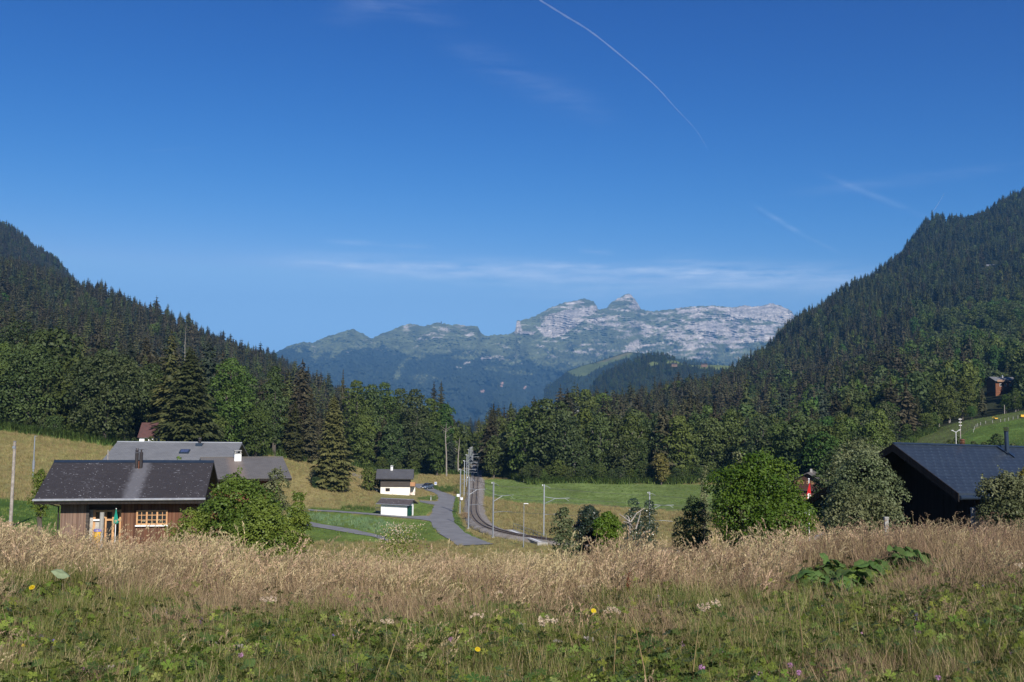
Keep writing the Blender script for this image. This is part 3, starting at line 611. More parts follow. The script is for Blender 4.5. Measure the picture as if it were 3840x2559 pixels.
def crown_pts(r, n, lobes, flat=0.75):
    """leaf places on the outer skin of overlapping lobes (centre, radius)"""
    w = np.array([l[3]**2 for l in lobes]); w = w/w.sum(); idx = r.choice(len(lobes), n, p=w); L = np.array(lobes)[idx]
    d = unit(r.normal(size=(n,3))); d[:,2] = np.where(d[:,2] < -0.45, -d[:,2], d[:,2]); rad = L[:,3]*(0.72+0.33*r.random(n)**0.7)
    # twiggy relief on each lobe
    rad = rad*(1+0.14*np.sin(d[:,0]*9+idx)*np.sin(d[:,1]*8+2*idx)*np.sin(d[:,2]*9))
    C = L[:,:3]+d*rad[:,None]*np.array([1,1,flat]); return C, d, idx
def broad_mesh(name, Ht, Rad, n, leaf, seed, mat, nl=18, base=0.16, flat=0.8, shape='round', sprigs=0):
    r = np.random.default_rng(seed); lobes = []
    zc = Ht*(base+1)/2; hz = Ht*(1-base)/2
    for i in range(nl):
        f = (i+0.5)/nl; zz = -0.92+1.8*f; ring = math.sqrt(max(0.02, 1-abs(zz)**(2.4 if shape == 'round' else 1.6)))
        if shape == 'column': ring = max(0.35, 1-abs(zz)**3)
        a = i*2.399+r.uniform(-0.3,0.3); rr = Rad*ring*r.uniform(0.42,0.80); s = Rad*r.uniform(0.26,0.55)*(0.65+0.35*ring)
        lobes.append((rr*math.cos(a), rr*math.sin(a), zc+zz*hz*0.90, s))
    for jz in np.linspace(-.8, .88, max(7, int(3.2*hz/Rad)+3)): lobes.append((r.normal(0,.05)*Rad, r.normal(0,.05)*Rad, zc+jz*hz, Rad*0.5*math.sqrt(1-.75*jz*jz)))
    lobes.append((0,0,Ht-Rad*0.36*flat,Rad*0.36)); lobes.append((0,0,zc,Rad*0.55)); lobes.append((0,0,zc+hz*0.45,Rad*0.45)); lobes.append((0,0,zc-hz*0.45,Rad*0.45))
    C, d, idx = crown_pts(r, n, lobes, flat)
    # cull leaves buried deep inside other lobes so the skin is crisp
    L = np.array(lobes); keep = np.ones(n, bool)
    for l in L: keep &= ~((np.linalg.norm((C-l[:3])/np.array([1,1,flat]), axis=1)/l[3]) < 0.62)
    C, d, idx = C[keep], d[keep], idx[keep]; k = len(C)
    nrm = unit(d+r.normal(0,0.55,(k,3))+np.array([0,0,0.35])); u = unit(np.cross(nrm, unit(r.normal(size=(k,3))))); w_ = np.cross(nrm, u)
    s = leaf*r.uniform(0.6,1.25,k); lt = r.random(len(lobes)+1)
    V, F = rhombs(C, u*s[:,None], w_*(s*0.62)[:,None]); t = np.clip(lt[idx]*0.72+r.random(k)*0.28, 0, 1)
    if sprigs:
        j = r.integers(0, k, sprigs); m_ = 16; q = np.linspace(0, 1, m_); dr = unit(d[j]*np.array([1,1,.5])+r.normal(0,.3,(sprigs,3))+np.array([0,0,.55])); Ls = Rad*r.uniform(.12,.32,sprigs)
        S = (C[j][:,None]+dr[:,None]*(Ls[:,None]*q)[...,None]+r.normal(0,leaf*.7,(sprigs,m_,3))*(1.1-.6*q)[None,:,None]).reshape(-1,3); kk_ = len(S); nn2 = unit(r.normal(size=(kk_,3))+np.array([0,-.3,.6])); u2 = unit(np.cross(nn2, r.normal(size=(kk_,3)))); w2 = np.cross(nn2, u2); s2 = leaf*r.uniform(.6,1.1,kk_)
        V2, F2 = rhombs(S, u2*s2[:,None], w2*(s2*.6)[:,None]); F = np.concatenate([F, F2+len(V)]); V = np.concatenate([V, V2]); t = np.append(t, .5+.5*r.random(kk_))
    return mesh_np(name, V, F, mat, tint=t)
def broad_trunk(name, Ht, Rad, seed, mat, base=0.16):
    r = np.random.default_rng(seed+5); r0 = Ht*0.018+0.06; ex = []
    for i in range(7):
        a = i*2.4+r.uniform(-.3,.3); z0 = Ht*r.uniform(0.14,0.4); z1 = z0+Ht*r.uniform(0.2,0.42); rr = Rad*r.uniform(0.45,0.75)
        ex.append(([(0,0,z0),(rr*0.4*math.cos(a),rr*0.4*math.sin(a),z0+(z1-z0)*0.55),(rr*math.cos(a),rr*math.sin(a),z1)], [r0*0.55,r0*0.35,r0*0.1]))
    return trunk_mesh(name, [(0,0,-0.6),(0.1,0.05,Ht*0.25),(0,0.1,Ht*0.5),(0,0,Ht*0.82)], [r0*1.2,r0*0.9,r0*0.55,r0*0.15], mat, extra=ex)

# ---------------------------------------------------------------- scattering one uncountable mass of instances
def src_collection(name, meshes):
    c = bpy.data.collections.new(name)
    for i, me in enumerate(meshes):
        o = bpy.data.objects.new('%s_kind_%02d' % (name, i), me); c.objects.link(o)
    return c
def scatter(name, pts, rot, scl, idx, coll, label, cat=None):
    me = bpy.data.meshes.new(name+'_places'); me.vertices.add(len(pts)); me.vertices.foreach_set('co', np.ascontiguousarray(pts, dtype=np.float32).ravel())
    a = me.attributes.new('rot', 'FLOAT_VECTOR', 'POINT'); a.data.foreach_set('vector', np.ascontiguousarray(rot, dtype=np.float32).ravel())
    a = me.attributes.new('scl', 'FLOAT_VECTOR', 'POINT'); a.data.foreach_set('vector', np.ascontiguousarray(scl, dtype=np.float32).ravel())
    a = me.attributes.new('pick', 'INT', 'POINT'); a.data.foreach_set('value', np.ascontiguousarray(idx, dtype=np.int32))
    o = link(name, me); tag(o, label, cat, kind='stuff')
    g = bpy.data.node_groups.new(name+'_nodes', 'GeometryNodeTree'); g.interface.new_socket('Geometry', in_out='INPUT', socket_type='NodeSocketGeometry'); g.interface.new_socket('Geometry', in_out='OUTPUT', socket_type='NodeSocketGeometry')
    gi = g.nodes.new('NodeGroupInput'); go = g.nodes.new('NodeGroupOutput'); ip = g.nodes.new('GeometryNodeInstanceOnPoints'); ci = g.nodes.new('GeometryNodeCollectionInfo')
    ci.inputs[0].default_value = coll; ci.inputs['Separate Children'].default_value = True; ci.inputs['Reset Children'].default_value = True
    ip.inputs['Pick Instance'].default_value = True
    def attr(nm, ty):
        n = g.nodes.new('GeometryNodeInputNamedAttribute'); n.data_type = ty; n.inputs['Name'].default_value = nm; return n.outputs[0]
    g.links.new(gi.outputs[0], ip.inputs['Points']); g.links.new(ci.outputs[0], ip.inputs['Instance']); g.links.new(attr('pick', 'INT'), ip.inputs['Instance Index'])
    e = g.nodes.new('FunctionNodeEulerToRotation'); g.links.new(attr('rot', 'FLOAT_VECTOR'), e.inputs[0]); g.links.new(e.outputs[0], ip.inputs['Rotation'])
    g.links.new(attr('scl', 'FLOAT_VECTOR'), ip.inputs['Scale']); g.links.new(ip.outputs[0], go.inputs[0])
    md = o.modifiers.new('scatter', 'NODES'); md.node_group = g
    return o
# ---------------------------------------------------------------- tree library (nominal 20 m high)
spr_mid = [spruce_mesh('spruce_crown_%d' % i, 20, 3.5+0.5*(i % 3), 30, 10, 3, 100+i, M[['spruce','spruce_brown','spruce_brown','spruce','spruce_blue','spruce_brown'][i]], gaps=0.12, low=[.06,.1,.2,.08,.1,.28][i]) for i in range(6)]
spr_far = [spruce_mesh('spruce_far_%d' % i, 20, 3.5+0.45*(i % 3), 16, 8, 2, 200+i, M[['spruce','spruce_brown','spruce_brown','spruce','spruce_blue','spruce_brown'][i]], gaps=0.1, spray=1.15) for i in range(6)]
bro_mid = [broad_mesh('broadleaf_crown_%d' % i, 17, 4.9+0.4*(i % 3), 4200, 0.40, 300+i, M[['broad','broad_dark','broad_olive','broad','broad_dark','broad_bright'][i]], nl=20, base=0.05+0.03*(i % 3)) for i in range(6)]
bro_far = [broad_mesh('broadleaf_far_%d' % i, 17, 4.9+0.4*(i % 3), 1000, 0.74, 400+i, M[['broad','broad_dark','broad_olive','broad','broad_dark','broad_bright'][i]], nl=14, base=0.05) for i in range(6)]
trk_s = spruce_trunk('spruce_trunk', 20, 1, M['bark']); trk_b = [broad_trunk('broadleaf_trunk_%d' % i, 17, 5, i, M['bark_pale' if i == 0 else 'bark']) for i in range(2)]
counts = {'spruce': 0, 'broad': 0}
def put_tree(kind, crown, trunk, x, y, sz, sxy, label, group, rz=None, cat=None, z=None):
    nm = {'spruce': 'spruce_tree', 'broad': 'broadleaf_tree', 'bush': 'bush'}[kind]
    o = empty(nm, (x, y, h(x, y) if z is None else z), label, cat or {'spruce': 'spruce', 'broad': 'tree', 'bush': 'bush'}[kind], group, rz if rz is not None else random.uniform(0, 6.28))
    o.scale = (sxy, sxy, sz); link('crown', crown, o); link('trunk', trunk, o)
    if kind in counts: counts[kind] += 1
    return o
def xy(px, D): r = ray(px, 1500); return float(r[0]*D), float(D)
def hero(kind, px, D, top, wpx, mat, label, group=None, n=9000, leaf=None, seed=1, **kw):
    x, y = xy(px, D); top = top-6; x = float(P(px, (top+1750)/2, D)[0]); z0 = h(x, y); Ht = float(P(px, top, D)[2]) - z0; Rad = wpx/2*D/FPX
    if kind == 'spruce':
        c = spruce_mesh('hero_spruce_crown', Ht, Rad, kw.get('nw', 46), kw.get('nb', 12), kw.get('ns', 5), seed, M[mat], gaps=kw.get('gaps', 0.15), droop=kw.get('droop', 0.3), low=kw.get('low', 0.05)); t = spruce_trunk('hero_spruce_trunk', Ht, seed, M['bark'])
    else:
        c = broad_mesh('hero_crown', Ht, Rad*kw.get('fat', 1.0), n, leaf or 0.30, seed, M[mat], nl=kw.get('nl', 26), base=kw.get('base', 0.06), shape=kw.get('shape', 'round')); t = broad_trunk('hero_trunk', Ht, Rad, seed, M[kw.get('bark', 'bark')])
    return put_tree(kind, c, t, x, y, 1, 1, label, group, rz=0, z=z0)
hero('broad', 110, 206, 1310, 270, 'broad_dark', 'large grey-green broadleaf tree at the left end of the row', n=13000, seed=11)
hero('broad', 60, 232, 1215, 250, 'broad_dark', 'dark tall broadleaf tree rising behind the leftmost grey-green tree', n=9000, seed=12)
hero('broad', 262, 222, 1335, 150, 'broad_dark', 'dark broadleaf tree squeezed between the two large rounded trees on the left', n=7000, seed=13)
hero('broad', 395, 203, 1340, 280, 'broad_olive', 'broad olive-green tree with visible twisted trunk beside the red roofed hut', n=13000, seed=14, base=0.08)
hero('broad', 560, 225, 1370, 150, 'broad_dark', 'dark broadleaf tree directly behind the red roofed hut', n=6000, seed=15)
hero('spruce', 705, 205, 1310, 275, 'spruce', 'big bushy spruce between the red roofed hut and the grey metal roof, tallest near spruce', nw=60, nb=16, ns=7, seed=16, gaps=0.05, droop=0.22)
hero('broad', 862, 228, 1352, 190, 'broad_bright', 'bright green rounded broadleaf tree right of the biggest near spruce', n=10000, seed=17)
hero('broad', 800, 212, 1560, 120, 'broad', 'light green young tree in front of the bright rounded tree', n=5000, seed=18)
hero('broad', 1030, 242, 1378, 105, 'broad_dark', 'tall narrow blue-green tree with rounded top on the wood edge', n=6500, seed=19, shape='column')
hero('broad', 960, 228, 1540, 130, 'broad', 'low broadleaf tree below the tall narrow blue-green tree', n=5000, seed=20)
hero('spruce', 1105, 246, 1515, 90, 'spruce', 'olive spruce behind the wooden bench', seed=21, nw=36)
hero('spruce', 1165, 252, 1480, 100, 'spruce_brown', 'brownish spruce just left of the free-standing dark spruce', seed=22, nw=36)
hero('spruce', 1250, 216, 1488, 165, 'spruce', 'free-standing dark spruce behind the clipped hedge', nw=60, nb=15, ns=6, seed=23, gaps=0.05)
hero('spruce', 1283, 318, 1392, 70, 'spruce_brown', 'thin crooked spruce poking above the trees against the distant mountain', seed=24, nw=26, nb=7, gaps=0.5, low=0.3)
k = 0
for px, top, wd, mt in [(1335,1432,110,'broad'),(1392,1448,105,'broad_dark'),(1440,1440,110,'broad'),(1500,1462,110,'broad_dark'),(1555,1465,110,'broad_olive'),(1612,1500,100,'broad'),(1665,1520,90,'broad_bright'),(1360,1560,90,'broad'),(1470,1590,100,'broad_dark'),(1580,1600,100,'broad_dark'),(1640,1625,70,'broad')]:
    hero('broad', px, 306+(k*7) % 22-(6 if k > 6 else 0)+(6 if k < 7 else 0), top, wd*1.15, mt, 'tall broadleaf in the wood behind the chalet, %s' % ['leftmost of its crowns','second crown from the left','crown just left of the bare trunks','middle crown','crown right of the middle','pale crown near the right end','lowest crown at its right end','short tree at its left foot','short tree above the chimney','short tree left of the car','small tree at its right foot'][k], 'broadleaf trees behind the white chalet', n=6500, leaf=0.36, seed=30+k, nl=22, base=0.03); k += 1
hero('spruce', 1625, 335, 1437, 60, 'spruce_brown', 'left one of two brown spruce tops above the wood behind the car', seed=41, nw=30, low=.3)
hero('spruce', 1652, 338, 1434, 65, 'spruce_brown', 'right one of two brown spruce tops above the wood behind the car', seed=42, nw=30, low=.3)
hero('spruce', 1795, 430, 1572, 85, 'spruce', 'dark spruce standing over the far end of the railway line', seed=43, nw=34)
hero('spruce', 1760, 520, 1600, 60, 'spruce_brown', 'small far spruce in the gap where the railway disappears', seed=44, nw=26)
hero('spruce', 1850, 322, 1520, 85, 'spruce_brown', 'tall brown spruce at the left end of the right hand wood', seed=45, nw=40)
hero('spruce', 1915, 305, 1512, 85, 'spruce', 'tall dark spruce, second from the railway in the right hand wood', seed=46, nw=40)
hero('broad', 1852, 292, 1640, 75, 'broad_dark', 'rounded dark tree beside the red and white railway post', n=4500, seed=47, base=0.03)
hero('broad', 2480, 262, 1705, 60, 'yellowleaf', 'small yellowing tree at the foot of the dark tree row beyond the green field', n=2600, leaf=0.3, seed=48, base=0.05)
k = 0
tops = [(1970,1532),(2050,1500),(2120,1545),(2190,1535),(2250,1552),(2310,1560),(2370,1555),(2430,1575),(2490,1590),(2550,1560),(2610,1555),(2670,1570),(2740,1545),(2800,1600),(2860,1560),(2930,1590),(3000,1560),(3080,1600),(3150,1590),(3230,1610),(3320,1600),(3400,1590),(3470,1600)]
for i, (px, top) in enumerate(tops):
    D = float(edgeD(px))+4+(i*5 % 9); x = float(P(px, 1700, D)[0]); z0 = h(x, D); Ht = float(P(px, top, D)[2])-z0; v = i % 6
    put_tree('broad', bro_mid[[0,1,2,3,4,1][v]], trk_b[i % 2], x, D, Ht/17, Ht/17*random.uniform(0.85,1.05), 'tall broadleaf tree in the dense row along the far edge of the green field', 'broadleaf trees beyond the green field')
for i in range(62):   # low front skirt of that row
    px = 1850+i*27+random.uniform(-12,12); D = float(edgeD(px))+random.uniform(-1,2.5)
    x = float(P(px, 1800, D)[0]); s = random.uniform(0.22,0.42)
    put_tree('broad', bro_mid[random.choice([0,1,2,3,4])], trk_b[0], x, D, s, s*1.3, 'low leafy tree filling the foot of the wood beyond the green field', 'low trees at the foot of the right wood', z=h(x, D)-s*2.2)
for i in range(34):
    px = -60+i*52+random.uniform(-15,15)
    if 505 < px < 610 or px > 1720: continue
    D = float(edgeD(px))+random.uniform(0,3); x = float(P(px, 1700, D)[0]); s = random.uniform(0.20,0.40)
    put_tree('broad', bro_mid[random.choice([0,1,2,3,4])], trk_b[0], x, D, s, s*1.3, 'low leafy tree filling the foot of the wood on the left', 'low trees at the foot of the left wood', z=h(x, D)-s*2.2)
for px, top, D, kd in [(2165,1440,480,'s'),(2238,1450,485,'s'),(2195,1462,480,'b'),(2140,1475,476,'b'),(2262,1475,480,'b'),(2218,1500,470,'b')]:
    x = float(P(px, 1550, D)[0]); z0 = h(x, D); Ht = float(P(px, top, D)[2])-z0
    lab = 'knoll tree, %s' % {2165:'pointed spruce on its left', 2238:'pointed spruce on its right', 2195:'rounded crown at its centre', 2140:'rounded crown at its left foot', 2262:'rounded crown at its right end', 2218:'low rounded crown below the centre'}[px]
    if kd == 's': put_tree('spruce', spr_mid[0], trk_s, x, D, Ht/20, Ht/20, lab, 'trees on the knoll')
    else: put_tree('broad', bro_mid[3], trk_b[1], x, D, Ht/17, Ht/17*0.95, lab, 'trees on the knoll')

# ---------------------------------------------------------------- the forests on both slopes
def forest():
    cell = 7.4; pts = []
    gx = np.arange(-1650, 1750, cell); gy = np.arange(200, 2350, cell); X, Y = np.meshgrid(gx, gy); X = X.ravel()+rng.uniform(-.48,.48,X.size)*cell; Y = Y.ravel()+rng.uniform(-.48,.48,Y.size)*cell
    px = 1920+FPX*X/Y; k = (px > -650) & (px < 4650) & (Y > edgeD(px)+1.5); X, Y, px = X[k], Y[k], px[k]
    thin = np.where(Y > 700, 0.62, 0.84)*np.where(fbm(X/38+9, Y/38, 2) < -.30, .35, 1); k = rng.random(len(X)) < thin; X, Y, px = X[k], Y[k], px[k]
    Z = H(X, Y)
    # leave out what no place near the camera could see
    cc = np.arange(-680, 4680, 20.0); dd = np.arange(150, 2350, 10.0); A, B = np.meshgrid(cc, dd, indexing='ij'); E = H((A-1920)/FPX*B, B)/B; E = np.maximum.accumulate(E, 1)
    ia = np.clip(((px-cc[0])/20).astype(int), 0, len(cc)-1); ib = np.clip(((Y-dd[0])/10).astype(int)-1, 0, len(dd)-1)
    k = (Z+16)/Y > E[ia, ib]; X, Y, px, Z = X[k], Y[k], px[k], Z[k]
    pxp, pyp = proj(np.stack([X, Y, Z], 1))
    clear = inpoly(pxp, pyp, [(3560,1715),(3590,1640),(3640,1608),(3700,1590),(3790,1575),(3840,1560),(4300,1530),(4300,1790)]) & (Y < 420)
    clear |= (np.abs(px-np.interp(Y, [300,345,430,520], [1795,1790,1778,1770])) < 26*330/Y) & (Y < 520)
    clear |= (px > 1688) & (px < 1838) & (Y > 385) & (Y < 1500)
    clear |= (np.hypot(X-P(565,1620,206)[0], Y-206) < 7)
    clear |= inpoly(pxp, pyp, [(3690,1420),(3810,1420),(3815,1475),(3690,1475)]) | inpoly(pxp, pyp, [(3688,990),(3748,990),(3752,1022),(3686,1022)]) | inpoly(pxp, pyp, [(2150,1690),(2175,1655),(2255,1645),(2255,1690)])
    clear |= (px > 3680) & (px < 3812) & (Y > 330) & (Y < 462) & (pyp < 1560)
    clear |= (px > 3684) & (px < 3752) & (Y > 1290) & (Y < 1405)
    k = ~clear; X, Y, px, Z, pxp, pyp = X[k], Y[k], px[k], Z[k], pxp[k], pyp[k]
    n = len(X); patch = fbm(X/60, Y/60, 3)
    pc = np.where(px < 1700, np.where(Y < 290, 0.42, 0.88), np.where(Y < 420, 0.30, 0.84))
    pc = np.where((px > 2900) & (Y < 640), 0.35, pc); pc = np.where((px > 3450) & (pyp > 1130) & (Y < 1000), 0.10, pc); pc = pc - patch*0.55
    con = rng.random(n) < pc
    lone = fbm(X/45+50, Y/45, 2)
    kind = np.where(con, rng.choice([0,1,2,3,4,5], n, p=[.2,.22,.2,.12,.1,.16]), rng.choice([0,1,2,3,4,5], n, p=[.24,.24,.2,.16,.12,.04]))
    kind = np.where(con & (px > 2600) & (Y > 1000), rng.choice([0,4,1,3], n, p=[.3,.35,.15,.2]), kind)
    lowr = (~con) & (px > 3000) & (Y < 1100); kind = np.where(lowr, rng.choice([0,2,3,5], n, p=[.3,.3,.2,.2]), kind)
    ht = np.where(con, rng.uniform(0.75,1.28,n), rng.uniform(0.7,1.12,n))*np.where(Y > 900, 0.95, 1.0)*(1+.25*(rng.random(n) < .05))*np.where((px < 1700) & (Y > 420), .86, 1)*np.where((px > 3640) & (px < 3840) & (Y < 460), .42, 1)*np.where((Y < 330) & (px > 1180), 0.78, 1)
    nearm = np.where(con, rng.uniform(0.85,1.15,n), 1)
    order = np.argsort(Y)
    lab = lambda c, p, y: ('%s on the forested left slope' if p < 1180 else '%s in the wood between the chalet and the railway' if p < 1800 else '%s in the wood behind the green field' if y < 420 else '%s on the lower part of the right slope') % ('spruce standing among many' if c else 'broadleaf tree standing among many')
    indiv = np.zeros(n, bool); spare = {'spruce': 296-counts['spruce'], 'broad': 296-counts['broad']}
    sel = order
    for i in sel:
        kn = 'spruce' if con[i] else 'broad'
        if spare[kn] <= 0 or not (-20 < px[i] < 3860): continue
        spare[kn] -= 1; indiv[i] = True
        s = ht[i]*nearm[i]; w_ = s*rng.uniform(0.85,1.15)
        g = ('spruces ' if con[i] else 'broadleaf trees ')+('of the left wood' if px[i] < 1800 else 'of the right wood')
        put_tree(kn, (spr_mid if con[i] else bro_mid)[kind[i]], trk_s if con[i] else trk_b[int(kind[i]) % 2], float(X[i]), float(Y[i]), float(s), float(w_), lab(con[i], px[i], Y[i]), g)
        if spare['spruce'] <= 0 and spare['broad'] <= 0: break
    r = ~indiv; n2 = r.sum(); print('forest total', n, 'stuff', n2)
    wdt = np.where(con[r], rng.uniform(0.8,1.1,n2), rng.uniform(0.7,1.05,n2))
    idx = np.where(con[r], kind[r], kind[r]+6)
    sc = np.stack([ht[r]*wdt*1.05, ht[r]*wdt*1.05, ht[r]], 1); rot = np.stack([rng.normal(0,.03,n2), rng.normal(0,.03,n2), rng.uniform(0,6.28,n2)], 1)
    coll = src_collection('forest_kinds', spr_far+bro_far)
    scatter('forest', np.stack([X[r], Y[r], Z[r]-0.3], 1), rot, sc, idx, coll, 'dense mixed forest covering both mountain slopes', 'forest')
    # woods on the hills in front of the massif
    for nm, (PX, PY, V), cnt, skip, th in (('far_wood', hillA, 2600, pastA, 0.75), ('distant_wood', hillB, 1500, [pastB], 0.8)):
        a = rng.uniform(0, PX.shape[0]-1.01, cnt); b_ = rng.uniform(0, 1, cnt)**1.1*(PX.shape[1]-1.01)*0.9; ai = a.astype(int); bi = b_.astype(int); fa = (a-ai)[:,None]; fb = (b_-bi)[:,None]
        Q = (V[ai,bi]*(1-fa)+V[ai+1,bi]*fa)*(1-fb)+(V[ai,bi+1]*(1-fa)+V[ai+1,bi+1]*fa)*fb
        qx, qy = proj(Q); kk = np.ones(cnt, bool)
        for p in skip: kk &= ~inpoly(qx, qy, p)
        if nm == 'distant_wood': kk &= ~((qx < 2130) & (qy < 1440) & (rng.random(cnt) < .3))
        Q = Q[kk]; m_ = len(Q); s = rng.uniform(0.7,1.1,m_)*th
        scatter(nm, Q, np.stack([np.zeros(m_)]*2+[rng.uniform(0,6.28,m_)], 1), np.stack([s*1.25,s*1.25,s], 1), rng.choice([0,3,4,7,9], m_, p=[.3,.25,.25,.1,.1]), coll, 'dark wood on the hill in front of the rocky mountain' if nm == 'far_wood' else 'wood on the farther hill with the pale pasture', 'forest')
forest()

# ---------------------------------------------------------------- bushes and small trees nearer the camera
M['apple'] = leafmat('grey_green_bush_leaves', (0.090,0.118,0.046), (0.200,0.220,0.105), 0.25, 0.5)
def bush(px, D, top, wpx, mat, label, n, leaf, seed, nl=22, base=0.02, kind='bush', cat=None, group=None, shape='round', flat=0.85):
    x = float(P(px, top, D)[0]); z0 = h(x, D); Ht = float(P(px, top, D)[2])-z0; Rad = wpx/2*D/FPX
    c = broad_mesh('bush_crown', Ht, Rad, n, leaf, seed, M[mat], nl=nl, base=base, shape=shape, flat=flat, sprigs=(int(n/190) if D < 100 else 0)); t = broad_trunk('bush_trunk', Ht*.85, Rad*0.5, seed, M['bark'])
    t.transform(Matrix.Scale(1, 4)); return put_tree(kind, c, t, x, D, 1, 1, label, group, rz=0, cat=cat, z=z0)
M['hazel'] = leafmat('hazel_leaves', (0.058,0.105,0.015), (0.130,0.185,0.030), 0.28, 0.5)
M['hedge'] = leafmat('clipped_hedge', (0.030,0.055,0.018), (0.050,0.080,0.026), 0.2)
M['holly'] = leafmat('dark_glossy_leaves', (0.018,0.035,0.020), (0.040,0.062,0.035), 0.15, 0.35, spec=0.5)
bush(890, 46, 1797, 330, 'hazel', 'wide dense green bush in front of the brown log house', 34000, 0.074, 51, nl=34, shape='column')
bush(975, 43, 1880, 260, 'hazel', 'low dense green bush in front of the right half of the wide bush', 26000, 0.058, 55, nl=30, shape='column')
bush(1035, 49, 1757, 150, 'apple', 'taller grey-green bush rising behind the wide bush near the gable end', 9000, 0.06, 52)
bush(1118, 47, 1846, 125, 'hazel', 'dark bush at the right end of the bush group beside the lane', 10000, 0.06, 53, shape='column')
bush(715, 44, 1912, 180, 'hazel', 'low green bush in front of the right corner of the planked house', 12000, 0.05, 54)
bush(2832, 46, 1722, 375, 'maple', 'large rounded yellow-green maple bush left of the flag', 40000, 0.068, 61, nl=38, shape='column')
bush(568, 196, 1640, 70, 'broad', 'low green shrub hiding the foot of the red roofed hut', 1200, 0.2, 81)
bush(2765, 47, 1694, 110, 'apple', 'elder bush top with white flowers poking above the maple bush', 5000, 0.065, 62)
bush(2600, 50, 1862, 150, 'broad_olive', 'dark green bush left of the maple bush', 9000, 0.055, 63)
bush(2640, 58, 1745, 70, 'apple', 'thin pale upright shrub behind the left edge of the maple bush', 1500, 0.07, 64, nl=10)
bush(2375, 55, 1868, 125, 'holly', 'upright dark bush in front of the half hidden catenary pole, left one of two', 8000, 0.05, 65, shape='column')
bush(2434, 56, 1876, 110, 'holly', 'upright dark bush in front of the half hidden catenary pole, right one of two', 7500, 0.05, 66, shape='column')
bush(2212, 45, 1900, 135, 'holly', 'dark glossy round bush on the meadow edge', 14000, 0.045, 67, base=.5, shape='column')
bush(2278, 43, 1925, 120, 'maple', 'small yellow-green bush touching the dark glossy bush', 8000, 0.055, 68, base=.6, shape='column')
bush(2115, 42, 1903, 105, 'apple', 'thin grey-green shrub on the meadow edge right of the catenary pole', 3600, 0.05, 69, nl=16, base=.5)
bush(3250, 34, 1700, 285, 'apple', 'grey-green apple tree in front of the dark gable', 13000, 0.048, 71, nl=22, kind='bush', cat='tree')
bush(3210, 33, 1850, 260, 'apple', 'lower leafy branches of shrub at the foot of the apple tree', 12000, 0.045, 72, nl=26)
bush(3775, 33, 1785, 230, 'apple', 'olive-green shrub under the blue metal roof at the right edge', 16000, 0.045, 73, nl=30)
bush(3850, 34, 1760, 140, 'yellowleaf', 'yellowish shrub cut by the right edge of the picture', 6000, 0.045, 74, nl=20)
bush(3225, 78, 1652, 260, 'apple', 'grey-green willow tree behind the dark roof', 14000, 0.11, 75, nl=30, kind='broad')
bush(3120, 95, 1690, 150, 'broad_olive', 'olive tree between the brown chalet and the willow', 7000, 0.14, 76, nl=24, kind='broad')
bush(1385, 232, 1752, 62, 'broad', 'small rounded tree at the left corner of the white chalet', 2500, 0.22, 77, kind='broad')
bush(1425, 236, 1768, 50, 'broad_dark', 'dark shrub behind the left wall of the white chalet', 1500, 0.22, 78)
bush(155, 62, 1760, 75, 'hazel', 'small fruit tree beside the left end of the slate roof', 3500, 0.06, 79, base=0.35)
bush(672, 80, 1712, 55, 'maple', 'small light green tree top showing between the slate roof and the grey roof', 1500, 0.09, 80)
for i, (px, top, wd, D, mt) in enumerate([(3590,1640,60,215,'broad_dark'),(3650,1655,50,190,'broad_olive'),(3735,1628,75,180,'broad_dark'),(3800,1668,70,170,'broad_olive'),(3690,1660,60,185,'broad'),(3560,1650,60,200,'broad')]):
    bush(px, D, top, wd, mt, 'low tree below the right hand pasture, %s' % ['just right of the forked lamp post','second right of the lamp post','under the middle of the pasture with pale stems','below the right end of the pasture','between the lamp post and the black flue','directly behind the copper chimney cap'][i], 2200, 0.2, 90+i, kind='broad', group='low trees below the pasture')
# clipped hedge
def hedge():
    D = 214; x0 = P(1176, 1800, D)[0]; x1 = P(1250, 1800, D)[0]; xc = (x0+x1)/2; z = h(xc, D); o = empty('hedge', (xc, D, z), 'clipped block of dark green hedge in front of the free-standing spruce', 'hedge')
    hw = (x1-x0)/2; r = np.random.default_rng(5); n = 5000; f = r.integers(0, 5, n); C = r.uniform(-1, 1, (n,3)); C[f==0,2] = 1; C[f==1,1] = -1; C[f==2,0] = -1; C[f==3,0] = 1; C[f==4,1] = -1
    ht = float(P(1215, 1790, D)[2])-z; C = C*(1+r.normal(0,0.02,(n,3))); C = (C*np.array([hw,0.9,0.5])+np.array([0,0,0.5]))*np.array([1,1,ht])
    u = unit(r.normal(size=(n,3))); w_ = unit(np.cross(u, r.normal(size=(n,3)))); V, F = rhombs(C, u*0.12, w_*0.08)
    mb = MB().box(-hw*.93,hw*.93,-.8,.8,-0.3,ht*0.94); F = np.concatenate([F, np.array(mb.f)+len(V)]); V = np.concatenate([V, np.array(mb.v)])
    link('foliage', mesh_np('hedge_foliage', V, F, M['hedge'], tint=r.random(len(F))), o)
hedge()
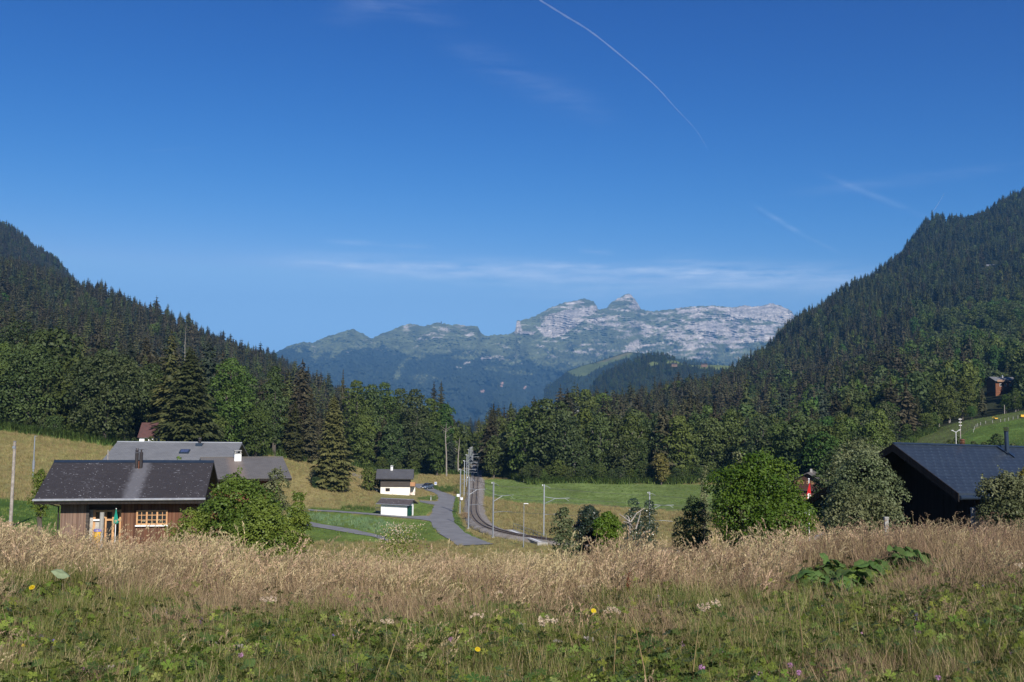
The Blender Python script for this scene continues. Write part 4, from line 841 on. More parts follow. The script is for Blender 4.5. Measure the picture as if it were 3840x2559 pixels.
# dead white branches standing in the grass
def dead():
    D = 40; b0 = P(2362, 1990, D); o = empty('dead_branches', tuple(b0), 'bare bleached branches sticking up in front of the dark bushes', 'branches')
    o.location.z = h(b0[0], D); s = Vector((0,0,float(b0[2]-h(b0[0], D)))); q = lambda px, py, dy=0: Vector(P(px, py, D+dy))-Vector((b0[0], D, h(b0[0], D)))
    for pts in ([(2363,2000),(2361,1965),(2362,1955)],[(2362,1958),(2340,1940),(2321,1928)],[(2362,1960),(2357,1940),(2348,1933)],[(2365,1958),(2388,1925),(2417,1906)],[(2363,1965),(2370,1975),(2377,1986)],[(2384,1985),(2395,1950),(2403,1920)],[(2358,1962),(2338,1956)]):
        MB().tube([q(a, b, i*0.1) for i, (a, b) in enumerate(pts)], [0.028,0.022,0.010][:len(pts)], 6).build('branch', M['deadwood'], o)
dead()
# bare pale trunk tree at the wood edge
def snag(px, D, ytop, label, tk=1.0, lean=0.0):
    x = float(P(px, 1700, D)[0]); z0 = h(x, D); Ht = float(P(px, ytop, D)[2])-z0; o = empty('bare_trunk_tree', (x, D, z0), label, 'tree', None)
    mb = MB().tube([(0,0,-.5),(-0.15,0,Ht*.4),(-0.55+lean,0,Ht*.75),(-0.3+lean,0,Ht)], [.26*tk,.2*tk,.13*tk,.04*tk], 7)
    r = random.Random(px)
    for i in range(9):
        z = Ht*r.uniform(.45,.95); a = r.uniform(0,6.28); L = r.uniform(.8,2.2); mb.tube([(-.4,0,z),(-.4+L*math.cos(a),L*math.sin(a),z+L*.6)], [.06*tk,.015], 4)
    mb.build('trunk', M['bark_pale'], o)
snag(1676, 300, 1585, 'leaning bare pale trunk at the right end of the wood behind the car')
snag(1720, 318, 1640, 'thin bare grey tree left of the far catenary poles', lean=0.6)
snag(684, 470, 1220, 'dead bare spruce rising pale out of the left forest')
snag(3385, 300, 1560, 'slender dead trunk among green trees above the dark roof ridge', tk=.4)
snag(2495, 285, 1600, 'bleached bare tree among the trees behind the green field')
# ---------------------------------------------------------------- buildings
class Frame:
    """local axes of a building: x along the ridge, -y towards the camera, origin on the ground"""
    def __init__(s, R0, R1, zg, name, label, cat, group=None):
        a, b = Vector(R0), Vector(R1); m = (a+b)/2; s.ang = math.atan2(b.y-a.y, b.x-a.x); s.L = math.hypot(b.x-a.x, b.y-a.y); s.zr = m.z-zg; s.zg = zg
        s.o = empty(name, (m.x, m.y, zg), label, cat, group, s.ang); s.W = Matrix.Translation((m.x, m.y, zg)) @ Matrix.Rotation(s.ang, 4, 'Z'); s.I = s.W.inverted()
    def loc(s, px, py, ax, val):
        c = s.I @ Vector((0,0,0)); d = (s.I.to_3x3() @ Vector(ray(px, py))); t = (val-c[ax])/d[ax]; return c+d*t
    def rect(s, x0, y0, x1, y1, val, ax=1):
        a = s.loc(x0, y0, ax, val); b = s.loc(x1, y1, ax, val); return (min(a[1-ax], b[1-ax]), max(a[1-ax], b[1-ax]), min(a.z, b.z), max(a.z, b.z))
def roof(F, Wn, Wf, zen, zef, mat, L0=None, L1=None, th=0.14, edge=None, name='roof'):
    """two slabs: near side (towards camera) and far side; returns roof object"""
    L0 = -F.L/2 if L0 is None else L0; L1 = F.L/2 if L1 is None else L1; zr = F.zr
    mb = MB()
    for sgn, W, ze in ((-1, Wn, zen), (1, Wf, zef)):
        pts = [(L0,0,zr),(L0,sgn*W,ze),(L1,sgn*W,ze),(L1,0,zr)]
        if sgn > 0: pts = pts[::-1]
        mb.prism(pts, (0,0,-th))
    me = mb.mesh(name, mat); 
    me.flip_normals() if False else None
    slope_attr(me, lambda c: (c.x, math.hypot(c.y, zr-c.z) if c.z > min(zen, zef)-th else 0, 0))
    import bmesh
    bm = bmesh.new(); bm.from_mesh(me); bmesh.ops.recalc_face_normals(bm, faces=bm.faces); bm.to_mesh(me); bm.free()
    return link(name, me, F.o)
def window(F, x0, x1, z0, z1, y, frame, nx=1, nz=1, fw=0.07, out=-1, sill=True, bars=0.03, name='window', ax=1, label=None, shut=None):
    """frame, panes, glazing bars; sits on a wall plane y (out = outward sign)"""
    def bx(mb, a, b, d0, d1, c0, c1):
        lo, hi = sorted((y+out*d0, y+out*d1))
        return mb.box(a, b, lo, hi, c0, c1) if ax == 1 else mb.box(lo, hi, a, b, c0, c1)
    f = MB(); bx(f, x0, x1, 0.003, 0.08, z1-fw, z1); bx(f, x0, x1, 0.003, 0.08, z0, z0+fw); bx(f, x0, x0+fw, 0.003, 0.083, z0+fw, z1-fw); bx(f, x1-fw, x1, 0.003, 0.083, z0+fw, z1-fw)
    for i in range(1, nx):
        c = x0+(x1-x0)*i/nx; bx(f, c-fw*0.55, c+fw*0.55, 0.003, 0.077, z0+fw, z1-fw)
    w_ = f.build(name, frame, F.o, label)
    g = MB(); bx(g, x0+fw*0.5, x1-fw*0.5, 0.004, 0.03, z0+fw*0.5, z1-fw*0.5); g.build('pane', shut or M['glass'], w_)
    if nz > 1:
        b_ = MB()
        for i in range(1, nz): c = z0+(z1-z0)*i/nz; bx(b_, x0+fw, x1-fw, 0.032, 0.06, c-bars/2, c+bars/2)
        for i in range(nx): c = x0+(x1-x0)*(i+0.5)/nx; bx(b_, c-bars/2, c+bars/2, 0.034, 0.062, z0+fw, z1-fw)
        b_.build('glazing_bars', frame, w_)
    if sill:
        s_ = MB(); bx(s_, x0-0.04, x1+0.04, 0.003, 0.16, z0-0.08, z0-0.004); s_.build('sill', M['whitepaint'], w_)
    return w_
def gable_walls(F, x0, x1, yn, yf, zb, zen, zef, Wn, Wf, mat, gmat=None, under=0.16):
    """walls with gable ends reaching up under the roof"""
    zr = F.zr-under; zn = F.zr-(F.zr-zen)*abs(yn)/Wn-under; zf = F.zr-(F.zr-zef)*yf/Wf-under
    mb = MB(); prof = [(yn, zb), (yn, zn), (0, zr), (yf, zf), (yf, zb)]
    mb.prism([(x0, a, b) for a, b in prof], (x1-x0, 0, 0)); return mb.build('wall', mat, F.o), zn

# --- planked house with dark slate roof
def house1():
    zg = h(-23, 57); F = Frame(P(204,1733,60.3), P(802,1726,62), zg, 'chalet', 'planked wooden house with dark slate roof and twin black flues on the left', 'house')
    Wn = 4.0; ze = float((P(141,1873,56.1)[2]+P(785,1866,58)[2])/2)-zg; L = F.L/2
    fx = F.loc(535, 1760, 1, -1.0).x
    M['slate1'] = slates('dark_wet_slate', (0.034,0.030,0.031), (0.015,0.013,0.014), (0.55,0.55,0.58), row=0.135, wid=0.30, dots=0.014, dens=0.12, rough=0.62, streak=(fx-0.1, 0.62, (0.15,0.15,0.165)), mottle=(0.15,0.15,0.165))
    rf = roof(F, Wn, 4.2, ze, ze-0.1, M['slate1'], th=0.16)
    mb = MB(); mb.prism([(-L,-0.22,F.zr-0.085),(-L,0,F.zr+0.06),(-L,0.22,F.zr-0.085)], (2*L,0,0)); mb.build('ridge_cap', M['slateblue'], rf)
    mb = MB().tube([(-L-0.05,-Wn-0.06,ze-0.10),(L+0.02,-Wn-0.06,ze-0.07)], 0.075, 8); mb.build('gutter', M['zinc'], rf)
    mb = MB().box(-L+0.0,L,-Wn+0.0,-Wn+0.05,ze-0.34,ze-0.17); mb.build('fascia', M['wood_black'], rf)
    yw = -3.05; a = F.loc(226, 1950, 1, yw).x; b = F.loc(742, 1950, 1, yw).x; c0 = F.loc(322, 1950, 1, yw).x; c1 = F.loc(454, 1950, 1, yw).x
    zt = F.zr-(F.zr-ze)*3.05/Wn-0.17
    slope = lambda y: F.zr-(F.zr-ze)*abs(y)/Wn-0.17
    # front wall in two leaves either side of the porch, side walls, back wall
    MB().box(a, c0, yw, yw+0.12, -0.3, zt).build('wall', M['wood_grey'], F.o, 'grey weathered plank wall left of the porch')
    MB().box(c1, b, yw, yw+0.12, -0.3, zt).build('wall', M['wood_brown'], F.o, 'brown plank wall around the window')
    MB().prism([(a, yw+0.12, -0.3), (a, yw+0.12, slope(yw+0.12)), (a, 0, F.zr-0.18), (a, 3.4, slope(3.4)-0.08), (a, 3.4, -0.3)], (0.12, 0, 0)).build('wall', M['wood_grey'], F.o)
    MB().prism([(b-0.12, yw+0.12, -0.3), (b-0.12, yw+0.12, slope(yw+0.12)), (b-0.12, 0, F.zr-0.18), (b-0.12, 3.4, slope(3.4)-0.08), (b-0.12, 3.4, -0.3)], (0.12, 0, 0)).build('wall', M['wood_brown'], F.o)
    MB().box(a+.12, b-.12, 3.28, 3.4, -0.3, slope(3.4)-0.1).build('wall', M['wood_grey'], F.o)
    yb = yw+0.5; zl = F.loc(390, 1912, 1, yb).z
    s = MB(); sx1 = F.loc(354, 1950, 1, yb).x; s.box(c0-0.5, sx1, yb, yb+0.2, -0.3, zl); s.build('stone_wall', M['stonework'], F.o)
    MB().box(c0-.5, c1+0.3, yb-.02, yb+0.22, zl+.002, slope(yb)-0.02).build('wall', M['wood_dark'], F.o)
    # porch glazing
    g0 = sx1+0.003; g1 = F.loc(453, 1950, 1, yb).x
    f = MB(); zb0 = -0.2
    xs = [g0, F.loc(396,1950,1,yb).x, F.loc(426,1950,1,yb).x, g1]
    for x in xs: f.box(x-0.07, x+0.07, yb-0.06, yb+0.06, zb0, zl)
    f.box(xs[1]-0.16, xs[1]+0.0, yb-0.10, yb-0.063, zb0, zl-.02)
    for z in (zl-0.07, F.loc(390,1950,1,yb).z): f.box(g0+.07, g1-.07, yb-0.05, yb+0.05, z-0.05, z+0.05)
    f.box(xs[1]+.07, g1-.07, yb-0.05, yb+0.05, zb0+0.6, zb0+0.75)
    gd = f.build('porch_glazing', M['pine'], F.o); MB().box(g0, g1, yb+.07, yb+0.09, zb0, zl-.01).build('pane', M['glass'], gd)
    zz = F.loc(370,1947,1,yb).z; MB().box(g0-0.03, xs[1]-.18, yb-0.18, yb-0.063, zz-0.09, zz).build('sill', M['whitepaint'], gd)
    MB().box(g0-.02, xs[1]-.2, yb-0.05, yb-.012, zb0, zz-0.095).build('apron_wall', M['stonework'], F.o)
    # braces and posts
    for x0, dx in ((c0+0.06, 0.55), (c1-0.06, -0.55)):
        MB().tube([(x0, yw+0.06, zt-0.75), (x0+dx, yw+0.06, zt-0.08)], 0.06, 4).build('brace', M['wood_brown'], F.o)
    MB().box(c0+.002, c0+0.16, yw-0.02, yw+0.14, -0.3, zt-.002).build('post', M['wood_dark'], F.o)
    MB().tube([(a-0.02, yw+0.1, zt-0.75), (a-0.9, yw-0.2, zt-0.1)], 0.05, 4).build('brace', M['wood_dark'], F.o)
    MB().tube([(a-0.95, -Wn+0.02, ze-0.16), (a-0.1, yw-0.05, ze-0.55), (a-0.1, yw-0.05, -0.2)], 0.045, 8).build('downpipe', M['black'], F.o)
    MB().tube([(b-0.1, yw-.05, ze-1.5), (b+0.05, yw-.05, ze-0.9), (b+0.45, yw-0.5, ze-0.25)], 0.10, 5).build('brace', M['wood_black'], F.o)
    # window
    x0, x1, z0, z1 = F.rect(513, 1914, 628, 1968, yw)
    window(F, x0, x1, z0, z1, yw, M['pine'], nx=3, nz=3, fw=0.085, bars=0.035)
    # flues
    for i, (px, t) in enumerate(((512, 1694), (528, 1691))):
        p = F.loc(px, 1757, 1, -0.75); zt_ = F.loc(px, t+5, 1, -0.75).z; zb = slope(-0.75)+0.1
        fl = MB().tube([(p.x,-0.75,zb),(p.x,-0.75,zt_)], 0.105, 12).build('flue', M['black'], F.o)
        cp = MB()
        if i == 0:
            for k in range(3): cp.lathe([(0.16-0.03*k, zt_+0.03+0.09*k), (0.07, zt_+0.10+0.09*k), (0.0, zt_+0.11+0.09*k)], 12, (p.x,-0.75,0))
        else: cp.tube([(p.x,-.75,zt_),(p.x,-.75,zt_+0.14)],0.045,8); cp.box(p.x-.13,p.x+.13,-.80,-.70,zt_+.145,zt_+.165)
        cp.build('cap', M['black'], fl)
    p = F.loc(521, 1750, 1, -0.8); MB().tube([(p.x,-0.86,slope(-.86)+.1),(p.x,-0.86,slope(-.86)+0.62)], 0.035, 8).build('pipe', M['copper'], F.o)
    return F, yw, yb
m, nt_, b = newmat('rubble_stone'); M['stonework'] = m; b.inputs['Roughness'].default_value = 0.9
tc = nt_.nodes.new('ShaderNodeTexCoord'); br = nt_.nodes.new('ShaderNodeTexBrick'); mp = nt_.nodes.new('ShaderNodeMapping'); mp.inputs['Rotation'].default_value = (R(90),0,0); nt_.links.new(tc.outputs['Object'], mp.inputs[0]); nt_.links.new(mp.outputs[0], br.inputs[0])
br.inputs['Color1'].default_value = (.42,.39,.35,1); br.inputs['Color2'].default_value = (.28,.26,.23,1); br.inputs['Mortar'].default_value = (.5,.48,.44,1); br.inputs['Scale'].default_value = 4; nt_.links.new(br.outputs[0], b.inputs['Base Color'])
F1, yw1, yb1 = house1()
# closed parasol on the porch and the pale pipe beside it
def parasol():
    q = F1.loc(434, 1960, 1, yw1-0.5); w_ = F1.W @ Vector((q.x, yw1-0.5, 0)); o = empty('parasol', (w_.x, w_.y, F1.zg-0.1), 'closed teal parasol standing on the porch of the planked house', 'parasol')
    zt = float(P(434,1908,w_.y)[2])-o.location.z; zb = float(P(434,1965,w_.y)[2])-o.location.z
    MB().tube([(0,0,0),(0,0,zt+0.03)], 0.025, 8).build('pole', M['whitepaint'], o)
    mb = MB(); k = 16; rows = [(0.02,zt),(0.05,zt-0.25),(0.085,zb+0.35),(0.115,zb)]
    for i, (r_, z) in enumerate(rows):
        for j in range(k): t = 2*math.pi*j/k; rr = r_*(1.0+(0.35 if j % 2 else -0.15)*(i/3)); mb.v.append((rr*math.cos(t), rr*math.sin(t), z+(0.06 if j % 2 and i == 3 else 0)))
    for i in range(3):
        for j in range(k): mb.f.append((i*k+j, (i+1)*k+j, (i+1)*k+(j+1) % k, i*k+(j+1) % k))
    mb.build('canopy', M['parasol'], o)
    q = F1.loc(380, 1960, 1, yw1-0.3); w_ = F1.W @ Vector((q.x, yw1-0.3, 0)); zt = float(P(381,1922,w_.y)[2])-F1.zg
    tag(MB().tube([(w_.x,w_.y,F1.zg-.2),(w_.x+0.03,w_.y,F1.zg+zt)], [0.14,0.12], 10).build('stone_column', M['concrete']), 'pale round column standing in front of the porch glazing', 'column')
    q = F1.loc(369, 2000, 1, yw1-0.25); w_ = F1.W @ Vector((q.x, yw1-0.25, 0)); x, y = w_.x, w_.y; zt = float(P(369,1985,y)[2])
    t = empty('stacked_tub', (x, y, F1.zg), 'pale tub with blue top half hidden by grass below the porch window', 'tub'); 
    MB().lathe([(0.0,0),(0.22,0),(0.25,zt-F1.zg-0.12),(0.0,zt-F1.zg-.12)], 12).build('body', M['yellow'], t); MB().lathe([(0,zt-F1.zg-.117),(0.27,zt-F1.zg-.117),(0.27,zt-F1.zg),(0,zt-F1.zg)], 12).build('lid', plain('lilac_lid',(0.25,0.22,0.5)), t)
parasol()

# --- grey metal-slate house behind
def house2():
    zg = h(-30, 96)-0.3; F = Frame(P(440,1656,97), P(908,1663,98), zg, 'house', 'long grey roof with a skylight and one black flue behind the slate roof', 'house')
    p = P(424,1735,92); sl_ = (F.zr+zg-p[2])/5.0; Wn = 6.2; ze = F.zr-sl_*Wn*1.05; L = F.L/2
    M['slate2'] = slates('grey_fibre_slates', (0.165,0.168,0.172), (0.07,0.072,0.075), (0.6,0.6,0.6), row=0.26, wid=0.40, rough=0.55)
    rf = roof(F, Wn, Wn, ze, ze, M['slate2']); MB().tube([(-L,0,F.zr+0.01),(L,0,F.zr+0.01)], 0.07, 6).build('ridge_cap', M['galv'], rf)
    gable_walls(F, -L+.6, L-.6, -Wn+.8, Wn-.8, -0.5, ze, ze, Wn, Wn, M['wood_dark'])
    # skylight: sits on the slope
    a = F.loc(690, 1694, 1, -2.6); s = (F.zr-ze)/Wn; th = math.atan(s)
    for nm, ex, zz, mt in (('skylight', 0.47, 0.05, M['black']),):
        sk = MB().box(-0.45, 0.45, -0.42, 0.42, -0.02, 0.12).build('skylight', M['slateblue'], F.o); sk.location = (a.x, -2.3, F.zr-s*2.3); sk.rotation_euler.x = th
        MB().box(-0.34, 0.34, -0.31, 0.31, 0.123, 0.14).build('pane', plain('sky_reflecting_glass', (0.55,0.6,0.7), None, 0.08, metal=0.9), sk)
    c = F.loc(749, 1670, 1, -0.5); fl = MB().tube([(c.x,-.5,F.zr-s*.5-.1),(c.x,-.5,F.loc(751,1645,1,-.5).z)], 0.13, 12).build('flue', M['black'], F.o); z = F.loc(751,1645,1,-.5).z
    MB().lathe([(0.20,z),(0.17,z+0.06),(0,z+.07)], 12, (c.x,-.5,0)).build('cap', M['black'], fl); MB().box(c.x-.32,c.x+.32,-.9,-.2,F.zr-s*.9+.0,F.zr-s*.2+.03).build('flashing', M['slateblue'], F.o)
house2()
def house3():
    zg = h(-22, 81)-.3; F = Frame(P(751,1714,82), P(1061,1718,84.5), zg, 'log_house', 'brown log house with grey-brown roof and white chimney, gable to the right', 'house')
    Wn = 4.6; ze = float(P(1043,1795,79)[2])-zg; L = F.L/2
    M['slate3'] = slates('grey_brown_slates', (0.125,0.118,0.112), (0.045,0.042,0.04), (0.6,0.6,0.6), row=0.22, wid=0.36, rough=0.6, streak=(F.loc(880,1730,1,-1).x, 0.8, (0.20,0.15,0.12)))
    rf = roof(F, Wn, Wn, ze, ze+.1, M['slate3'], th=0.18); MB().tube([(-L,0,F.zr+0.01),(L,0,F.zr+0.01)], 0.06, 6).build('ridge_cap', M['slate3'], rf)
    MB().box(-L, L+0.003, -Wn-0.05, -Wn+0.0, ze-.24, ze-0.05).build('fascia', M['wood_black'], rf)
    gable_walls(F, -L+.3, L-1.1, -Wn+1.3, Wn-1.3, -0.5, ze, ze, Wn, Wn, M['wood_red'])
    for y0, y1, z0, z1 in ((-0.9,-0.2,F.zr-1.75,F.zr-1.1),(0.1,0.8,F.zr-1.75,F.zr-1.1)): window(F, y0, y1, z0, z1, L-1.1, M['pine'], nx=2, out=1, ax=0, sill=False)
    c = F.loc(891, 1706, 1, -0.55).x; ch = MB().box(c-.27, c+.27, -.85, -.3, F.zr-1.0, F.loc(891,1703,1,-.55).z).build('chimney', M['white'], F.o); z = F.loc(891,1703,1,-.55).z
    m_ = MB().box(c-.30,c+.30,-.9,-.25,z+.003,z+.06)
    for a, b_ in ((-.26,-.80),(.18,-.80),(-.26,-.43),(.18,-.43)): m_.box(c+a,c+a+.08,b_,b_+.08,z+.063,z+.25)
    m_.box(c-.3,c+.3,-.87,-.28,z+.253,z+.31); m_.build('chimney_cap', M['concrete'], ch)
house3()
def hut():
    zg = h(P(560,1620,206)[0], 206); F = Frame(P(532,1587,206), P(596,1584,206.5), zg, 'hut', 'small hut with rusty brown roof and white wall between two big trees', 'hut')
    ze = float(P(560,1640,202)[2])-zg; roof(F, 3.6, 3.6, ze, ze, M['rust_roof'])
    gable_walls(F, -F.L/2+.3, F.L/2-.3, -3.2, 3.2, -0.6, ze, ze, 3.6, 3.6, M['white'])
    MB().box(-0.35, .35, -3.26, -3.203, ze-1.15, ze-.35).build('window', M['wood_dark'], F.o)
hut()
# --- white chalet beyond the road
def chalet():
    c = G(1480, 1856, 120); D = c.y+2.6; zg = c.z-0.1
    F = Frame(P(1413,1759,D), P(1552.5,1761,D+0.6), zg, 'white_chalet', 'white walled chalet with dark board upper floor and orange balcony beyond the road', 'chalet')
    Wn = 3.1; L = F.L/2; ze = F.loc(1480, 1795.5, 1, -Wn).z
    M['slate4'] = slates('dark_grey_slates', (0.075,0.075,0.082), (0.03,0.03,0.034), (0.6,0.6,0.6), row=0.3, wid=0.42, rough=0.6)
    rf = roof(F, Wn, Wn, ze, ze, M['slate4'], th=0.16); MB().box(-L,L,-Wn-.04,-Wn+.0,ze-.2,ze-0.02).build('gutter', M['black'], rf)
    yw = -2.35; x0 = F.loc(1425,1840,1,yw).x; x1 = F.loc(1537.5,1840,1,yw).x; zs = F.loc(1480,1827.5,1,yw).z
    MB().box(x0+.12, x1, yw+.05, 2.4, -0.8, zs).build('wall', M['cream'], F.o, 'cream plastered ground floor')
    zt = F.zr-(F.zr-ze)*2.35/Wn-.17; MB().prism([(x0+.1,yw,zs+.003),(x0+.1,yw,zt),(x0+.1,0,F.zr-.18),(x0+.1,2.4,zt),(x0+.1,2.4,zs+.003)], (x1-x0-.1,0,0)).build('wall', M['wood_dark'], F.o, 'dark boarded upper floor')
    a, b_, z0, z1 = F.rect(1446,1831,1462,1843, yw+.05); window(F, a, b_, z0, z1, yw+.05, M['wood_dark'], sill=False, fw=0.05, shut=M['wood_black'], label='closed dark shutter')
    a = F.loc(1469.5,1752,1,-.2).x; z = F.loc(1469,1751.5,1,-.2).z; ch = MB().box(a-.26,a+.26,-.45,.15,F.zr-.5,z).build('chimney', M['whitepaint'], F.o)
    mm = MB(); 
    for dx in (-.24,.16): mm.box(a+dx,a+dx+.08,-.42,-.34,z+.002,z+.2); mm.box(a+dx,a+dx+.08,.02,.10,z+.002,z+.2)
    mm.box(a-.33,a+.33,-.52,.22,z+.203,z+.26); mm.tube([(a-.05,-.15,z+.26),(a-.05,-.15,z+.42)],.04,6); mm.build('chimney_cap', M['whitepaint'], ch)
    # balcony on the right gable with props and a white pier wall
    zb = F.loc(1545,1823,1,-1.5).z; zt2 = F.loc(1545,1808,1,-1.5).z; bl = MB().box(x1+.003,x1+1.15,-2.2,1.8,zb-.12,zb).build('balcony', M['wood_dark'], F.o)
    mb = MB().box(x1+1.09,x1+1.15,-2.2,1.8,zb+.003,zt2).box(x1+.003,x1+1.087,-2.2,-2.14,zb+.003,zt2); mb.build('railing', M['balcony'], bl)
    MB().box(x1+.003,x1+.07,-1.6,1.2,zb+.003,zt-.1).build('gable_boards', M['balcony'], F.o)
    MB().box(x1+.003,x1+1.1,0.2,0.5,-.8,zb-.125).build('pier', M['cream'], F.o)
    MB().box(x1+.003,x1+.06,-1.5,-.6,-.1,1.5).build('door', M['rust_roof'], F.o)
    return F, x1
FC, xc1 = chalet()
def garage():
    a = G(1428, 1931, 120); b_ = G(1525, 1938, 120); c = G(1547, 1933, 120); zg = (a.z+b_.z)/2-.05
    d = (b_-a); d.z = 0; d.normalize(); n = Vector((-d.y, d.x, 0)); Wd = 2.9
    a2, b2 = a+n*Wd/2, b_+n*Wd/2; zr = P(1490,1870,a2.y)[2]
    F = Frame((a2.x-d.x*.75, a2.y-d.y*.75, zr), (b2.x+d.x*.75, b2.y+d.y*.75, zr), zg, 'garage', 'small white garage with mottled dark roof and dark green door beside the road', 'garage')
    L = F.L/2; W = Wd/2+.55; ze = F.loc(1470,1891.5,1,-W).z
    M['slate5'] = slates('mottled_old_slates', (0.075,0.062,0.062), (0.03,0.027,0.027), (0.4,0.4,0.4), row=0.25, wid=0.3, rough=0.8, mottle=(0.34,0.32,0.32))
    rf = roof(F, W, W, ze, ze, M['slate5'], th=0.12); MB().tube([(-L,-W-.04,ze-.05),(L,-W-.04,ze-.05)], 0.07, 6).build('gutter', M['zinc'], rf); MB().tube([(-L,0,F.zr+.01),(L,0,F.zr+.01)], 0.07, 6).build('ridge_cap', M['zinc'], rf)
    gable_walls(F, -L+.75, L-.75, -Wd/2, Wd/2, -0.5, ze, ze, W, W, M['white'], under=.13)
    dr = MB().box(L-.747,L-.70,-Wd/2+.18,Wd/2-.75,-.05,F.loc(1534,1898,0,L-.75).z).build('door', M['door_green'], F.o); MB().box(L-.697,L-.67,.2,.26,.9,1.05).build('handle', M['galv'], dr)
    # metal rack leaning at its left end
    q = G(1418, 1924, 120); rk = empty('metal_rack', tuple(q), 'galvanised frame rack standing at the left end of the garage', 'rack', rz=F.ang)
    mb = MB()
    for x in (-.4,.4):
        for y in (-.25,.25): mb.tube([(x,y,0),(x,y,1.05)], .02, 5)
    for z in (.35,1.0):
        mb.tube([(-.4,-.25,z),(.4,-.25,z)], .02, 5); mb.tube([(-.4,.25,z),(.4,.25,z)], .02, 5); mb.tube([(-.4,-.25,z),(-.4,.25,z)], .02, 5); mb.tube([(.4,-.25,z),(.4,.25,z)], .02, 5)
    mb.build('frame', M['galv'], rk)
    mb2 = MB()
    for i in range(4): mb2.box(-.38,.38,-.23+i*.12,-.16+i*.12,.36,.39)
    mb2.build('shelf', M['galv'], rk)
garage()
def bicycle(px, py, ang, label, mat):
    q = G(px, py, 120); o = empty('bicycle', tuple(q), label, 'bicycle', rz=ang)
    for x in (-.52,.52):
        mb = MB(); k = 18
        for i in range(k):
            a, b_ = 2*math.pi*i/k, 2*math.pi*(i+1)/k; mb.tube([(x+.33*math.cos(a),0,.34+.33*math.sin(a)),(x+.33*math.cos(b_),0,.34+.33*math.sin(b_))], .022, 5, cap=False)
            if i % 3 == 0: mb.tube([(x,0,.34),(x+.32*math.cos(a),0,.34+.32*math.sin(a))], .006, 3)
        mb.build('wheel', M['rubber'], o)
    MB().tube([(-.52,0,.34),(-.05,0,.30),(.38,0,.80),(-.18,0,.80),(-.05,0,.30)], .025, 6).tube([(-.52,0,.34),(-.18,0,.8),(-.2,0,.9)], .02, 6).tube([(.52,0,.34),(.38,0,.8),(.36,0,.98)], .022, 6).build('frame', mat, o)
    MB().tube([(.36,-.25,1.0),(.36,.25,1.0)], .018, 6).build('handlebar', M['black'], o); MB().box(-.32,-.08,-.06,.06,.9,.95).build('saddle', M['black'], o)
bicycle(1437, 1930, .1, 'white bicycle leaning at the lower left corner of the garage', M['whitepaint'])
bicycle(1548, 1860, .5, 'red bicycle standing under the orange balcony of the chalet', M['red'])

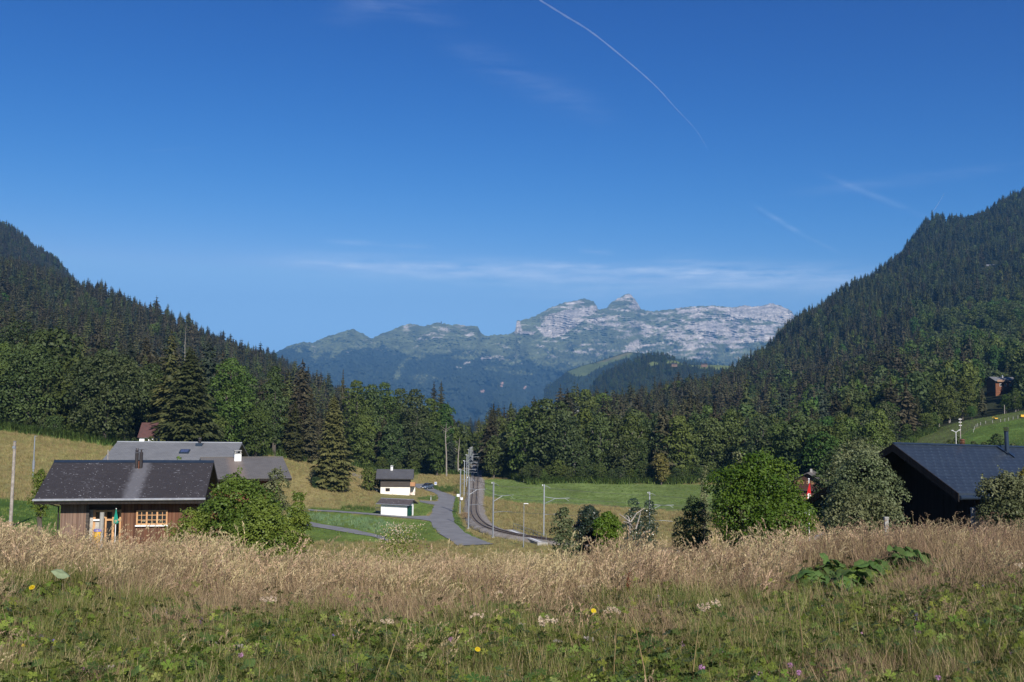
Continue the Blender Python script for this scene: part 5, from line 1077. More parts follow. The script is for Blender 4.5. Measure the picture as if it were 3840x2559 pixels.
# --- dark house with blue metal roof on the right
def bluehouse():
    Rz = P(3350,1665,42.0); R1 = P(3990,1683,48.0); E0 = P(3597,1851,38.8); Lf = P(3005,1888,47.6); zg = h(16, 40)-.3
    r = Vector((R1[0]-Rz[0], R1[1]-Rz[1], 0)); Lr = r.length; r.normalize(); o = empty('dark_house', (float(Rz[0]), float(Rz[1]), zg), 'dark timber house with blue-black metal tile roof and tall flue on the right', 'house')
    m3 = lambda v: Vector(v)-Vector((float(Rz[0]), float(Rz[1]), zg)); A, B, C, Dp = m3(Rz), m3(R1), m3(E0), m3(Lf)
    Ext = C + (B-A)*1.02; far2 = Dp+(B-A)
    M['bluetile'] = slates('blue_black_metal_tiles', (0.025,0.034,0.046), (0.007,0.010,0.014), (0.05,0.07,0.09), row=0.26, wid=0.50, dots=0.035, dens=1.0, rough=0.42, metal=0.0)
    mb = MB(); th = (0,0,-.20)
    mb.prism([A, C, Ext, B], th); me = mb.mesh('roof', M['bluetile']); g = (C-A); gl = g.length; gh = g-r*g.dot(r)
    slope_attr(me, lambda c: (((c-A).dot(r)) - 0.0, (c-A).dot(gh.normalized()), 0)); import bmesh
    bm = bmesh.new(); bm.from_mesh(me); bmesh.ops.recalc_face_normals(bm, faces=bm.faces); bm.to_mesh(me); bm.free(); rf = link('roof', me, o)
    MB().prism([A+Vector((0,0,-.002)), B+Vector((0,0,-.002)), far2, Dp], (0,0,-.20)).build('roof', M['slateblue'], o, 'far slope of the roof, seen only as a dark edge')
    # bargeboards
    dn = Vector((0,0,-.32)); off = -r*.05
    MB().prism([A+off, C+off, C+off+dn, A+off+dn], -r*.0+Vector((r.x,r.y,0))*.045).build('bargeboard', M['wood_black'], rf)
    MB().prism([A+off, Dp+off, Dp+off+dn, A+off+dn], Vector((r.x,r.y,0))*.044).build('bargeboard', M['wood_black'], rf)
    # gable wall set back under the overhang, flank wall under the eave
    ins = r*1.9; gd = (C-A); inC = A+gd*.76+ins; inD = A+(Dp-A)*.80+ins; top = A+ins
    base = lambda v: Vector((v.x, v.y, -1.0)); u = Vector((0,0,-.25))
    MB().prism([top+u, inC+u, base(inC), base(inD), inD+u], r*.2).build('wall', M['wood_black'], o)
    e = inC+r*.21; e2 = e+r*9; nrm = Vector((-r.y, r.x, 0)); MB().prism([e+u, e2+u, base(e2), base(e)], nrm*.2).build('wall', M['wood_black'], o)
    # gutter
    MB().tube([C+Vector((0,0,-.16))+r*.02, Ext+Vector((0,0,-.16))], 0.09, 8).build('gutter', M['slateblue'], rf)
    # ridge cap
    MB().tube([A+Vector((0,0,.02)), B+Vector((0,0,.02))], 0.06, 6).build('ridge_cap', M['slateblue'], rf)
    # tall flue: foot on the near slope
    def on_slope(px, py):
        n_ = (C-A).cross(B-A).normalized(); c = -Vector((float(Rz[0]), float(Rz[1]), zg)); d = Vector(ray(px, py)); t = (A-c).dot(n_)/d.dot(n_); return c+d*t
    p = on_slope(3777, 1697); Dd = p.y+float(Rz[1]); zt = float(P(3770,1618,Dd)[2])-zg
    fl = MB().tube([p+Vector((0,0,-.2)), (p.x-0.03,p.y,zt)], 0.093, 14).build('flue', M['slateblue'], o); cp = MB()
    for k in range(4): cp.lathe([(0.10, zt-.0+.05*k), (0.125, zt+.01+.05*k), (0.10, zt+.03+.05*k), (0,zt+.03+.05*k)], 14, (p.x-.03,p.y,0))
    cp.build('cap', M['black'], fl)
    # raised snow wedge around the flue
    a_, b_, c_ = on_slope(3740,1677), on_slope(3783,1709), on_slope(3820,1733); up = Vector((0,0,.06))
    MB().prism([on_slope(3738,1679), on_slope(3783,1709), on_slope(3779,1707), on_slope(3750,1679)], up*1.2).build('flashing', M['slateblue'], o)
    MB().prism([on_slope(3785,1697), on_slope(3806,1711), on_slope(3804,1719), on_slope(3783,1704)], up).build('flashing', M['slateblue'], o)
    # copper vent behind the ridge
    q = A+(B-A)*.33+Vector((-r.y, r.x, 0))*.5; px = 3607; zt = float(P(px,1668,q.y+float(Rz[1]))[2])-zg; x = float(P(px,1660,q.y+float(Rz[1]))[0]-Rz[0]); cp = MB().tube([(x,q.y,zt-.5),(x,q.y,zt)], .09, 12)
    for k in range(4): cp.lathe([(.09,zt+.065*k),(.135,zt+.01+.065*k),(.135,zt+.03+.065*k),(.07,zt+.05+.065*k),(0,zt+.055+.065*k)], 14, (x,q.y,0))
    cp.build('copper_vent', M['copper'], o)
bluehouse()
def brownchalet():
    D = 200; zg = h(P(3030,1800,D)[0], D); zr = P(3027,1773,D)[2]; x = P(3027,1800,D)[0]
    F = Frame((x, D, zr), (x+3.5, D+7.5, zr), zg, 'brown_chalet', 'brown wooden chalet with small lit-frame windows half hidden behind the flag', 'chalet')
    for s in (1,): pass
    W = 3.4; ze = F.zr-1.75; L = F.L/2; roof(F, W, W, ze, ze, M['slate3'] , th=.14)
    wl, zn = gable_walls(F, -L+.8, L-.5, -W+.7, W-.7, -1, ze, ze, W, W, M['wood_deep'])
    for y0, y1, z in ((.75,1.25,F.zr-2.3),(1.5,2.0,F.zr-2.3),(-.3,.2,F.zr-2.3),(-1.1,-.6,F.zr-2.3),(.9,1.6,F.zr-5.2),(-1.2,-.5,F.zr-5.2)): window(F, y0, y1, z, z+.6, -L+.8, M['pine'], nx=2, out=-1, ax=0, sill=False, fw=.06)
    MB().box(-L+.2,-L+.8-.003,-W+.7,W-.7,F.zr-3.6,F.zr-3.45).build('balcony', M['wood_dark'], F.o)
    MB().box(-.3,.1,-.4,0,F.zr-.5,F.zr+.55).build('chimney', M['concrete'], F.o)
brownchalet()
def slopechalets():
    D = 452; x = P(3750,1440,D)[0]; zg = min(h(x, D), P(3750,1455,D)[2]); F = Frame(P(3708,1405,D), P(3797,1423,D+2), zg, 'hillside_chalet', 'chalet with pale grey roof and wooden balcony on the right hillside above the pasture', 'chalet')
    W = 4.2; ze = F.zr-1.9; roof(F, W, W, ze, ze, M['slate2'], th=.2); gable_walls(F, -F.L/2+1, F.L/2-1, -3.2, 3.2, -2, ze, ze, W, W, M['wood_red']); zb = F.loc(3760,1434,1,-3.25).z
    b_ = MB().box(-F.L/2+1.2, F.L/2-1.2, -4.1, -3.203, zb, zb+.15).build('balcony', M['wood_dark'], F.o); MB().box(-F.L/2+1.2, F.L/2-1.2, -4.1, -4.02, zb+.153, zb+1.0).build('railing', M['balcony'], b_)
    for xx in (-3,-.5,2): window(F, xx, xx+1, zb-1.8, zb-.6, -3.2, M['whitepaint'], nx=2, sill=False)
    MB().box(.5,1.0,-.5,0,F.zr-.5,F.zr+.8).build('chimney', M['white'], F.o)
    D = 1395; x = P(3718,1000,D)[0]; zg = h(x, D); F = Frame(P(3690,991,D), P(3745,993,D), zg-3, 'hillside_house', 'tiny white house with grey roof among the spruces high on the right slope', 'house')
    ze = F.zr-3.2; roof(F, 7, 7, ze, ze, M['slate2'], th=.4); gable_walls(F, -F.L/2+2, F.L/2-1, -5.5, 5.5, -2, ze, ze, 7, 7, M['white'], under=.5)
    D = 395; x = P(2185,1500,D)[0]
    F = Frame(P(2150,1541,D), P(2185,1541,D), h(x, D)-1, 'hut', 'low grey roofed hut with white chimney below the small round knoll', 'hut'); ze = F.zr-.9; roof(F, 2.6, 2.6, ze, ze, M['slate3']); gable_walls(F, -F.L/2+.4, F.L/2-.4, -2, 2, -1, ze, ze, 2.6, 2.6, M['wood_dark']); MB().box(-.2,.3,-.3,.2,F.zr-.5,F.zr+.6).build('chimney', M['white'], F.o)
    for i, (px, py, wd) in enumerate([(2528,1365,24),(2640,1366,26)]):
        F = Frame(P(px-wd/2,py-3,2650), P(px+wd/2,py-3,2650), P(px,py+3,2650)[2]-2, 'far_chalet', 'tiny dark roofed chalet on the grassy saddle behind the wood, %s of two' % ('left','right')[i], 'chalet', 'chalets on the grassy saddle'); ze = F.zr-2.6; roof(F, 6, 6, ze, ze, M['slate1'], th=.5); gable_walls(F, -F.L/2+1, F.L/2-1, -5, 5, -4, ze, ze, 6, 6, M['wood_grey'])
    # village on the far mountain foot and single farms
    vp = [(1392,1470,14),(1437,1466,12),(1452,1471,14),(1468,1464,10),(1490,1463,13),(1512,1468,12),(1524,1461,16),(1540,1465,13),(1551,1470,10),(1565,1463,18),(1578,1469,12),(1600,1468,10),(1625,1462,12),(1430,1432,10),(1353,1423,14),(1371,1448,26),(1350,1450,12),(1990,1269,16),(2108,1382,14),(2185,1383,12)]
    vp = vp[::2][:9]+vp[17:]
    for i, (px, py, wd) in enumerate(vp):
        s = max(0.0, (py-1215)/505.); D = 10300-6400*s**.95-60; wd = wd*.55; F = Frame(P(px-wd/2,py-2.5,D), P(px+wd/2,py-2.5,D), P(px,py+0.6,D)[2]-3, 'distant_house', 'tiny pale house in the sunlit village at the foot of the distant mountain' if i < 9 else 'tiny white farm building on the distant mountain pasture', 'house', 'distant village houses' if i < 9 else 'distant mountain farms'); W = wd*D/FPX*.35; ze = F.zr-W*.5
        roof(F, W, W, ze, ze, M['slate2'], th=.8); gable_walls(F, -F.L/2+1, F.L/2-1, -W*.85, W*.85, -6, ze, ze, W, W, M['cream'], under=1)
    D = 10520; F = Frame(P(1637,1210,D), P(1650,1210,D), P(1640,1216,D)[2]-10, 'summit_building', 'tiny summit restaurant with a tower on the distant rounded peak', 'building'); ze = F.zr-4; roof(F, 9, 9, ze, ze, M['slate2'], th=1); gable_walls(F, -F.L/2+1, F.L/2-1, -8, 8, -6, ze, ze, 9, 9, M['cream'], under=1.2); t = F.loc(1655,1206,1,0).x; MB().box(t-5,t+4,-5,5,-6,F.zr+14).build('tower', M['wood_dark'], F.o)
slopechalets()

# ---------------------------------------------------------------- roads, railway
def strip(name, left, right, mat, off=0.07, n=60, kind='structure', thick=0.0):
    def res(pts, n):
        pts = [Vector(p) for p in pts]; d = [0]
        for i in range(1, len(pts)): d.append(d[-1]+(pts[i]-pts[i-1]).length)
        out = []
        for i in range(n+1):
            t = d[-1]*i/n; j = max(k for k in range(len(d)) if d[k] <= t+1e-9); j = min(j, len(pts)-2); u = (t-d[j])/(d[j+1]-d[j]+1e-9); out.append(pts[j].lerp(pts[j+1], min(1, u)))
        for _ in range(2): out = [out[0]]+[(out[k-1]+out[k]*2+out[k+1])/4 for k in range(1, len(out)-1)]+[out[-1]]
        return out
    a, b_ = res(left, n), res(right, n); V = []; m_ = 6
    for jj, (p, q) in enumerate(zip(a, b_)):
        w0 = (q-p).normalized(); p = p-w0*(.12+.35*float(vnoise(jj*.7, 3.))); q = q+w0*(.12+.35*float(vnoise(jj*.7, 9.)))
        for k in range(m_+1): v = p.lerp(q, k/m_); V.append((v.x, v.y, h(v.x, v.y)+off))
    I = np.arange(len(V)).reshape(n+1, m_+1); F = np.stack([I[:-1,:-1], I[:-1,1:], I[1:,1:], I[1:,:-1]], -1).reshape(-1,4)
    me = mesh_np(name, np.array(V), F, mat, smooth=True); o = link(name, me)
    if kind: tag(o, kind=kind)
    return o
g3 = lambda pts, d=120: [G(x, y, d) for x, y in Z3(pts)]
strip('road', g3([(1020,735),(1060,785),(1180,815),(1290,845),(1345,890),(1350,925),(1330,965),(1298,1010),(1272,1090),(1225,1150),(1258,1240),(1300,1310),(1370,1385),(1480,1450),(1600,1530)]),
      g3([(1150,735),(1260,785),(1400,840),(1500,870),(1553,905),(1550,940),(1533,1000),(1520,1060),(1516,1120),(1530,1190),(1565,1265),(1640,1335),(1740,1400),(1880,1455),(2050,1510)]), M['asphalt'], 0.09, 90)
strip('lane', g3([(1330,1150),(1200,1147),(940,1152),(600,1122),(300,1098),(0,1078),(-320,1060)]), g3([(1330,1215),(1230,1212),(1100,1190),(900,1170),(600,1142),(300,1118),(0,1095),(-320,1073)]), M['asphalt'], 0.075, 60)
strip('lane', g3([(1360,955),(1290,963),(1180,955),(1100,947)]), g3([(1340,1010),(1290,1003),(1190,985),(1110,968)]), M['asphalt'], 0.065, 20)
strip('lane', g3([(-330,1215),(-100,1262),(200,1308),(500,1375),(700,1425)]), g3([(-400,1260),(-150,1300),(200,1362),(500,1410),(700,1470)]), M['asphalt'], 0.075, 40)
strip('path', [G(x, y, 150) for x, y in [(1125,1722),(1150,1724),(1178,1730)]], [G(x, y, 150) for x, y in [(1125,1729),(1150,1733),(1178,1741)]], M['asphalt'], 0.06, 12)
strip('path', [G(x, y, 150) for x, y in [(1320,1776),(1335,1778),(1360,1786)]], [G(x, y, 150) for x, y in [(1320,1783),(1335,1788),(1355,1798)]], M['asphalt'], 0.06, 12)
# railway centre line
cl = [G(x, y, 100) for x, y in Z4([(487,555),(481,620),(474,690),(465,790),(452,900),(443,1000),(438,1080),(443,1155),(465,1222),(506,1282),(575,1340),(650,1385)])]
def smooth_line(pts, step=1.2, it=60):
    pts = [Vector((p.x, p.y, 0)) for p in pts]; d = [0]
    for i in range(1, len(pts)): d.append(d[-1]+(pts[i]-pts[i-1]).length)
    n = int(d[-1]/step); out = []
    for i in range(n+1):
        t = d[-1]*i/n; j = min(max(k for k in range(len(d)) if d[k] <= t+1e-9), len(pts)-2); out.append(pts[j].lerp(pts[j+1], (t-d[j])/(d[j+1]-d[j])))
    for _ in range(it): out = [out[0]]+[(out[k-1]+out[k]*2+out[k+1])/4 for k in range(1, len(out)-1)]+[out[-1]]
    return out
p_end = cl[-1]; d_end = (cl[-1]-cl[-3]); d_end.z = 0; d_end.normalize()
cl = [cl[0]+Vector((-6,130,0)), cl[0]+Vector((-1.5,45,0))]+cl
q = p_end.copy(); dirv = d_end.copy(); tgt = Vector((1, 0.02, 0)).normalized()
for i in range(14):
    dirv = (dirv*0.72+tgt*0.28).normalized(); q = q+dirv*9; cl.append(q.copy())
CLN = smooth_line(cl)
def offset(line, o_):
    out = []
    for i, p in enumerate(line):
        d = (line[min(i+1, len(line)-1)]-line[max(i-1, 0)]).normalized(); out.append(p+Vector((-d.y, d.x, 0))*o_)
    return out
def sweep(name, line, prof, mat, label=None, cat=None, kind=None, parent=None, zoff=0):
    """prof: (side offset, height) closed outline swept along the line, following the ground"""
    V = []; k = len(prof); zs = [h(p.x, p.y) for p in line]; zs = [sum(zs[max(0,i-4):i+5])/len(zs[max(0,i-4):i+5]) for i in range(len(zs))]
    for i, p in enumerate(line):
        d = (line[min(i+1, len(line)-1)]-line[max(i-1, 0)]).normalized(); n = Vector((-d.y, d.x, 0))
        for s, z in prof: V.append((p.x+n.x*s, p.y+n.y*s, zs[i]+z+zoff))
    I = np.arange(len(V)).reshape(len(line), k); J = np.roll(I, -1, 1); F = np.stack([I[:-1], J[:-1], J[1:], I[1:]], -1).reshape(-1,4)
    o = link(name, mesh_np(name, np.array(V), F, mat), parent)
    if label: tag(o, label, cat, kind=kind)
    elif kind: tag(o, kind=kind)
    return o
m, nt_, b = newmat('ballast'); M['ballast'] = m; b.inputs['Roughness'].default_value = 0.95
vor = nt_.nodes.new('ShaderNodeTexVoronoi'); vor.inputs['Scale'].default_value = 9; tc = nt_.nodes.new('ShaderNodeTexCoord'); nt_.links.new(tc.outputs['Object'], vor.inputs['Vector']); nn = noise(nt_, 0.6, 4)
c_ = mixc(nt_, vor.outputs['Color'], (0.17,0.155,0.14), (0.36,0.33,0.30)); c_ = mixc(nt_, ramp(nt_, nn, .4, .7), c_, (0.19,0.16,0.13)); nt_.links.new(c_, b.inputs['Base Color']); bump(nt_, b, vor.outputs['Distance'], 0.8, 0.08)
sweep('railway_ballast', CLN, [(-2.9,-0.3),(2.9,-0.3),(1.55,0.42),(-1.55,0.42)], M['ballast'], 'grey gravel bed of the single railway track curving to the wood', 'track bed')
def track():
    o = empty('railway_track', tuple(CLN[60])[:2]+(h(CLN[60].x, CLN[60].y),), 'single narrow railway track with rusty rails curving towards the wood', 'railway track')
    base = Vector(o.location)
    for s in (-.5, .5):
        r_ = sweep('rail', offset(CLN, s), [(-.07,.455),(.07,.455),(.045,.60),(-.045,.60)], M['rail'], parent=o); r_.location = -base
    mb = MB(); acc = 0; cnt = 0
    for i in range(len(CLN)-1):
        p = CLN[i]; d = (CLN[i+1]-p).normalized(); n = Vector((-d.y, d.x, 0)); z = h(p.x, p.y)
        for t in (0, .6):
            c = p+d*t*1.0; q_ = [c-n*.95-d*.12, c+n*.95-d*.12, c+n*.95+d*.12, c-n*.95+d*.12]; mb.prism([(a.x-base.x, a.y-base.y, z+.36-base.z) for a in q_], (0,0,.10))
    tag(mb.build('sleepers', M['sleeper'], o), kind='stuff')
track()
# concrete cable duct along the right side
sub = CLN[60:190]; sweep('cable_duct', offset(sub, 3.3 if (offset(CLN, 3)[100].x > CLN[100].x) else -3.3), [(-.15,-.2),(.15,-.2),(.15,.12),(-.15,.12)], M['concrete'], 'low concrete cable duct running along the right side of the track', 'duct')
side = 1 if offset(CLN, 1)[150].x > CLN[150].x else -1
# dry verge grass strip is scattered later (tufts)

# catenary poles
def catpole(x, y, z, ang, arm, label, hgt=8.6, low=True):
    o = empty('catenary_pole', (x, y, z), label, 'catenary pole', 'catenary poles along the railway', ang)
    mb = MB(); w_ = .085
    mb.box(-w_,w_,-.10,-.085,-.4,hgt).box(-w_,w_,.085,.10,-.4,hgt).box(-.012,.012,-.085,.085,-.4,hgt); mb.build('mast', M['galv'], o)
    MB().box(-.25,.25,-.25,.25,-.5,.15).build('foot', M['concrete'], o)
    za = hgt-1.95; ar = MB().tube([(w_,0,za),(arm*.45,0,za-.25)], .035, 6).tube([(w_,0,za-1.05),(arm*.45,0,za-.25),(arm,0,za-.17)], .042, 6).tube([(arm*.82,0,za-.2),(arm*.98,0,za-.62)], .02, 5).build('bracket_arm', M['galv'], o)
    MB().tube([(-.3,0,hgt-.25),(w_,0,hgt-.25),(.55,0,hgt-.3),(.95,0,hgt-.62)], .028, 6).build('top_arm', M['galv'], o)
    MB().lathe([(0,hgt-.25),(.06,hgt-.22),(.06,hgt-.02),(0,hgt)], 8, (-.28,0,0)).build('insulator', M['whitepaint'], o)
    if low: MB().tube([(w_,0,hgt-4.7),(arm*.5,0,hgt-4.62)], .03, 6).tube([(arm*.5,0,hgt-4.62),(arm*.95,0,hgt-4.75)], .016, 5).build('steady_arm', M['galv'], o)
    return o
poles = []
def near_cl(x, y):
    i = min(range(len(CLN)), key=lambda k: (CLN[k].x-x)**2+(CLN[k].y-y)**2); return CLN[i], i
desc = ['nearest to the camera in front of the track bend','beside the dark pole shadow on the road verge','with two white boxes on its mast left of the track','tall mast right behind the pole with the white boxes','third mast behind the pole with the white boxes','fourth mast behind the pole with the white boxes','slim mast standing among the distant row','farthest mast in the row with top arms against the dark wood','mast just right of the farthest one','distant mast half hidden by shrubs at the wood edge']
for i, (px, pb, D) in enumerate([(1848,2017,0),(1756,1983,0),(1725,1927,0),(1740,1863,0),(1749.5,1828,0),(1757,1800,0),(1763,1778,0),(1768,1762,0),(1772,1753,0),(1746,1750,0)]):
    g_ = G(px, pb, 100); c, ci_ = near_cl(g_.x, g_.y); d = c-g_; d.z = 0; ang = math.atan2(d.y, d.x)
    if i >= 7: g_ = Vector(P(px, 1750, 330+(i-7)*22)); g_.z = h(g_.x, g_.y); c, ci_ = near_cl(g_.x, g_.y); ang = math.atan2(c.y-g_.y, c.x-g_.x)
    if i >= 3: ang = R(8)
    ang = min(max(ang, -.6), .6)
    poles.append(catpole(g_.x, g_.y, g_.z, ang, min(4.2, max(2.9, d.length+.2)), 'catenary pole '+desc[i]))
for px, top, D, lab in [(2041,1817,158,'catenary pole standing right of the lamp post and platform railing'),(2436,1845,164,'catenary pole half hidden behind the upright dark bushes'),(2990,1877,172,'catenary pole hidden behind the maple bush with only its arm showing')]:
    x, _, z = P(px, top, D); poles.append(catpole(float(x), D, float(z)-8.6, .06, 4.0, lab))
# boxes on the third pole
for i, (dx, z) in enumerate(((-.35, 3.55), (.32, 2.95))):
    b_ = MB().box(dx-.25, dx+.25, -.36, -.105, z-.3, z+.2).build('junction_box', M['whitepaint'], poles[2])
def wires():
    rows = [[poles[i] for i in (11, 10, 0, 1, 2, 3, 4, 5, 6, 8)], ]
    rows = [[poles[12], poles[11], poles[10], poles[0], poles[1], poles[3], poles[5], poles[7]]]
    for nm, lx, dz, lab in (('contact_wire', 3.0, -2.75, 'lower contact wire slung between the catenary poles'), ('carrier_wire', 3.0, -2.1, 'carrier wire just above the contact wire'), ('feeder_wire', .95, -.62, 'upper feeder wire joining the tops of the catenary poles'), ('return_wire', 1.9, -4.66, 'lowest wire slung between the catenary poles')):
        mb = MB()
        for a, b_ in zip(rows[0][:-1], rows[0][1:]):
            pa = a.matrix_basis @ Vector((lx, 0, 8.6+dz)); pb = b_.matrix_basis @ Vector((lx, 0, 8.6+dz)); sag = .02*(pb-pa).length*.5
            mb.tube([pa.lerp(pb, t)-Vector((0,0,sag*4*t*(1-t)*.6)) for t in [k/8 for k in range(9)]], .028, 4, cap=False)
        tag(mb.build(nm, M['wire']), lab, 'wire')
wires()
# platform with railing and lamp
def platform():
    a = G(1900, 1999, 100); D = a.y; pts = [(1893,1997),(1928,1997),(2060,2034),(1985,2034)]; ps = [G(x, y, 100) for x, y in pts]; z = min(p.z for p in ps)-.3; o = empty('station_platform', tuple((ps[0].x, ps[0].y, z)), 'short concrete halt platform with white edge line beside the track', 'platform')
    loc_ = [Vector((p.x-ps[0].x, p.y-ps[0].y, 0)) for p in ps]; e = (loc_[3]-loc_[0]).normalized()*16; f_ = (loc_[2]-loc_[1]).normalized()*16; w_ = loc_[1]-loc_[0]
    A = [Vector((0,0,0)), w_, w_+e, e]; MB().prism([v+Vector((0,0,-.2)) for v in A], (0,0,.95)).build('slab', M['concrete'], o)
    n = w_.normalized(); u = e.normalized(); B = [n*.5+u*.4, n*.85+u*.4, n*.85+u*15.5, n*.5+u*15.5]; MB().prism([v+Vector((0,0,.752)) for v in B], (0,0,.008)).build('edge_line', M['whitepaint'], o)
    r_ = empty('platform_railing', (ps[0].x, ps[0].y, z), 'grey metal railing along the far side of the halt platform', 'railing')
    rl = MB(); s0 = w_-n*.15+Vector((0,0,.75))
    for zz in (1.05, .55): rl.tube([s0+Vector((0,0,zz)), s0+u*15.8+Vector((0,0,zz))], .025, 6)
    rl.build('rail', M['galv'], r_)
    for k in range(9): p = s0+u*(k*1.95+.1); MB().tube([p, p+Vector((0,0,1.07))], .03, 6).build('post', M['galv'], r_)
    D = 146; x, _, zt = P(1965,1890,D); x = float(x); zt = float(zt); zb = h(x, D)
    l = empty('lamp_post', (x, D, zb), 'slim grey lamp post with short horizontal head above the halt platform', 'lamp post'); MB().tube([(0,0,-.3),(0,0,zt-zb)], [.075,.045], 8).build('pole', M['galv'], l); MB().box(-.03,.62,-.1,.1,zt-zb+.003,zt-zb+.09).build('lamp_head', M['whitepaint'], l)
platform()
# signal post, parking sign, markers
def small_things():
    g_ = G(1814, 1774, 200); o = empty('signal_post', tuple(g_), 'red and white banded railway marker post at the right of the far track', 'marker post'); zt = float(P(1814,1745,g_.y)[2])-g_.z
    m_ = MB(); n = 7
    MB().tube([(0,0,-.3),(0,0,zt*.8)], .05, 6).build('post', M['whitepaint'], o)
    for k in range(3): MB().tube([(0,0,zt*(.08+.24*k)),(0,0,zt*(.20+.24*k))], .055, 8).build('band', M['red'], o)
    MB().box(-.16,.16,-.04,.04,zt*.8+.003,zt).build('sign_plate', M['whitepaint'], o)
    g_ = G(1633.5, 1827, 150); zt = float(P(1633,1808,g_.y)[2])-g_.z; s = (zt)*.55
    o = empty('parking_sign', tuple(g_), 'white and blue parking sign on a post near the parked car', 'sign'); MB().tube([(0,0,-.3),(0,0,zt)], .04, 6).build('post', M['galv'], o)
    bd = MB().box(-.3,.3,-.09,-.05,zt-.75,zt).build('panel', M['whitepaint'], o); MB().box(-.22,.22,-.10,-.093,zt-.50,zt-.06).build('blue_field', M['bluesign'], bd)
    p_ = MB().box(-.13,-.07,-.11,-.103,zt-.46,zt-.1).box(-.067,.06,-.11,-.103,zt-.15,zt-.1).box(-.067,.06,-.11,-.103,zt-.32,zt-.27).box(.063,.11,-.11,-.103,zt-.30,zt-.12); p_.build('letter', M['whitepaint'], bd)
    g_ = G(1615.8, 1877, 150); zt = float(P(1616,1859,g_.y)[2])-g_.z; o = empty('marker_post', tuple(g_), 'short white marker post in the grass beside the road bend', 'marker post'); MB().tube([(0,0,-.2),(0,0,zt)], [.06,.05], 8).build('post', M['whitepaint'], o); MB().tube([(0,0,zt*.70),(0,0,zt*.84)], .062, 8).build('band', M['black'], o)
    # left wooden pole, silver lamp pole, stake
    D = 75; x = float(P(47,1800,D)[0]); zb = h(x, D); o = empty('utility_pole', (x, D, zb), 'weathered wooden utility pole at the far left of the meadow', 'pole'); zt = float(P(52,1657,D)[2])-zb; MB().tube([(0,0,-.5),(.05,0,zt)], [.13,.10], 9).build('pole', M['deadwood'], o); MB().box(-.05,.14,-.13,-.05,zt-.5,zt-.32).build('bracket', M['galv'], o); MB().lathe([(0.11,zt),(0.13,zt+.03),(0,zt+.06)], 9, (.05,0,0)).build('cap', M['zinc'], o)
    D = 140; g_ = G(124, 1792, 100); D = g_.y; x = g_.x; zb = g_.z; o = empty('lamp_post', (x, D, zb), 'slender silver pole with small box on the left hay slope', 'pole'); zt = float(P(132,1635,D)[2])-zb; MB().tube([(0,0,-.5),(0,0,zt)], [.11,.07], 8).build('pole', M['galv'], o); MB().tube([(-.0,0,1.2),(0,0,2.4)], .17, 8).build('box', M['galv'], o); MB().box(-.02,.35,-.04,.04,zt-.06,zt).build('bracket', M['galv'], o)
    D = 90; x = float(P(404,1730,D)[0]); zb = h(x, D); zt = float(P(405,1688,D)[2])-zb; o = empty('wooden_post', (x, D, zb), 'thin wooden post left of the long grey roof', 'post'); MB().tube([(0,0,-.3),(0,0,zt)], .05, 6).build('post', M['deadwood'], o)
    for i, (px, t, b_) in enumerate([(1258,1815,1834),(1276,1820,1838),(1413,1839,1846),(1472,1847,1859)]):
        g_ = G(px, b_, 120); zt = float(P(px, t, g_.y)[2])-g_.z; o = empty('fence_post', tuple(g_), 'thin wooden fence post %s' % ['under the free-standing spruce, left one','under the free-standing spruce, pale right one','just left of the white chalet wall','in front of the white chalet wall'][i], 'fence post', 'fence posts near the white chalet'); MB().tube([(0,0,-.2),(.04*(i == 1),0,zt)], .045, 6).build('post', M['deadwood'], o)
    g_ = G(1090, 1708, 150); o = empty('bench', tuple(g_), 'long wooden bench at the edge of the left wood', 'bench'); MB().box(-.95,.95,-.2,.2,.42,.47).build('seat', M['deadwood'], o)
    for x in (-.7,.7): MB().box(x-.05,x+.05,-.18,.18,-.1,.417).build('leg', M['deadwood'], o)
    # flag
    D = 56; x, _, zt = P(3033,1799,D); x = float(x); zt = float(zt); zb = h(x, D); o = empty('flagpole', (x, D, zb), 'white flagpole between the maple bush and the dark gable', 'flagpole'); MB().tube([(0,0,-.3),(0,0,zt-zb)], [.035,.022], 8).build('pole', M['whitepaint'], o); MB().lathe([(0,zt-zb),(.05,zt-zb+.02),(.04,zt-zb+.06),(0,zt-zb+.08)], 8).build('finial', M['whitepaint'], o)
    f = empty('swiss_flag', (x, D, float(P(3033,1812,D)[2])), 'red flag with white cross hanging limp from the white pole', 'flag')
    n, mm = 10, 14; ht = float(P(3033,1812,D)[2]-P(3033,1877,D)[2]); V = []; Fc = []; mi = []
    for j in range(mm+1):
        t = j/mm
        for i in range(n+1):
            u = i/n; wd = .07+.20*t**.8; V.append((.06-wd*u*.95+.02*math.sin(u*9)+ (.08*t*(1-u)), -.03+.05*math.sin(u*11+t*2)-.02, -ht*t-.05*math.sin(u*5)*t))
    for j in range(mm):
        for i in range(n):
            a = j*(n+1)+i; Fc.append((a, a+1, a+n+2, a+n+1)); uu, tt = (i+.5)/n, (j+.5)/mm; cx = abs(uu-.5); cy = abs(tt-.74); mi.append(1 if (cx < .17 and cy < .20) or (cx < .42 and cy < .075) else 0)
    me = mesh_np('flag_cloth', np.array(V), np.array(Fc), [M['red'], M['whitepaint']], mi=np.array(mi), smooth=True); link('cloth', me, f)
    # posts at the meadow end
    for px, t, D, lab in [(3648,1909,34,'short pale post under the blue metal roof'),(3323,1944,30,'white marker stone in the grass in front of the dark gable')]:
        x, _, z = P(px, t, D); x = float(x); zb = h(x, D); o = empty('marker_post', (x, D, zb), lab, 'post'); MB().box(-.055,.055,-.05,.05,-.2,float(z)-zb).build('post', M['concrete'], o); MB().box(-.065,.065,-.06,.06,float(z)-zb+.002,float(z)-zb+.04).build('cap', M['concrete'], o)
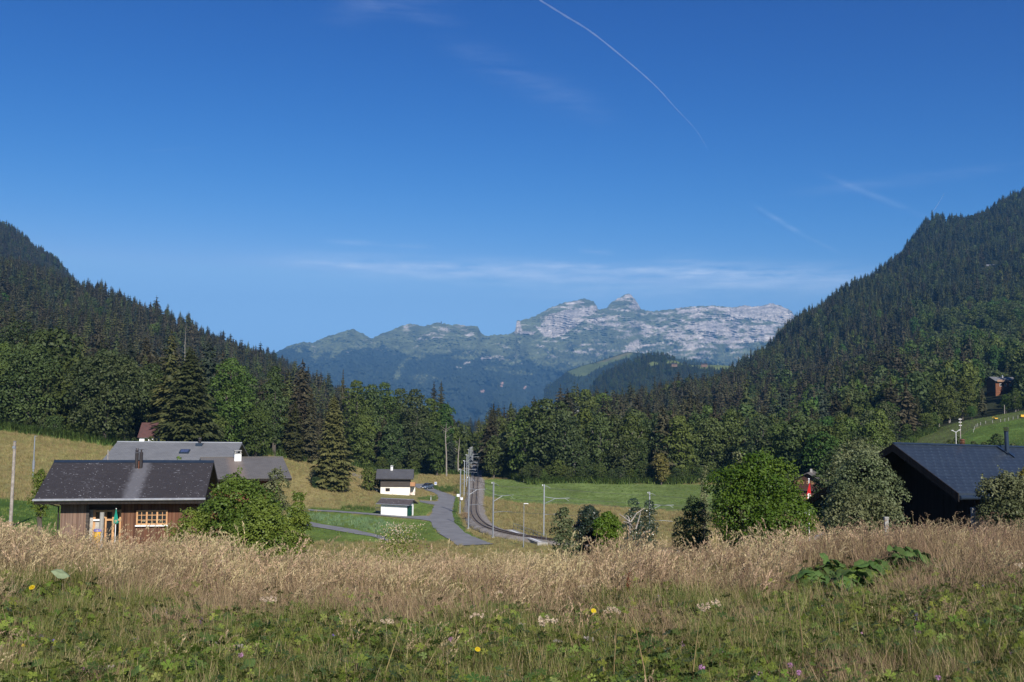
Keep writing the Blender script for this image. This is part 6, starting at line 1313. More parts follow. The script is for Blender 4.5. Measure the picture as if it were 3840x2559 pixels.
    # right side: forked lamp, utility poles, pasture fence, machines
    D = 150; x = float(P(3585,1640,D)[0]); zb = h(x, D)-1; zt = float(P(3585,1622,D)[2])-zb; k = D/FPX
    o = empty('forked_lamp', (x, D, zb), 'forked white street lamp behind the dark roof ridge', 'street lamp'); MB().tube([(0,0,0),(0,0,zt)], .04, 8).build('pole', M['whitepaint'], o)
    for s, dx, dz in ((0,-17,7),(1,17,9)): MB().tube([(0,0,zt),(dx*k*.4,0,zt+dz*k*.6),(dx*k,0,zt+dz*k)], .03, 6).build('arm', M['whitepaint'], o); MB().box(min(dx*k,dx*k*.6),max(dx*k,dx*k*.6),-.08,.08,zt+dz*k+.0,zt+dz*k+.06).build('lamp_head', M['whitepaint'], o)
    for px, t, b_, D, lab in [(3601,1569,1616,230,'utility pole with stacked insulators above the forked lamp'),(3767,1519,1562,318,'leaning wooden utility pole above the right hand pasture'),(3834,1388,1440,470,'wooden pole beside the hillside chalet')]:
        x = float(P(px, b_, D)[0]); zb = h(x, D); zt = float(P(px, t, D)[2])-zb; o = empty('utility_pole', (x, D, zb), lab, 'pole'); MB().tube([(0,0,-.5),(0,0,zt)], [.14,.09], 7).build('pole', M['deadwood'], o)
        if px == 3601:
            for kk in range(3): MB().box(-.32,.32,-.05,.05,zt-.3-kk*.7,zt-.15-kk*.7).build('insulator', M['whitepaint'], o)
    fp = [(3650,1622),(3654,1612),(3660,1604),(3666,1600),(3677,1596),(3696,1591),(3722,1588),(3752,1584),(3768,1582),(3782,1579),(3799,1575),(3817,1571)]
    src = None
    for i, (px, py) in enumerate(fp):
        g_ = G(px, py, 150)
        if src is None:
            src = empty('fence_post', tuple(g_), 'small pale fence post along the upper edge of the right hand pasture', 'fence post', 'pasture fence posts'); ch = MB().box(-.05,.05,-.05,.05,-.2,.95).build('post', M['concrete'], src)
        else:
            c = src.copy(); COL.objects.link(c); c.location = g_; c2 = ch.copy(); COL.objects.link(c2); c2.parent = c
    g_ = G(3735, 1574, 150); o = empty('excavator', (g_.x, g_.y, g_.z), 'small orange machine parked in shade above the pasture', 'machine'); MB().box(-1.1,1.1,-.5,.5,.55,1.3).build('body', M['yellow'], o); MB().box(-.2,.7,-.4,.4,1.303,2.0).build('cab', M['glass'], o); MB().box(-1.1,1.1,-.6,.6,0,.547).build('tracks', M['rubber'], o); MB().tube([(-1.0,0,1.2),(-2.0,0,2.2),(-3.0,0,1.0)], .12, 6).build('arm', M['yellow'], o); o.scale = (.4,)*3
    g_ = G(3832, 1567, 150); o = empty('yellow_container', (g_.x, g_.y, g_.z), 'yellow trailer box at the right edge above the pasture', 'trailer'); MB().box(-.9,1.2,-.8,.8,.35,1.6).build('body', M['yellow'], o)
    for x in (-.5,.8): MB().tube([(x,-.85,.3),(x,-.7,.3)], .3, 12).build('wheel', M['rubber'], o)
    o.scale = (.55,)*3
small_things()
# parked car
def car():
    g_ = G(1602, 1835, 150); o = empty('parked_car', tuple(g_), 'metallic blue-grey hatchback parked on the verge facing the camera', 'car', rz=R(-118))
    M['carpaint'] = plain('metallic_blue_grey', (0.15,0.20,0.27), (0.14,0.19,0.26), 0.25, 1, metal=0.6)
    # lofted body: cross sections along x (front = +x)
    secs = [(-2.0,.45,.95,.72,.60),(-1.92,.30,1.15,.80,.62),(-1.5,.24,1.22,.85,.66),(-.6,.22,1.0,.86,.80),(.4,.22,1.0,.86,.80),(1.1,.24,.98,.85,.78),(1.75,.28,.82,.80,.70),(2.02,.40,.70,.66,.58)]
    mb = MB()
    for x, z0, z1, w0, w1 in secs: mb.v += [(x,-w0*.92,z0),(x,-w0,(z0+z1)/2),(x,-w1,z1),(x,w1,z1),(x,w0,(z0+z1)/2),(x,w0*.92,z0)]
    for i in range(len(secs)-1):
        for j in range(6): a = i*6+j; b_ = i*6+(j+1) % 6; mb.f.append((a, b_, b_+6, a+6))
    mb.f.append(tuple(range(6))[::-1]); mb.f.append(tuple(range((len(secs)-1)*6, len(secs)*6))); mb.build('body', M['carpaint'], o, smooth=True)
    gh = MB(); s2 = [(-1.85,1.0,.74),(-1.45,1.48,.60),(-.2,1.56,.60),(.35,1.48,.60),(1.25,.96,.76)]
    for x, z, w_ in s2: gh.v += [(x,-w_,z),(x,w_,z),(x,w_ if z > 1.1 else w_,.9),(x,-w_,.9)]
    pts = [(-1.80,.95),(-1.5,1.46),(-.2,1.55),(.35,1.47),(1.2,.96)]
    MB().prism([(x,-.60 if z > 1 else -.60,z) for x, z in pts], (0,1.2,0)).build('cabin_glass', M['glass'], o)
    MB().prism([(-1.55,-.62,1.47),(-.2,-.62,1.565),(.3,-.62,1.50),(.3,-.62,1.46),(-.2,-.62,1.52),(-1.5,-.62,1.43)], (0,1.24,0)).build('roof', M['carpaint'], o)
    for s in (-.63,.60): MB().prism([(.28,s,1.49),(.36,s,1.48),(1.28,s,.96),(1.14,s,.96)], (0,.03,0)).build('pillar', M['carpaint'], o)
    for x in (-1.25,1.25):
        for s in (-.86,.70): w_ = MB().tube([(x,s,.32),(x,s+.18,.32)], .32, 16).build('wheel', M['rubber'], o); MB().tube([(x,s-.01,.32),(x,s+.19,.32)], .2, 12).build('rim', M['galv'], w_)
    for s in (-.72,.42): MB().box(1.86,1.99,s,s+.28,.62,.76).build('headlight', M['whitepaint'], o)
    MB().box(1.98,2.05,-.36,.36,.32,.46).build('grille', M['black'], o); MB().box(2.05,2.07,-.26,.26,.48,.58).build('number_plate', M['whitepaint'], o)
    for s in (-.98,.86): MB().box(.75,.95,s,s+.12,.95,1.08).build('mirror', M['carpaint'], o)
car()
# ---------------------------------------------------------------- the flowering hay meadow in front
M['blade'] = leafmat('grass_blades', (0.095,0.125,0.026), (0.20,0.210,0.060), 0.3, 0.6, 0.3)
M['blade_dry'] = leafmat('dry_stems', (0.27,0.20,0.095), (0.42,0.33,0.19), 0.2, 0.8, 0.25)
M['head'] = leafmat('seed_heads', (0.34,0.258,0.135), (0.60,0.47,0.285), 0.3, 0.9, 0.3)
M['head_brown'] = leafmat('brown_seed_heads', (0.16,0.11,0.065), (0.27,0.19,0.12), 0.2, 0.9, 0.25)
M['herb'] = leafmat('herb_leaves', (0.085,0.140,0.018), (0.22,0.265,0.048), 0.3, 0.5, 0.3)
M['herb_dark'] = leafmat('dark_herb_leaves', (0.040,0.078,0.018), (0.085,0.125,0.03), 0.25, 0.5, 0.3)
M['hayblade'] = leafmat('hay_slope_grass', (0.19,0.18,0.06), (0.34,0.28,0.12), 0.25, 0.8, 0.25)
M['lawnblade'] = leafmat('lawn_grass', (0.10,0.16,0.035), (0.15,0.21,0.05), 0.25, 0.8, 0.2)
M['garden'] = leafmat('blue_green_crop', (0.12,0.20,0.085), (0.18,0.27,0.13), 0.2, 0.8, 0.2)
M['purple'] = leafmat('purple_petals', (0.14,0.09,0.33), (0.24,0.15,0.45), 0.3, 0.8, 0.1)
M['pink'] = leafmat('pink_petals', (0.45,0.20,0.42), (0.55,0.32,0.50), 0.3, 0.8, 0.1)
M['yellowp'] = leafmat('yellow_petals', (0.75,0.55,0.02), (0.80,0.65,0.03), 0.3, 0.8, 0.05)
M['fluff'] = leafmat('white_seed_fluff', (0.34,0.30,0.25), (0.52,0.47,0.41), 0.3, 0.9, 0.1)
M['umbel'] = leafmat('dried_umbels', (0.48,0.36,0.24), (0.68,0.56,0.41), 0.3, 0.9, 0.1)
M['dock'] = leafmat('rusty_dock_seeds', (0.13,0.042,0.022), (0.20,0.07,0.04), 0.1, 0.9, 0.1)
M['butterbur'] = leafmat('large_leaf', (0.080,0.140,0.036), (0.125,0.190,0.060), 0.35, 0.75, 0.2)
M['silverleaf'] = leafmat('pale_leaf_underside', (0.20,0.25,0.14), (0.27,0.32,0.20), 0.2, 0.6, 0.05)
def strips(base, az, hgt, lean, wid, seg=3, r=None, curl=1.0):
    """bent tapering blades: arrays of base (n,3), azimuth, height, lean (m), width"""
    n = len(base); s = np.linspace(0, 1, seg+1); dx = np.cos(az); dy = np.sin(az); sa = az+np.pi/2+(r.uniform(-.7,.7,n) if r is not None else 0); ex = np.cos(sa); ey = np.sin(sa)
    V = []
    for q in s:
        o = lean*q**(1.6*curl); z = hgt*(q-0.18*(lean/(hgt+1e-6))**2*q*q); w_ = wid*(1-q**1.5)*0.5+0.0006
        for sg in (-1, 1): V.append(np.stack([base[:,0]+dx*o+ex*w_*sg, base[:,1]+dy*o+ey*w_*sg, base[:,2]+z], 1))
    V = np.stack(V, 1); k = 2*(seg+1); F = []
    for j in range(seg): F.append(np.stack([np.arange(n)*k+2*j, np.arange(n)*k+2*j+1, np.arange(n)*k+2*j+3, np.arange(n)*k+2*j+2], 1))
    return V.reshape(-1,3), np.concatenate(F), V[:, -2:].mean(1)
def join(parts):
    Vs, Fs, ms, ts, off = [], [], [], [], 0
    for V, F, m_, t in parts:
        Vs.append(V); Fs.append(F+off); off += len(V); ms.append(np.full(len(F), m_)); ts.append(np.broadcast_to(t, (len(F),)))
    return np.concatenate(Vs), np.concatenate(Fs), np.concatenate(ms), np.concatenate(ts)
def mk_green(seed, n=70, rad=.14, h0=.22, h1=.5, wid=.0055, mats=('blade','blade_dry'), dry=.2):
    r = np.random.default_rng(seed); a = r.uniform(0,6.28,n); q = rad*np.sqrt(r.random(n)); b_ = np.stack([q*np.cos(a), q*np.sin(a), np.full(n,-.03)], 1); hh = r.uniform(h0,h1,n)
    V, F, _ = strips(b_, r.uniform(0,6.28,n), hh, hh*r.uniform(.15,.75,n), wid*r.uniform(.7,1.4,n), 3, r)
    mi = np.tile((r.random(n) < dry).astype(int), 3); return mesh_np('grass_tuft', V, F, [M[m_] for m_ in mats], mi=mi, tint=np.tile(r.random(n),3))
def mk_head(seed, n=11, h0=.55, h1=.92, mats=('blade_dry','head'), rad=.13, hs=1.0, loose=0.4):
    r = np.random.default_rng(seed); a = r.uniform(0,6.28,n); q = rad*np.sqrt(r.random(n)); b_ = np.stack([q*np.cos(a), q*np.sin(a), np.full(n,-.03)], 1); hh = r.uniform(h0,h1,n); az = r.normal(0.2,1.1,n); ln = hh*r.uniform(.08,.42,n); sw = .0042
    V, F, tip = strips(b_, az, hh, ln, np.full(n, sw*2), 4, r); parts = [(V, F, 0, np.tile(r.random(n),4))]
    # panicle: small spikelets up the last fifth of the stem, nodding with it
    C, U, W, T = [], [], [], []
    for i in range(n):
        L = r.uniform(.09,.17)*hs; k = 16; nod = r.uniform(.2,1.3); dr = np.array([math.cos(az[i]), math.sin(az[i]), 0.0]); t = np.linspace(0,1,k); up0 = np.array([dr[0]*.35, dr[1]*.35, .93])
        ax_ = tip[i]-up0*L*.6+np.outer(t, up0*L)+np.outer(t**2, dr*nod*L*.5-np.array([0,0,nod*L*.35])); env = np.sin(np.pi*np.clip(t*.85+.12,0,1))*.012*(1+loose*r.random(k))
        of = unit(r.normal(size=(k,3)))*env[:,None]; C.append(ax_+of); d = unit(up0+of*25+r.normal(0,.25,(k,3))); U.append(d*(L*.11)); W.append(unit(np.cross(d, r.normal(size=(k,3))))*.0034*(1+r.random((k,1)))); T.append(r.random(k)*.5+r.random()*.5)
    V, F = rhombs(np.concatenate(C), np.concatenate(U), np.concatenate(W)); parts.append((V, F, 1, np.concatenate(T)))
    nb = 16; b2 = np.stack([rad*r.normal(0,.6,nb), rad*r.normal(0,.6,nb), np.full(nb,-.03)], 1); h2 = r.uniform(.25,.5,nb); V, F, _ = strips(b2, r.uniform(0,6.28,nb), h2, h2*r.uniform(.3,.9,nb), np.full(nb,.006), 2, r); parts.append((V, F, 0, np.tile(r.random(nb),2)))
    V, F, mi, tt = join(parts); return mesh_np('seed_grass', V, F, [M[m_] for m_ in mats], mi=mi, tint=tt)
def mk_herb(seed, n=9, mat='herb', size=.055, h0=.12, h1=.32, lobes=5):
    r = np.random.default_rng(seed); a = r.uniform(0,6.28,n); hh = r.uniform(h0,h1,n); b_ = np.zeros((n,3)); b_[:,:2] = r.normal(0,.03,(n,2)); ln = hh*r.uniform(.3,.9,n)
    V, F, tip = strips(b_, a, hh, ln, np.full(n,.004), 2, r); parts = [(V, F, 1, np.tile(r.random(n),2))]
    for i in range(n):
        s = size*r.uniform(.7,1.4); nr = unit(np.array([math.cos(a[i])*.5, math.sin(a[i])*.5-.25, .8])+r.normal(0,.25,3)); e1 = unit(np.cross(nr, [0,0,1.])+1e-4); e2 = np.cross(nr, e1); tv = r.random()
        f = (np.arange(lobes)/(lobes-1)-.5)*math.radians(250)+a[i]; d = np.outer(np.cos(f), e1)+np.outer(np.sin(f), e2); p = np.outer(-np.sin(f), e1)+np.outer(np.cos(f), e2)
        # each lobe: body plus two teeth
        L = s*r.uniform(.8,1.15,lobes)[:,None]; C = tip[i]+d*L*.5-nr*s*.08; V, F = rhombs(C, d*L*.5, p*L*.22); parts.append((V, F, 0, tv))
        for sg in (-1,1): dd = unit(d+p*sg*.55); V, F = rhombs(tip[i]+d*L*.35+dd*L*.28, dd*L*.28, unit(p-d*.4*sg)*L*.10); parts.append((V, F, 0, tv))
    V, F, mi, tt = join(parts); return mesh_np('herb', V, F, [M[mat], M['blade']], mi=mi, tint=tt)
def mk_stalk(seed, kind):
    """single flower stems: spike, clover, umbel, daisy, dock, fluff"""
    r = np.random.default_rng(seed); parts = []; mats = ['blade']
    Ht = {'spike':.42,'clover':.28,'umbel':.62,'daisy':.50,'dock':.62,'fluff':.5}[kind]; V, F, tip = strips(np.zeros((1,3))-[[0,0,.03]], np.array([r.uniform(0,6.28)]), np.array([Ht]), np.array([Ht*.12]), np.array([.007]), 3); parts.append((V, F, 0, .6)); t0 = tip[0]
    if kind in ('spike','dock'):
        k = 46 if kind == 'spike' else 260; L = .14 if kind == 'spike' else .34; t = r.random(k); C = t0-np.outer(1-t, [0,0,1])*L+r.normal(0,.010 if kind == 'spike' else .017,(k,3)); d = unit(r.normal(size=(k,3))+[0,0,-.3]); V, F = rhombs(C, d*.012, unit(np.cross(d, r.normal(size=(k,3))))*.007); parts.append((V, F, 1, r.random(k))); mats.append('purple' if kind == 'spike' else 'dock')
    elif kind == 'clover':
        k = 60; d = unit(r.normal(size=(k,3))); V, F = rhombs(t0+d*.012, d*.012, unit(np.cross(d, r.normal(size=(k,3))))*.004); parts.append((V, F, 1, r.random(k))); mats.append('pink')
    elif kind == 'daisy':
        k = 18; f = np.arange(k)*2*math.pi/k; nr = unit(np.array([.1,-.7,.7])); e1 = unit(np.cross(nr,[0,0,1.])); e2 = np.cross(nr,e1); d = np.outer(np.cos(f),e1)+np.outer(np.sin(f),e2); p = np.cross(nr, d)
        for q in (.022,.014): V, F = rhombs(t0+d*q, d*.016, p*.007); parts.append((V, F, 1, r.random(k)))
        mats.append('yellowp')
    else:
        nu = 11 if kind == 'umbel' else 7
        for i in range(nu):
            a = r.uniform(0,6.28); q = r.uniform(.02,.085); c = t0+np.array([q*math.cos(a), q*math.sin(a), .03+r.uniform(0,.02)-(q*.25)]); V, F = rhombs(((t0-[0,0,.05])+c)[None]/2, (c-t0+[0,0,.05])[None]/2, np.array([[.0015,0,.0005]])); parts.append((V, F, 0, .8))
            k = 26; d = unit(r.normal(size=(k,3))); V, F = rhombs(c+d*r.uniform(.004,.016,(k,1)), d*.007, unit(np.cross(d, r.normal(size=(k,3))))*.0045); parts.append((V, F, 1, r.random(k)))
        mats.append('umbel' if kind == 'umbel' else 'fluff')
    V, F, mi, tt = join(parts); return mesh_np(kind+'_flower', V, F, [M[m_] for m_ in mats], mi=mi, tint=tt)
def field(dens, y0, y1, f=.80, seed=1):
    r = np.random.default_rng(seed); A = (y1-y0)*2*(f*y1+3); n = int(A*dens); X = r.uniform(-(f*y1+3), f*y1+3, n); Y = r.uniform(y0, y1, n); k = np.abs(X) < f*Y+2.5; return X[k], Y[k], r
BIGL = [(3060,2165,9,.30,'leftmost clump of the patch'),(3205,2175,10,.30,'front clump with the largest leaves'),(3270,2120,9,.28,'middle clump of the patch'),(3385,2085,10,.32,'upper right clump of the patch'),(3450,2095,6,.2,'small clump at the right end of the patch'),(3125,2110,5,.2,'small clump behind the leftmost one')]
def onmeadow(px, py, up=0.0):
    rr = ray(px, py); Ds = np.linspace(4.5, 20, 800); z = rr[2]*Ds-up; g = H(rr[0]*Ds, Ds); i = np.argmax(z <= g); i = i if z[i] <= g[i] else len(Ds)-1; D = Ds[i]; return float(rr[0]*D), float(D), float(g[i])
BIGP = [onmeadow(a[0], a[1], .30)[:2] for a in BIGL]+[onmeadow(228, 2140, .5)[:2]]
def meadow():
    kinds = [mk_green(i) for i in range(5)]+[mk_green(10+i, 60, .15, .15, .34, .006, ('blade','blade'), 0) for i in range(2)]+[mk_green(20+i, 46, .14, .25, .5, .0045, ('blade_dry','head_brown'), .4) for i in range(3)]
    cg = src_collection('grass_kinds', kinds)
    X, Y, r = field(58, 4.6, 20.5, seed=1); n = len(X); pn = fbm(X/1.1, Y/1.1, 3)+0.35*np.clip((Y-8.5)/4, -1, 1)+.18*np.clip(X/6,0,1)
    idx = np.where(pn > .22, r.integers(7, 10, n), np.where(r.random(n) < .2, r.integers(5, 7, n), r.integers(0, 5, n))); s = r.uniform(.65,1.1,n)*np.interp(Y, [4.6,9,14],[.72,.9,1.15])
    kb = np.ones(n, bool)
    for (bx, by) in BIGP: kb &= ~((np.abs(X-bx*(Y/by)) < .40) & (Y > by-.9) & (Y < by+.3))
    X, Y, idx, s = X[kb], Y[kb], idx[kb], s[kb]; n = len(X)
    scatter('meadow_grass', np.stack([X,Y,H(X,Y)],1), np.stack([r.normal(0,.12,n), r.normal(0,.12,n), r.uniform(0,6.28,n)],1), np.stack([s,s,s],1), idx, cg, 'thick green and straw coloured grass of the meadow in front', 'grass')
    hk = [mk_head(40+i, hs=1.0+.2*(i % 3)) for i in range(6)]+[mk_head(50+i, 13, .5, .85, ('blade_dry','head_brown'), hs=.8) for i in range(3)]
    ch = src_collection('seed_grass_kinds', hk)
    X, Y, r = field(36, 5.0, 21.5, seed=2); n = len(X); dn = np.interp(Y, [5,9.6,11.5,13.1,14.8,21],[.04,.06,.15,.55,1,1])*(1-.45*np.clip((X/Y-.12)*4,0,1))+fbm(X/2.2,Y/1.6,4)*.75*np.clip((Y-6.0)/4,0,1)*np.interp(Y,[10,16],[1,.55]); k = r.random(n) < dn; k2 = np.ones(k.sum(), bool); Xk, Yk = X[k], Y[k]
    for (bx, by) in BIGP: k2 &= ~((np.abs(Xk-bx*(Yk/by)) < .42) & (Yk > by-2.2) & (Yk < by+.35))
    X, Y = Xk[k2], Yk[k2]; n = len(X)
    br = r.random(n) < .12+.60*np.clip((X/Y-.12)*4,0,1)+.45*np.clip(fbm(X/2.4,Y/1.6,3)*4,0,1); idx = np.where(br, r.integers(6,9,n), r.integers(0,6,n)); s = (r.uniform(.55,1.0,n)+.3*(r.random(n) < .06))*np.interp(Y,[5,10,13],[.60,.68,.90])
    scatter('seed_head_grass', np.stack([X,Y,H(X,Y)],1), np.stack([r.normal(0,.1,n), r.normal(.0,.1,n)+.06, r.normal(0,.9,n)],1), np.stack([s,s,s],1), idx, ch, 'tall dry pinkish-tan seed grass along the crest of the meadow', 'grass')
    k2 = [mk_herb(60+i, 14, 'herb', .036) for i in range(3)]+[mk_herb(70+i, 12, 'herb_dark', .04) for i in range(3)]+[mk_herb(80, 9, 'herb', .046, .15, .30), mk_herb(81, 16, 'herb_dark', .026, .08, .25, 3), mk_herb(82, 18, 'herb', .024, .1, .3, 3)]
    cb = src_collection('herb_kinds', k2)
    X, Y, r = field(80, 4.6, 16, seed=3); n = len(X); dn = np.interp(Y, [5,10,12,14],[1,1,.6,.08])*(.7+fbm(X/.9,Y/.9,3)*1.5); k = r.random(n) < dn; X, Y = X[k], Y[k]; n = len(X); s = r.uniform(.7,1.35,n)
    scatter('meadow_herbs', np.stack([X,Y,H(X,Y)],1), np.stack([r.normal(0,.1,n), r.normal(0,.1,n), r.uniform(0,6.28,n)],1), np.stack([s,s,s],1), r.integers(0,9,n), cb, 'low leafy green herbs growing through the meadow grass', 'herbs')
    # hay slopes, verges, garden, lawn beyond the crest
    tk = [mk_green(90+i, 26, .35, .25, .6, .03, ('hayblade','blade_dry'), .25) for i in range(3)]+[mk_green(95+i, 26, .32, .12, .3, .03, ('lawnblade','lawnblade'), 0) for i in range(2)]+[mk_green(98, 26, .3, .35, .7, .04, ('garden','garden'), 0), mk_green(99, 30, .4, .4, .9, .05, ('herb_dark','lawnblade'), .3)]
    ct = src_collection('verge_kinds', tk); P_ = []
    r = np.random.default_rng(12); m_ = 60000; px = r.uniform(-60, 3900, m_); D = np.sqrt(r.uniform(55**2, 318**2, m_)); X = (px-1920)/FPX*D; Z = H(X, D); qx, qy = proj(np.stack([X,D,Z],1)); k = (D < edgeD(px)+1); X, D, Z, qx, qy = X[k], D[k], Z[k], qx[k], qy[k]; n = len(X); idx = r.integers(0,3,n); kill = np.zeros(n, bool)
    for poly, c in GREENS: idx[inpoly(qx, qy, poly)] = 3
    idx[(qx > 3330) & (D > 140)] = 3
    gar = inpoly(qx, qy, Z3([(-400,1110),(0,1145),(600,1195),(980,1320),(900,1400),(560,1370),(0,1262),(-300,1215)])); idx[gar] = 5
    bank = inpoly(qx, qy, Z3([(1300,830),(1560,860),(1620,890),(1620,770),(1270,770)])) | inpoly(qx, qy, Z3([(110,1030),(540,1050),(540,1085),(110,1065)])) | inpoly(qx, qy, Z3([(1040,540),(1640,545),(1640,590),(1040,585)])); idx[bank] = 6
    for poly in (Z3([(1020,735),(1150,815),(1345,890),(1345,960),(1100,942),(1110,972),(1298,1010),(1225,1150),(0,1075),(-340,1058),(-340,1075),(0,1097),(1230,1215),(1300,1310),(1480,1450),(1600,1530),(2050,1510),(1740,1400),(1565,1265),(1516,1120),(1553,905),(1260,785),(1150,735)]), Z3([(-400,1212),(-100,1258),(500,1372),(700,1420),(700,1475),(500,1415),(-150,1302),(-420,1262)]), Z4([(430,560),(530,560),(545,700),(545,900),(560,1100),(640,1250),(900,1420),(640,1440),(440,1300),(370,1150),(400,900)]), [(1405,1780),(1570,1780),(1570,1945),(1405,1925)]): kill |= inpoly(qx, qy, poly)
    kill |= (idx == 3) & (r.random(n) < .5); X, D, Z, idx = X[~kill], D[~kill], Z[~kill], idx[~kill]; n = len(X); s = r.uniform(.7,1.3,n)
    scatter('valley_grass', np.stack([X,D,Z],1), np.stack([np.zeros(n)]*2+[r.uniform(0,6.28,n)],1), np.stack([s,s,s],1), idx, ct, 'rough hay and lawn grass on the valley floor and slopes', 'grass')
    ne = 5200; pe = r.uniform(-60, 3500, ne); De = edgeD(pe)+r.uniform(-2.5, 3, ne); Xe = (pe-1920)/FPX*De; ke = ~((np.abs(pe-1795) < 40) | ((pe > 540) & (pe < 595))); Xe, De, pe = Xe[ke], De[ke], pe[ke]; ne = len(Xe); se = r.uniform(1.2,3.4,ne)
    scatter('undergrowth', np.stack([Xe,De,H(Xe,De)],1), np.stack([np.zeros(ne)]*2+[r.uniform(0,6.28,ne)],1), np.stack([se*1.3,se*1.3,se*.8],1), np.full(ne, 6), ct, 'rank green undergrowth along the foot of the woods', 'undergrowth')
    # dry verge between road and track
    m_ = 5000; t = r.integers(40, 230, m_); base = np.array([[p.x,p.y] for p in CLN]); dirs = np.gradient(base, axis=0); dirs = unit(dirs); nn_ = np.stack([-dirs[:,1], dirs[:,0]], 1); off = r.uniform(2.5,5.5,m_)*-side; t = np.minimum(t, len(base)-1); Q = base[t]+nn_[t]*off[:,None]; s = r.uniform(.7,1.4,m_)
    scatter('verge_grass', np.stack([Q[:,0],Q[:,1],H(Q[:,0],Q[:,1])],1), np.stack([np.zeros(m_)]*2+[r.uniform(0,6.28,m_)],1), np.stack([s,s,s],1), r.integers(0,3,m_), ct, 'dry yellow grass strip between the road and the railway', 'grass')
meadow()
def onmeadow(px, py, up=0.0):
    """foot of a plant whose top shows at a photo position on the near meadow"""
    rr = ray(px, py); Ds = np.linspace(4.5, 20, 800); z = rr[2]*Ds-up; g = H(rr[0]*Ds, Ds); i = np.argmax(z <= g); i = i if z[i] <= g[i] else len(Ds)-1; D = Ds[i]; return float(rr[0]*D), float(D), float(g[i])
def flowers():
    ms = {k: [mk_stalk(i*10+j, k) for j in range(3)] for i, k in enumerate(('spike','clover','umbel','daisy','dock','fluff'))}
    def put(kind, px, py, label, group, s=1.0, up=None, cat='flower', name=None):
        up = {'spike':.42,'clover':.28,'umbel':.64,'daisy':.50,'dock':.60,'fluff':.52}[kind]*s if up is None else up
        x, y, z = onmeadow(px, py, up); o = link(name or {'spike':'vetch_flower','clover':'clover_flower','umbel':'dried_umbel','daisy':'yellow_flower','dock':'dock_stalk','fluff':'seed_fluff_plant'}[kind], random.choice(ms[kind])); o.location = (x, y, z); o.rotation_euler = (random.uniform(-.1,.1), random.uniform(-.1,.1), random.uniform(-.4,.4) if kind == 'daisy' else random.uniform(0,6.28)); o.scale = (s,)*3; tag(o, label, cat, group); return o
    put('daisy', 2217, 2285, 'single large bright yellow flower right of centre in the meadow', None, .85); put('daisy', 995, 2136, 'small yellow flower left of centre just below the tan grass', None, .8); put('daisy', 85, 2195, 'small yellow flower cluster at the far left of the meadow', None, .9)
    put('daisy', 1783, 2495, 'yellow vetch flower low in the middle of the meadow', None, .7, up=.2); put('daisy', 78, 2440, 'tiny yellow flower in the lower left beside purple spikes', None, .5, up=.2); put('daisy', 503, 2072, 'tiny yellow flower in the tan grass in front of the hazel bushes', None, .7)
    um = [(808,2100,1.0,'upper left below the hazel bushes'),(982,2238,1.15,'left of centre on a tall yellow stem'),(2046,2305,1.25,'largest of the middle ones'),(2275,2275,1.1,'right of the bright yellow flower'),(1805,2297,.9,'left of the largest middle one'),(1424,2320,.9,'alone in the left middle'),(1872,2217,.8,'just above the middle'),(2187,2196,.8,'above the bright yellow flower'),(2618,2258,1.0,'left of the pair near the big leaves'),(2682,2255,1.0,'right of the pair near the big leaves'),(1665,2158,.75,'small one below the railway bend'),(3835,2104,1.1,'cut by the right edge'),(1765,2135,.7,'small one below the platform')]
    for px, py, s, d in um: put('umbel', px, py, 'dried tan umbel seed head, %s' % d, 'dried umbel heads', s*.92)
    put('dock', 1618, 2085, 'rusty red dock stalk standing in the tan grass at the centre', 'dock stalks', .95); put('dock', 2338, 2148, 'rusty red dock stalk right of centre at the lower edge of the tan grass', 'dock stalks', .9); put('dock', 2728, 2058, 'short dark red dock stalk in the tan grass on the right', 'dock stalks', .9)
    for px, py in [(462,2195),(483,2192),(601,2265),(636,2280),(647,2290),(105,2365),(137,2365),(153,2375),(200,2388),(222,2395),(1050,2200),(1055,2215),(1815,2142),(1795,2210),(2440,2205),(2475,2228),(2170,2285),(1365,2340),(420,2235),(745,2315),(2960,2290),(2975,2262),(3098,2262),(3300,2243),(3282,2285),(3425,2290),(3432,2300),(3400,2340),(3562,2322),(3700,2325),(3708,2328),(3422,2390),(3530,2310),(3610,2115),(3095,2210),(3790,2250),(2880,2148),(3030,2070),(3695,2185),(1240,2360),(1340,2480),(560,2010),(700,2320),(2600,2310)]:
        put('spike', px, py, 'slim purple vetch spike in the flowering meadow', 'purple vetch spikes', random.uniform(.55,.85))
    for px, py in [(3245,2366),(3338,2362),(2942,2480),(2975,2508),(2880,2515),(3640,2505),(3432,2355),(3485,2523),(3200,2345),(2700,2435),(3770,2435),(1722,2355),(1690,2380),(2560,2400),(2635,2485),(3560,2580),(3120,2430),(302,2500),(347,2502),(882,2420),(878,2440)]:
        put('clover', px, py, 'small pink clover head in the green part of the meadow', 'pink clover heads', random.uniform(.8,1.2))
    for px, py in [(445,2483),(480,2475),(530,2390),(835,2408),(880,2415),(2010,2420),(1950,2338),(2028,2340),(2105,2400),(2215,2390),(640,2075),(655,2085),(1200,2010),(75,1985),(110,1990),(2480,2190),(3520,2125),(3545,2120),(2280,2390)]:
        put('fluff', px, py, 'pale fluffy seed head among the meadow grass', 'pale fluffy seed heads', random.uniform(.45,.7), cat='seed head')
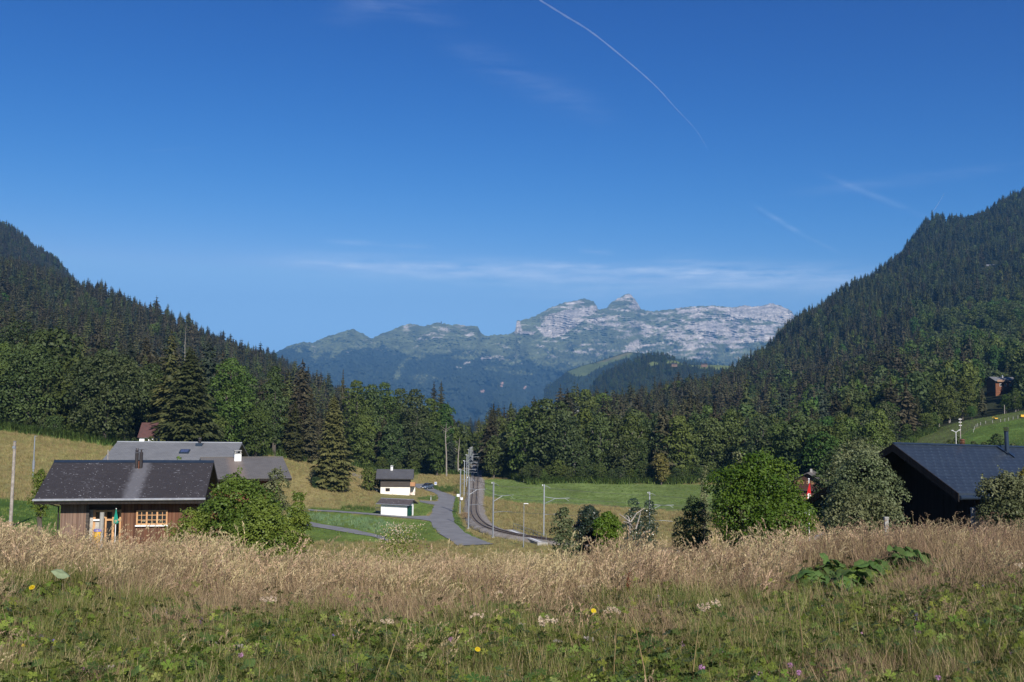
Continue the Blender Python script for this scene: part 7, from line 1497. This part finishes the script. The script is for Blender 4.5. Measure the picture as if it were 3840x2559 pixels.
    # long single bare stems
    for i, (px, py, s, d) in enumerate([(2300,2290,1.0,'leaning right beside the dried umbel'),(2440,2280,1.1,'bent stem in the lower right middle'),(968,2250,1.2,'yellow-green stem rising in the lower left middle'),(3015,2160,1.2,'pale arching stem below the big leaves'),(2590,2290,1.0,'thin stem left of the umbel pair'),(1430,2330,.9,'thin reddish stem in the left middle')]):
        x, y, z = onmeadow(px, py, .75*s); o = empty('tall_stem', (x, y, z), 'tall bare stem, %s' % d, 'stem', 'tall bare stems'); ln = random.uniform(-.25,.25)
        MB().tube([(0,0,-.03),(ln*.3,0,.35*s),(ln,0,.75*s)], [.0055,.0045,.002], 5).build('stalk', M['blade_dry'] if i != 2 else M['blade'], o)
    # big-leaved butterbur plants
    def bigleaf(seed, R_, mat='butterbur'):
        r = np.random.default_rng(seed); k, m_ = 28, 7; V = [(0,0,0)]
        for i in range(1, m_+1):
            q = i/m_
            for j in range(k):
                t = 2*math.pi*j/k; notch = 1-.55*math.exp(-((t-math.pi)/.25)**2); rr = R_*q*notch*(1+.05*math.sin(9*t)*(q > .8)+.03*r.normal()*(q > .9)); V.append((rr*math.cos(t), rr*math.sin(t)*.92, R_*(.22*q*q*math.sin(3*t+seed)*.6+.10*math.sin(9*t)*q*.4+.18*q-.38*q**3)))
        T = []; F = []
        for j in range(k): F.append((0, 1+j, 1+(j+1) % k, 1+(j+1) % k)); 
        for i in range(m_-1):
            for j in range(k): a = 1+i*k; F.append((a+j, a+k+j, a+k+(j+1) % k, a+(j+1) % k))
        mb = MB(); mb.v = V; mb.f = [tuple(dict.fromkeys(f)) for f in F]; me = mb.mesh('big_leaf', M[mat], True); return me
    lf = [bigleaf(i, .16) for i in range(4)]; pale = bigleaf(9, .16, 'silverleaf')
    for j, (px, py, n, w_, d) in enumerate(BIGL):
        x, y, z = onmeadow(px, py, .30); o = empty('big_leaved_plant', (x, y, z), 'dark green big-leaved plant, %s' % d, 'plant', 'big-leaved plants')
        for i in range(n):
            a = i*2.4+random.uniform(-.3,.3); q = w_*math.sqrt((i+.4)/n); hh = random.uniform(.17,.36); l = link('leaf', random.choice(lf), o); l.location = (q*math.cos(a), q*math.sin(a)*.8, hh); l.rotation_euler = (random.uniform(.2,1.1), random.uniform(-.5,.5), a*.35); s = random.uniform(.7,1.15); l.scale = (s,s,s)
            MB().tube([(0,0,-.02),(q*.6*math.cos(a),q*.5*math.sin(a),hh*.7),(q*math.cos(a),q*math.sin(a)*.8,hh)], [.008,.006,.004], 5).build('leaf_stalk', M['herb'], o)
    for px, py, d, a in [(228,2140,'lying bent at the left below the planked house',.9),(720,2480,'low in the lower left beside green herbs',.9)]:
        x, y, z = onmeadow(px, py, .50 if px < 300 else .25); o = empty('pale_leaf', (x, y, z), 'large pale grey-green leaf %s' % d, 'leaf'); l = link('blade', pale, o); hh = .48 if px < 300 else .2; l.location = (0,0,hh); l.rotation_euler = (a*.4,.35,.3); l.scale = (.75,.45,.9) if px < 300 else (.3,.25,.4); MB().tube([(0,0,-.02),(0,0,hh)], .006, 5).build('stalk', M['herb'], o)
    # broad soft leaves among the herbs
    for px, py in [(1585,2215),(2115,2110),(1920,2280),(2130,2275),(3780,2285),(930,2480),(500,2515),(2475,2455),(2600,2520),(3110,2420),(1010,2390),(140,2480),(350,2385)]:
        x, y, z = onmeadow(px, py, .3); o = empty('broad_leaved_herb', (x, y, z), 'low herb with broad bright green leaves in the flowering meadow', 'plant', 'broad-leaved herbs')
        for i in range(4): l = link('leaf', lf[i % 4], o); a = i*1.7; l.location = (.06*math.cos(a), .06*math.sin(a), .22+.03*i); l.rotation_euler = (random.uniform(.2,.9), random.uniform(-.5,.5), a); l.scale = (.34,)*3
flowers()
# cow-parsley bush with cream umbels behind the crest, shrubs on the verge
def weeds():
    for px, py, D, label in [(1500,1985,60,'clump of tall weeds with cream flowers beside the garden patch'),(1640,1968,0,'small brownish shrub on the verge by the second catenary pole')]:
        if D == 0: g_ = G(1745, 1950, 100); x, y, z, hh, w_ = g_.x, g_.y, g_.z, 1.3, .9
        else: x = float(P(px, 1900, 40)[0]); y = 40.0; z = h(x, y); hh = float(P(px, 1975, y)[2])-z; w_ = .9
        o = empty('flowering_weeds' if D else 'shrub', (x, y, z), label, 'plants'); r = np.random.default_rng(int(px)); n = 1500; C = np.stack([r.normal(0,w_*.5,n), r.normal(0,w_*.3,n), hh*r.uniform(.3,1,n)],1); d = unit(r.normal(size=(n,3)))
        V, F = rhombs(C, d*.05, unit(np.cross(d, r.normal(size=(n,3))))*.03); link('foliage', mesh_np('weeds', V, F, M['herb' if D else 'blade_dry'], tint=r.random(n)), o)
        if D: n = 600; C = np.stack([r.normal(0,w_*.5,n), r.normal(0,w_*.3,n)-.1, hh*r.uniform(.85,1.04,n)],1); d = unit(r.normal(size=(n,3))); V, F = rhombs(C, d*.025, unit(np.cross(d, r.normal(size=(n,3))))*.02); link('flowers', mesh_np('weed_flowers', V, F, M['umbel'], tint=r.random(n)), o)
weeds()
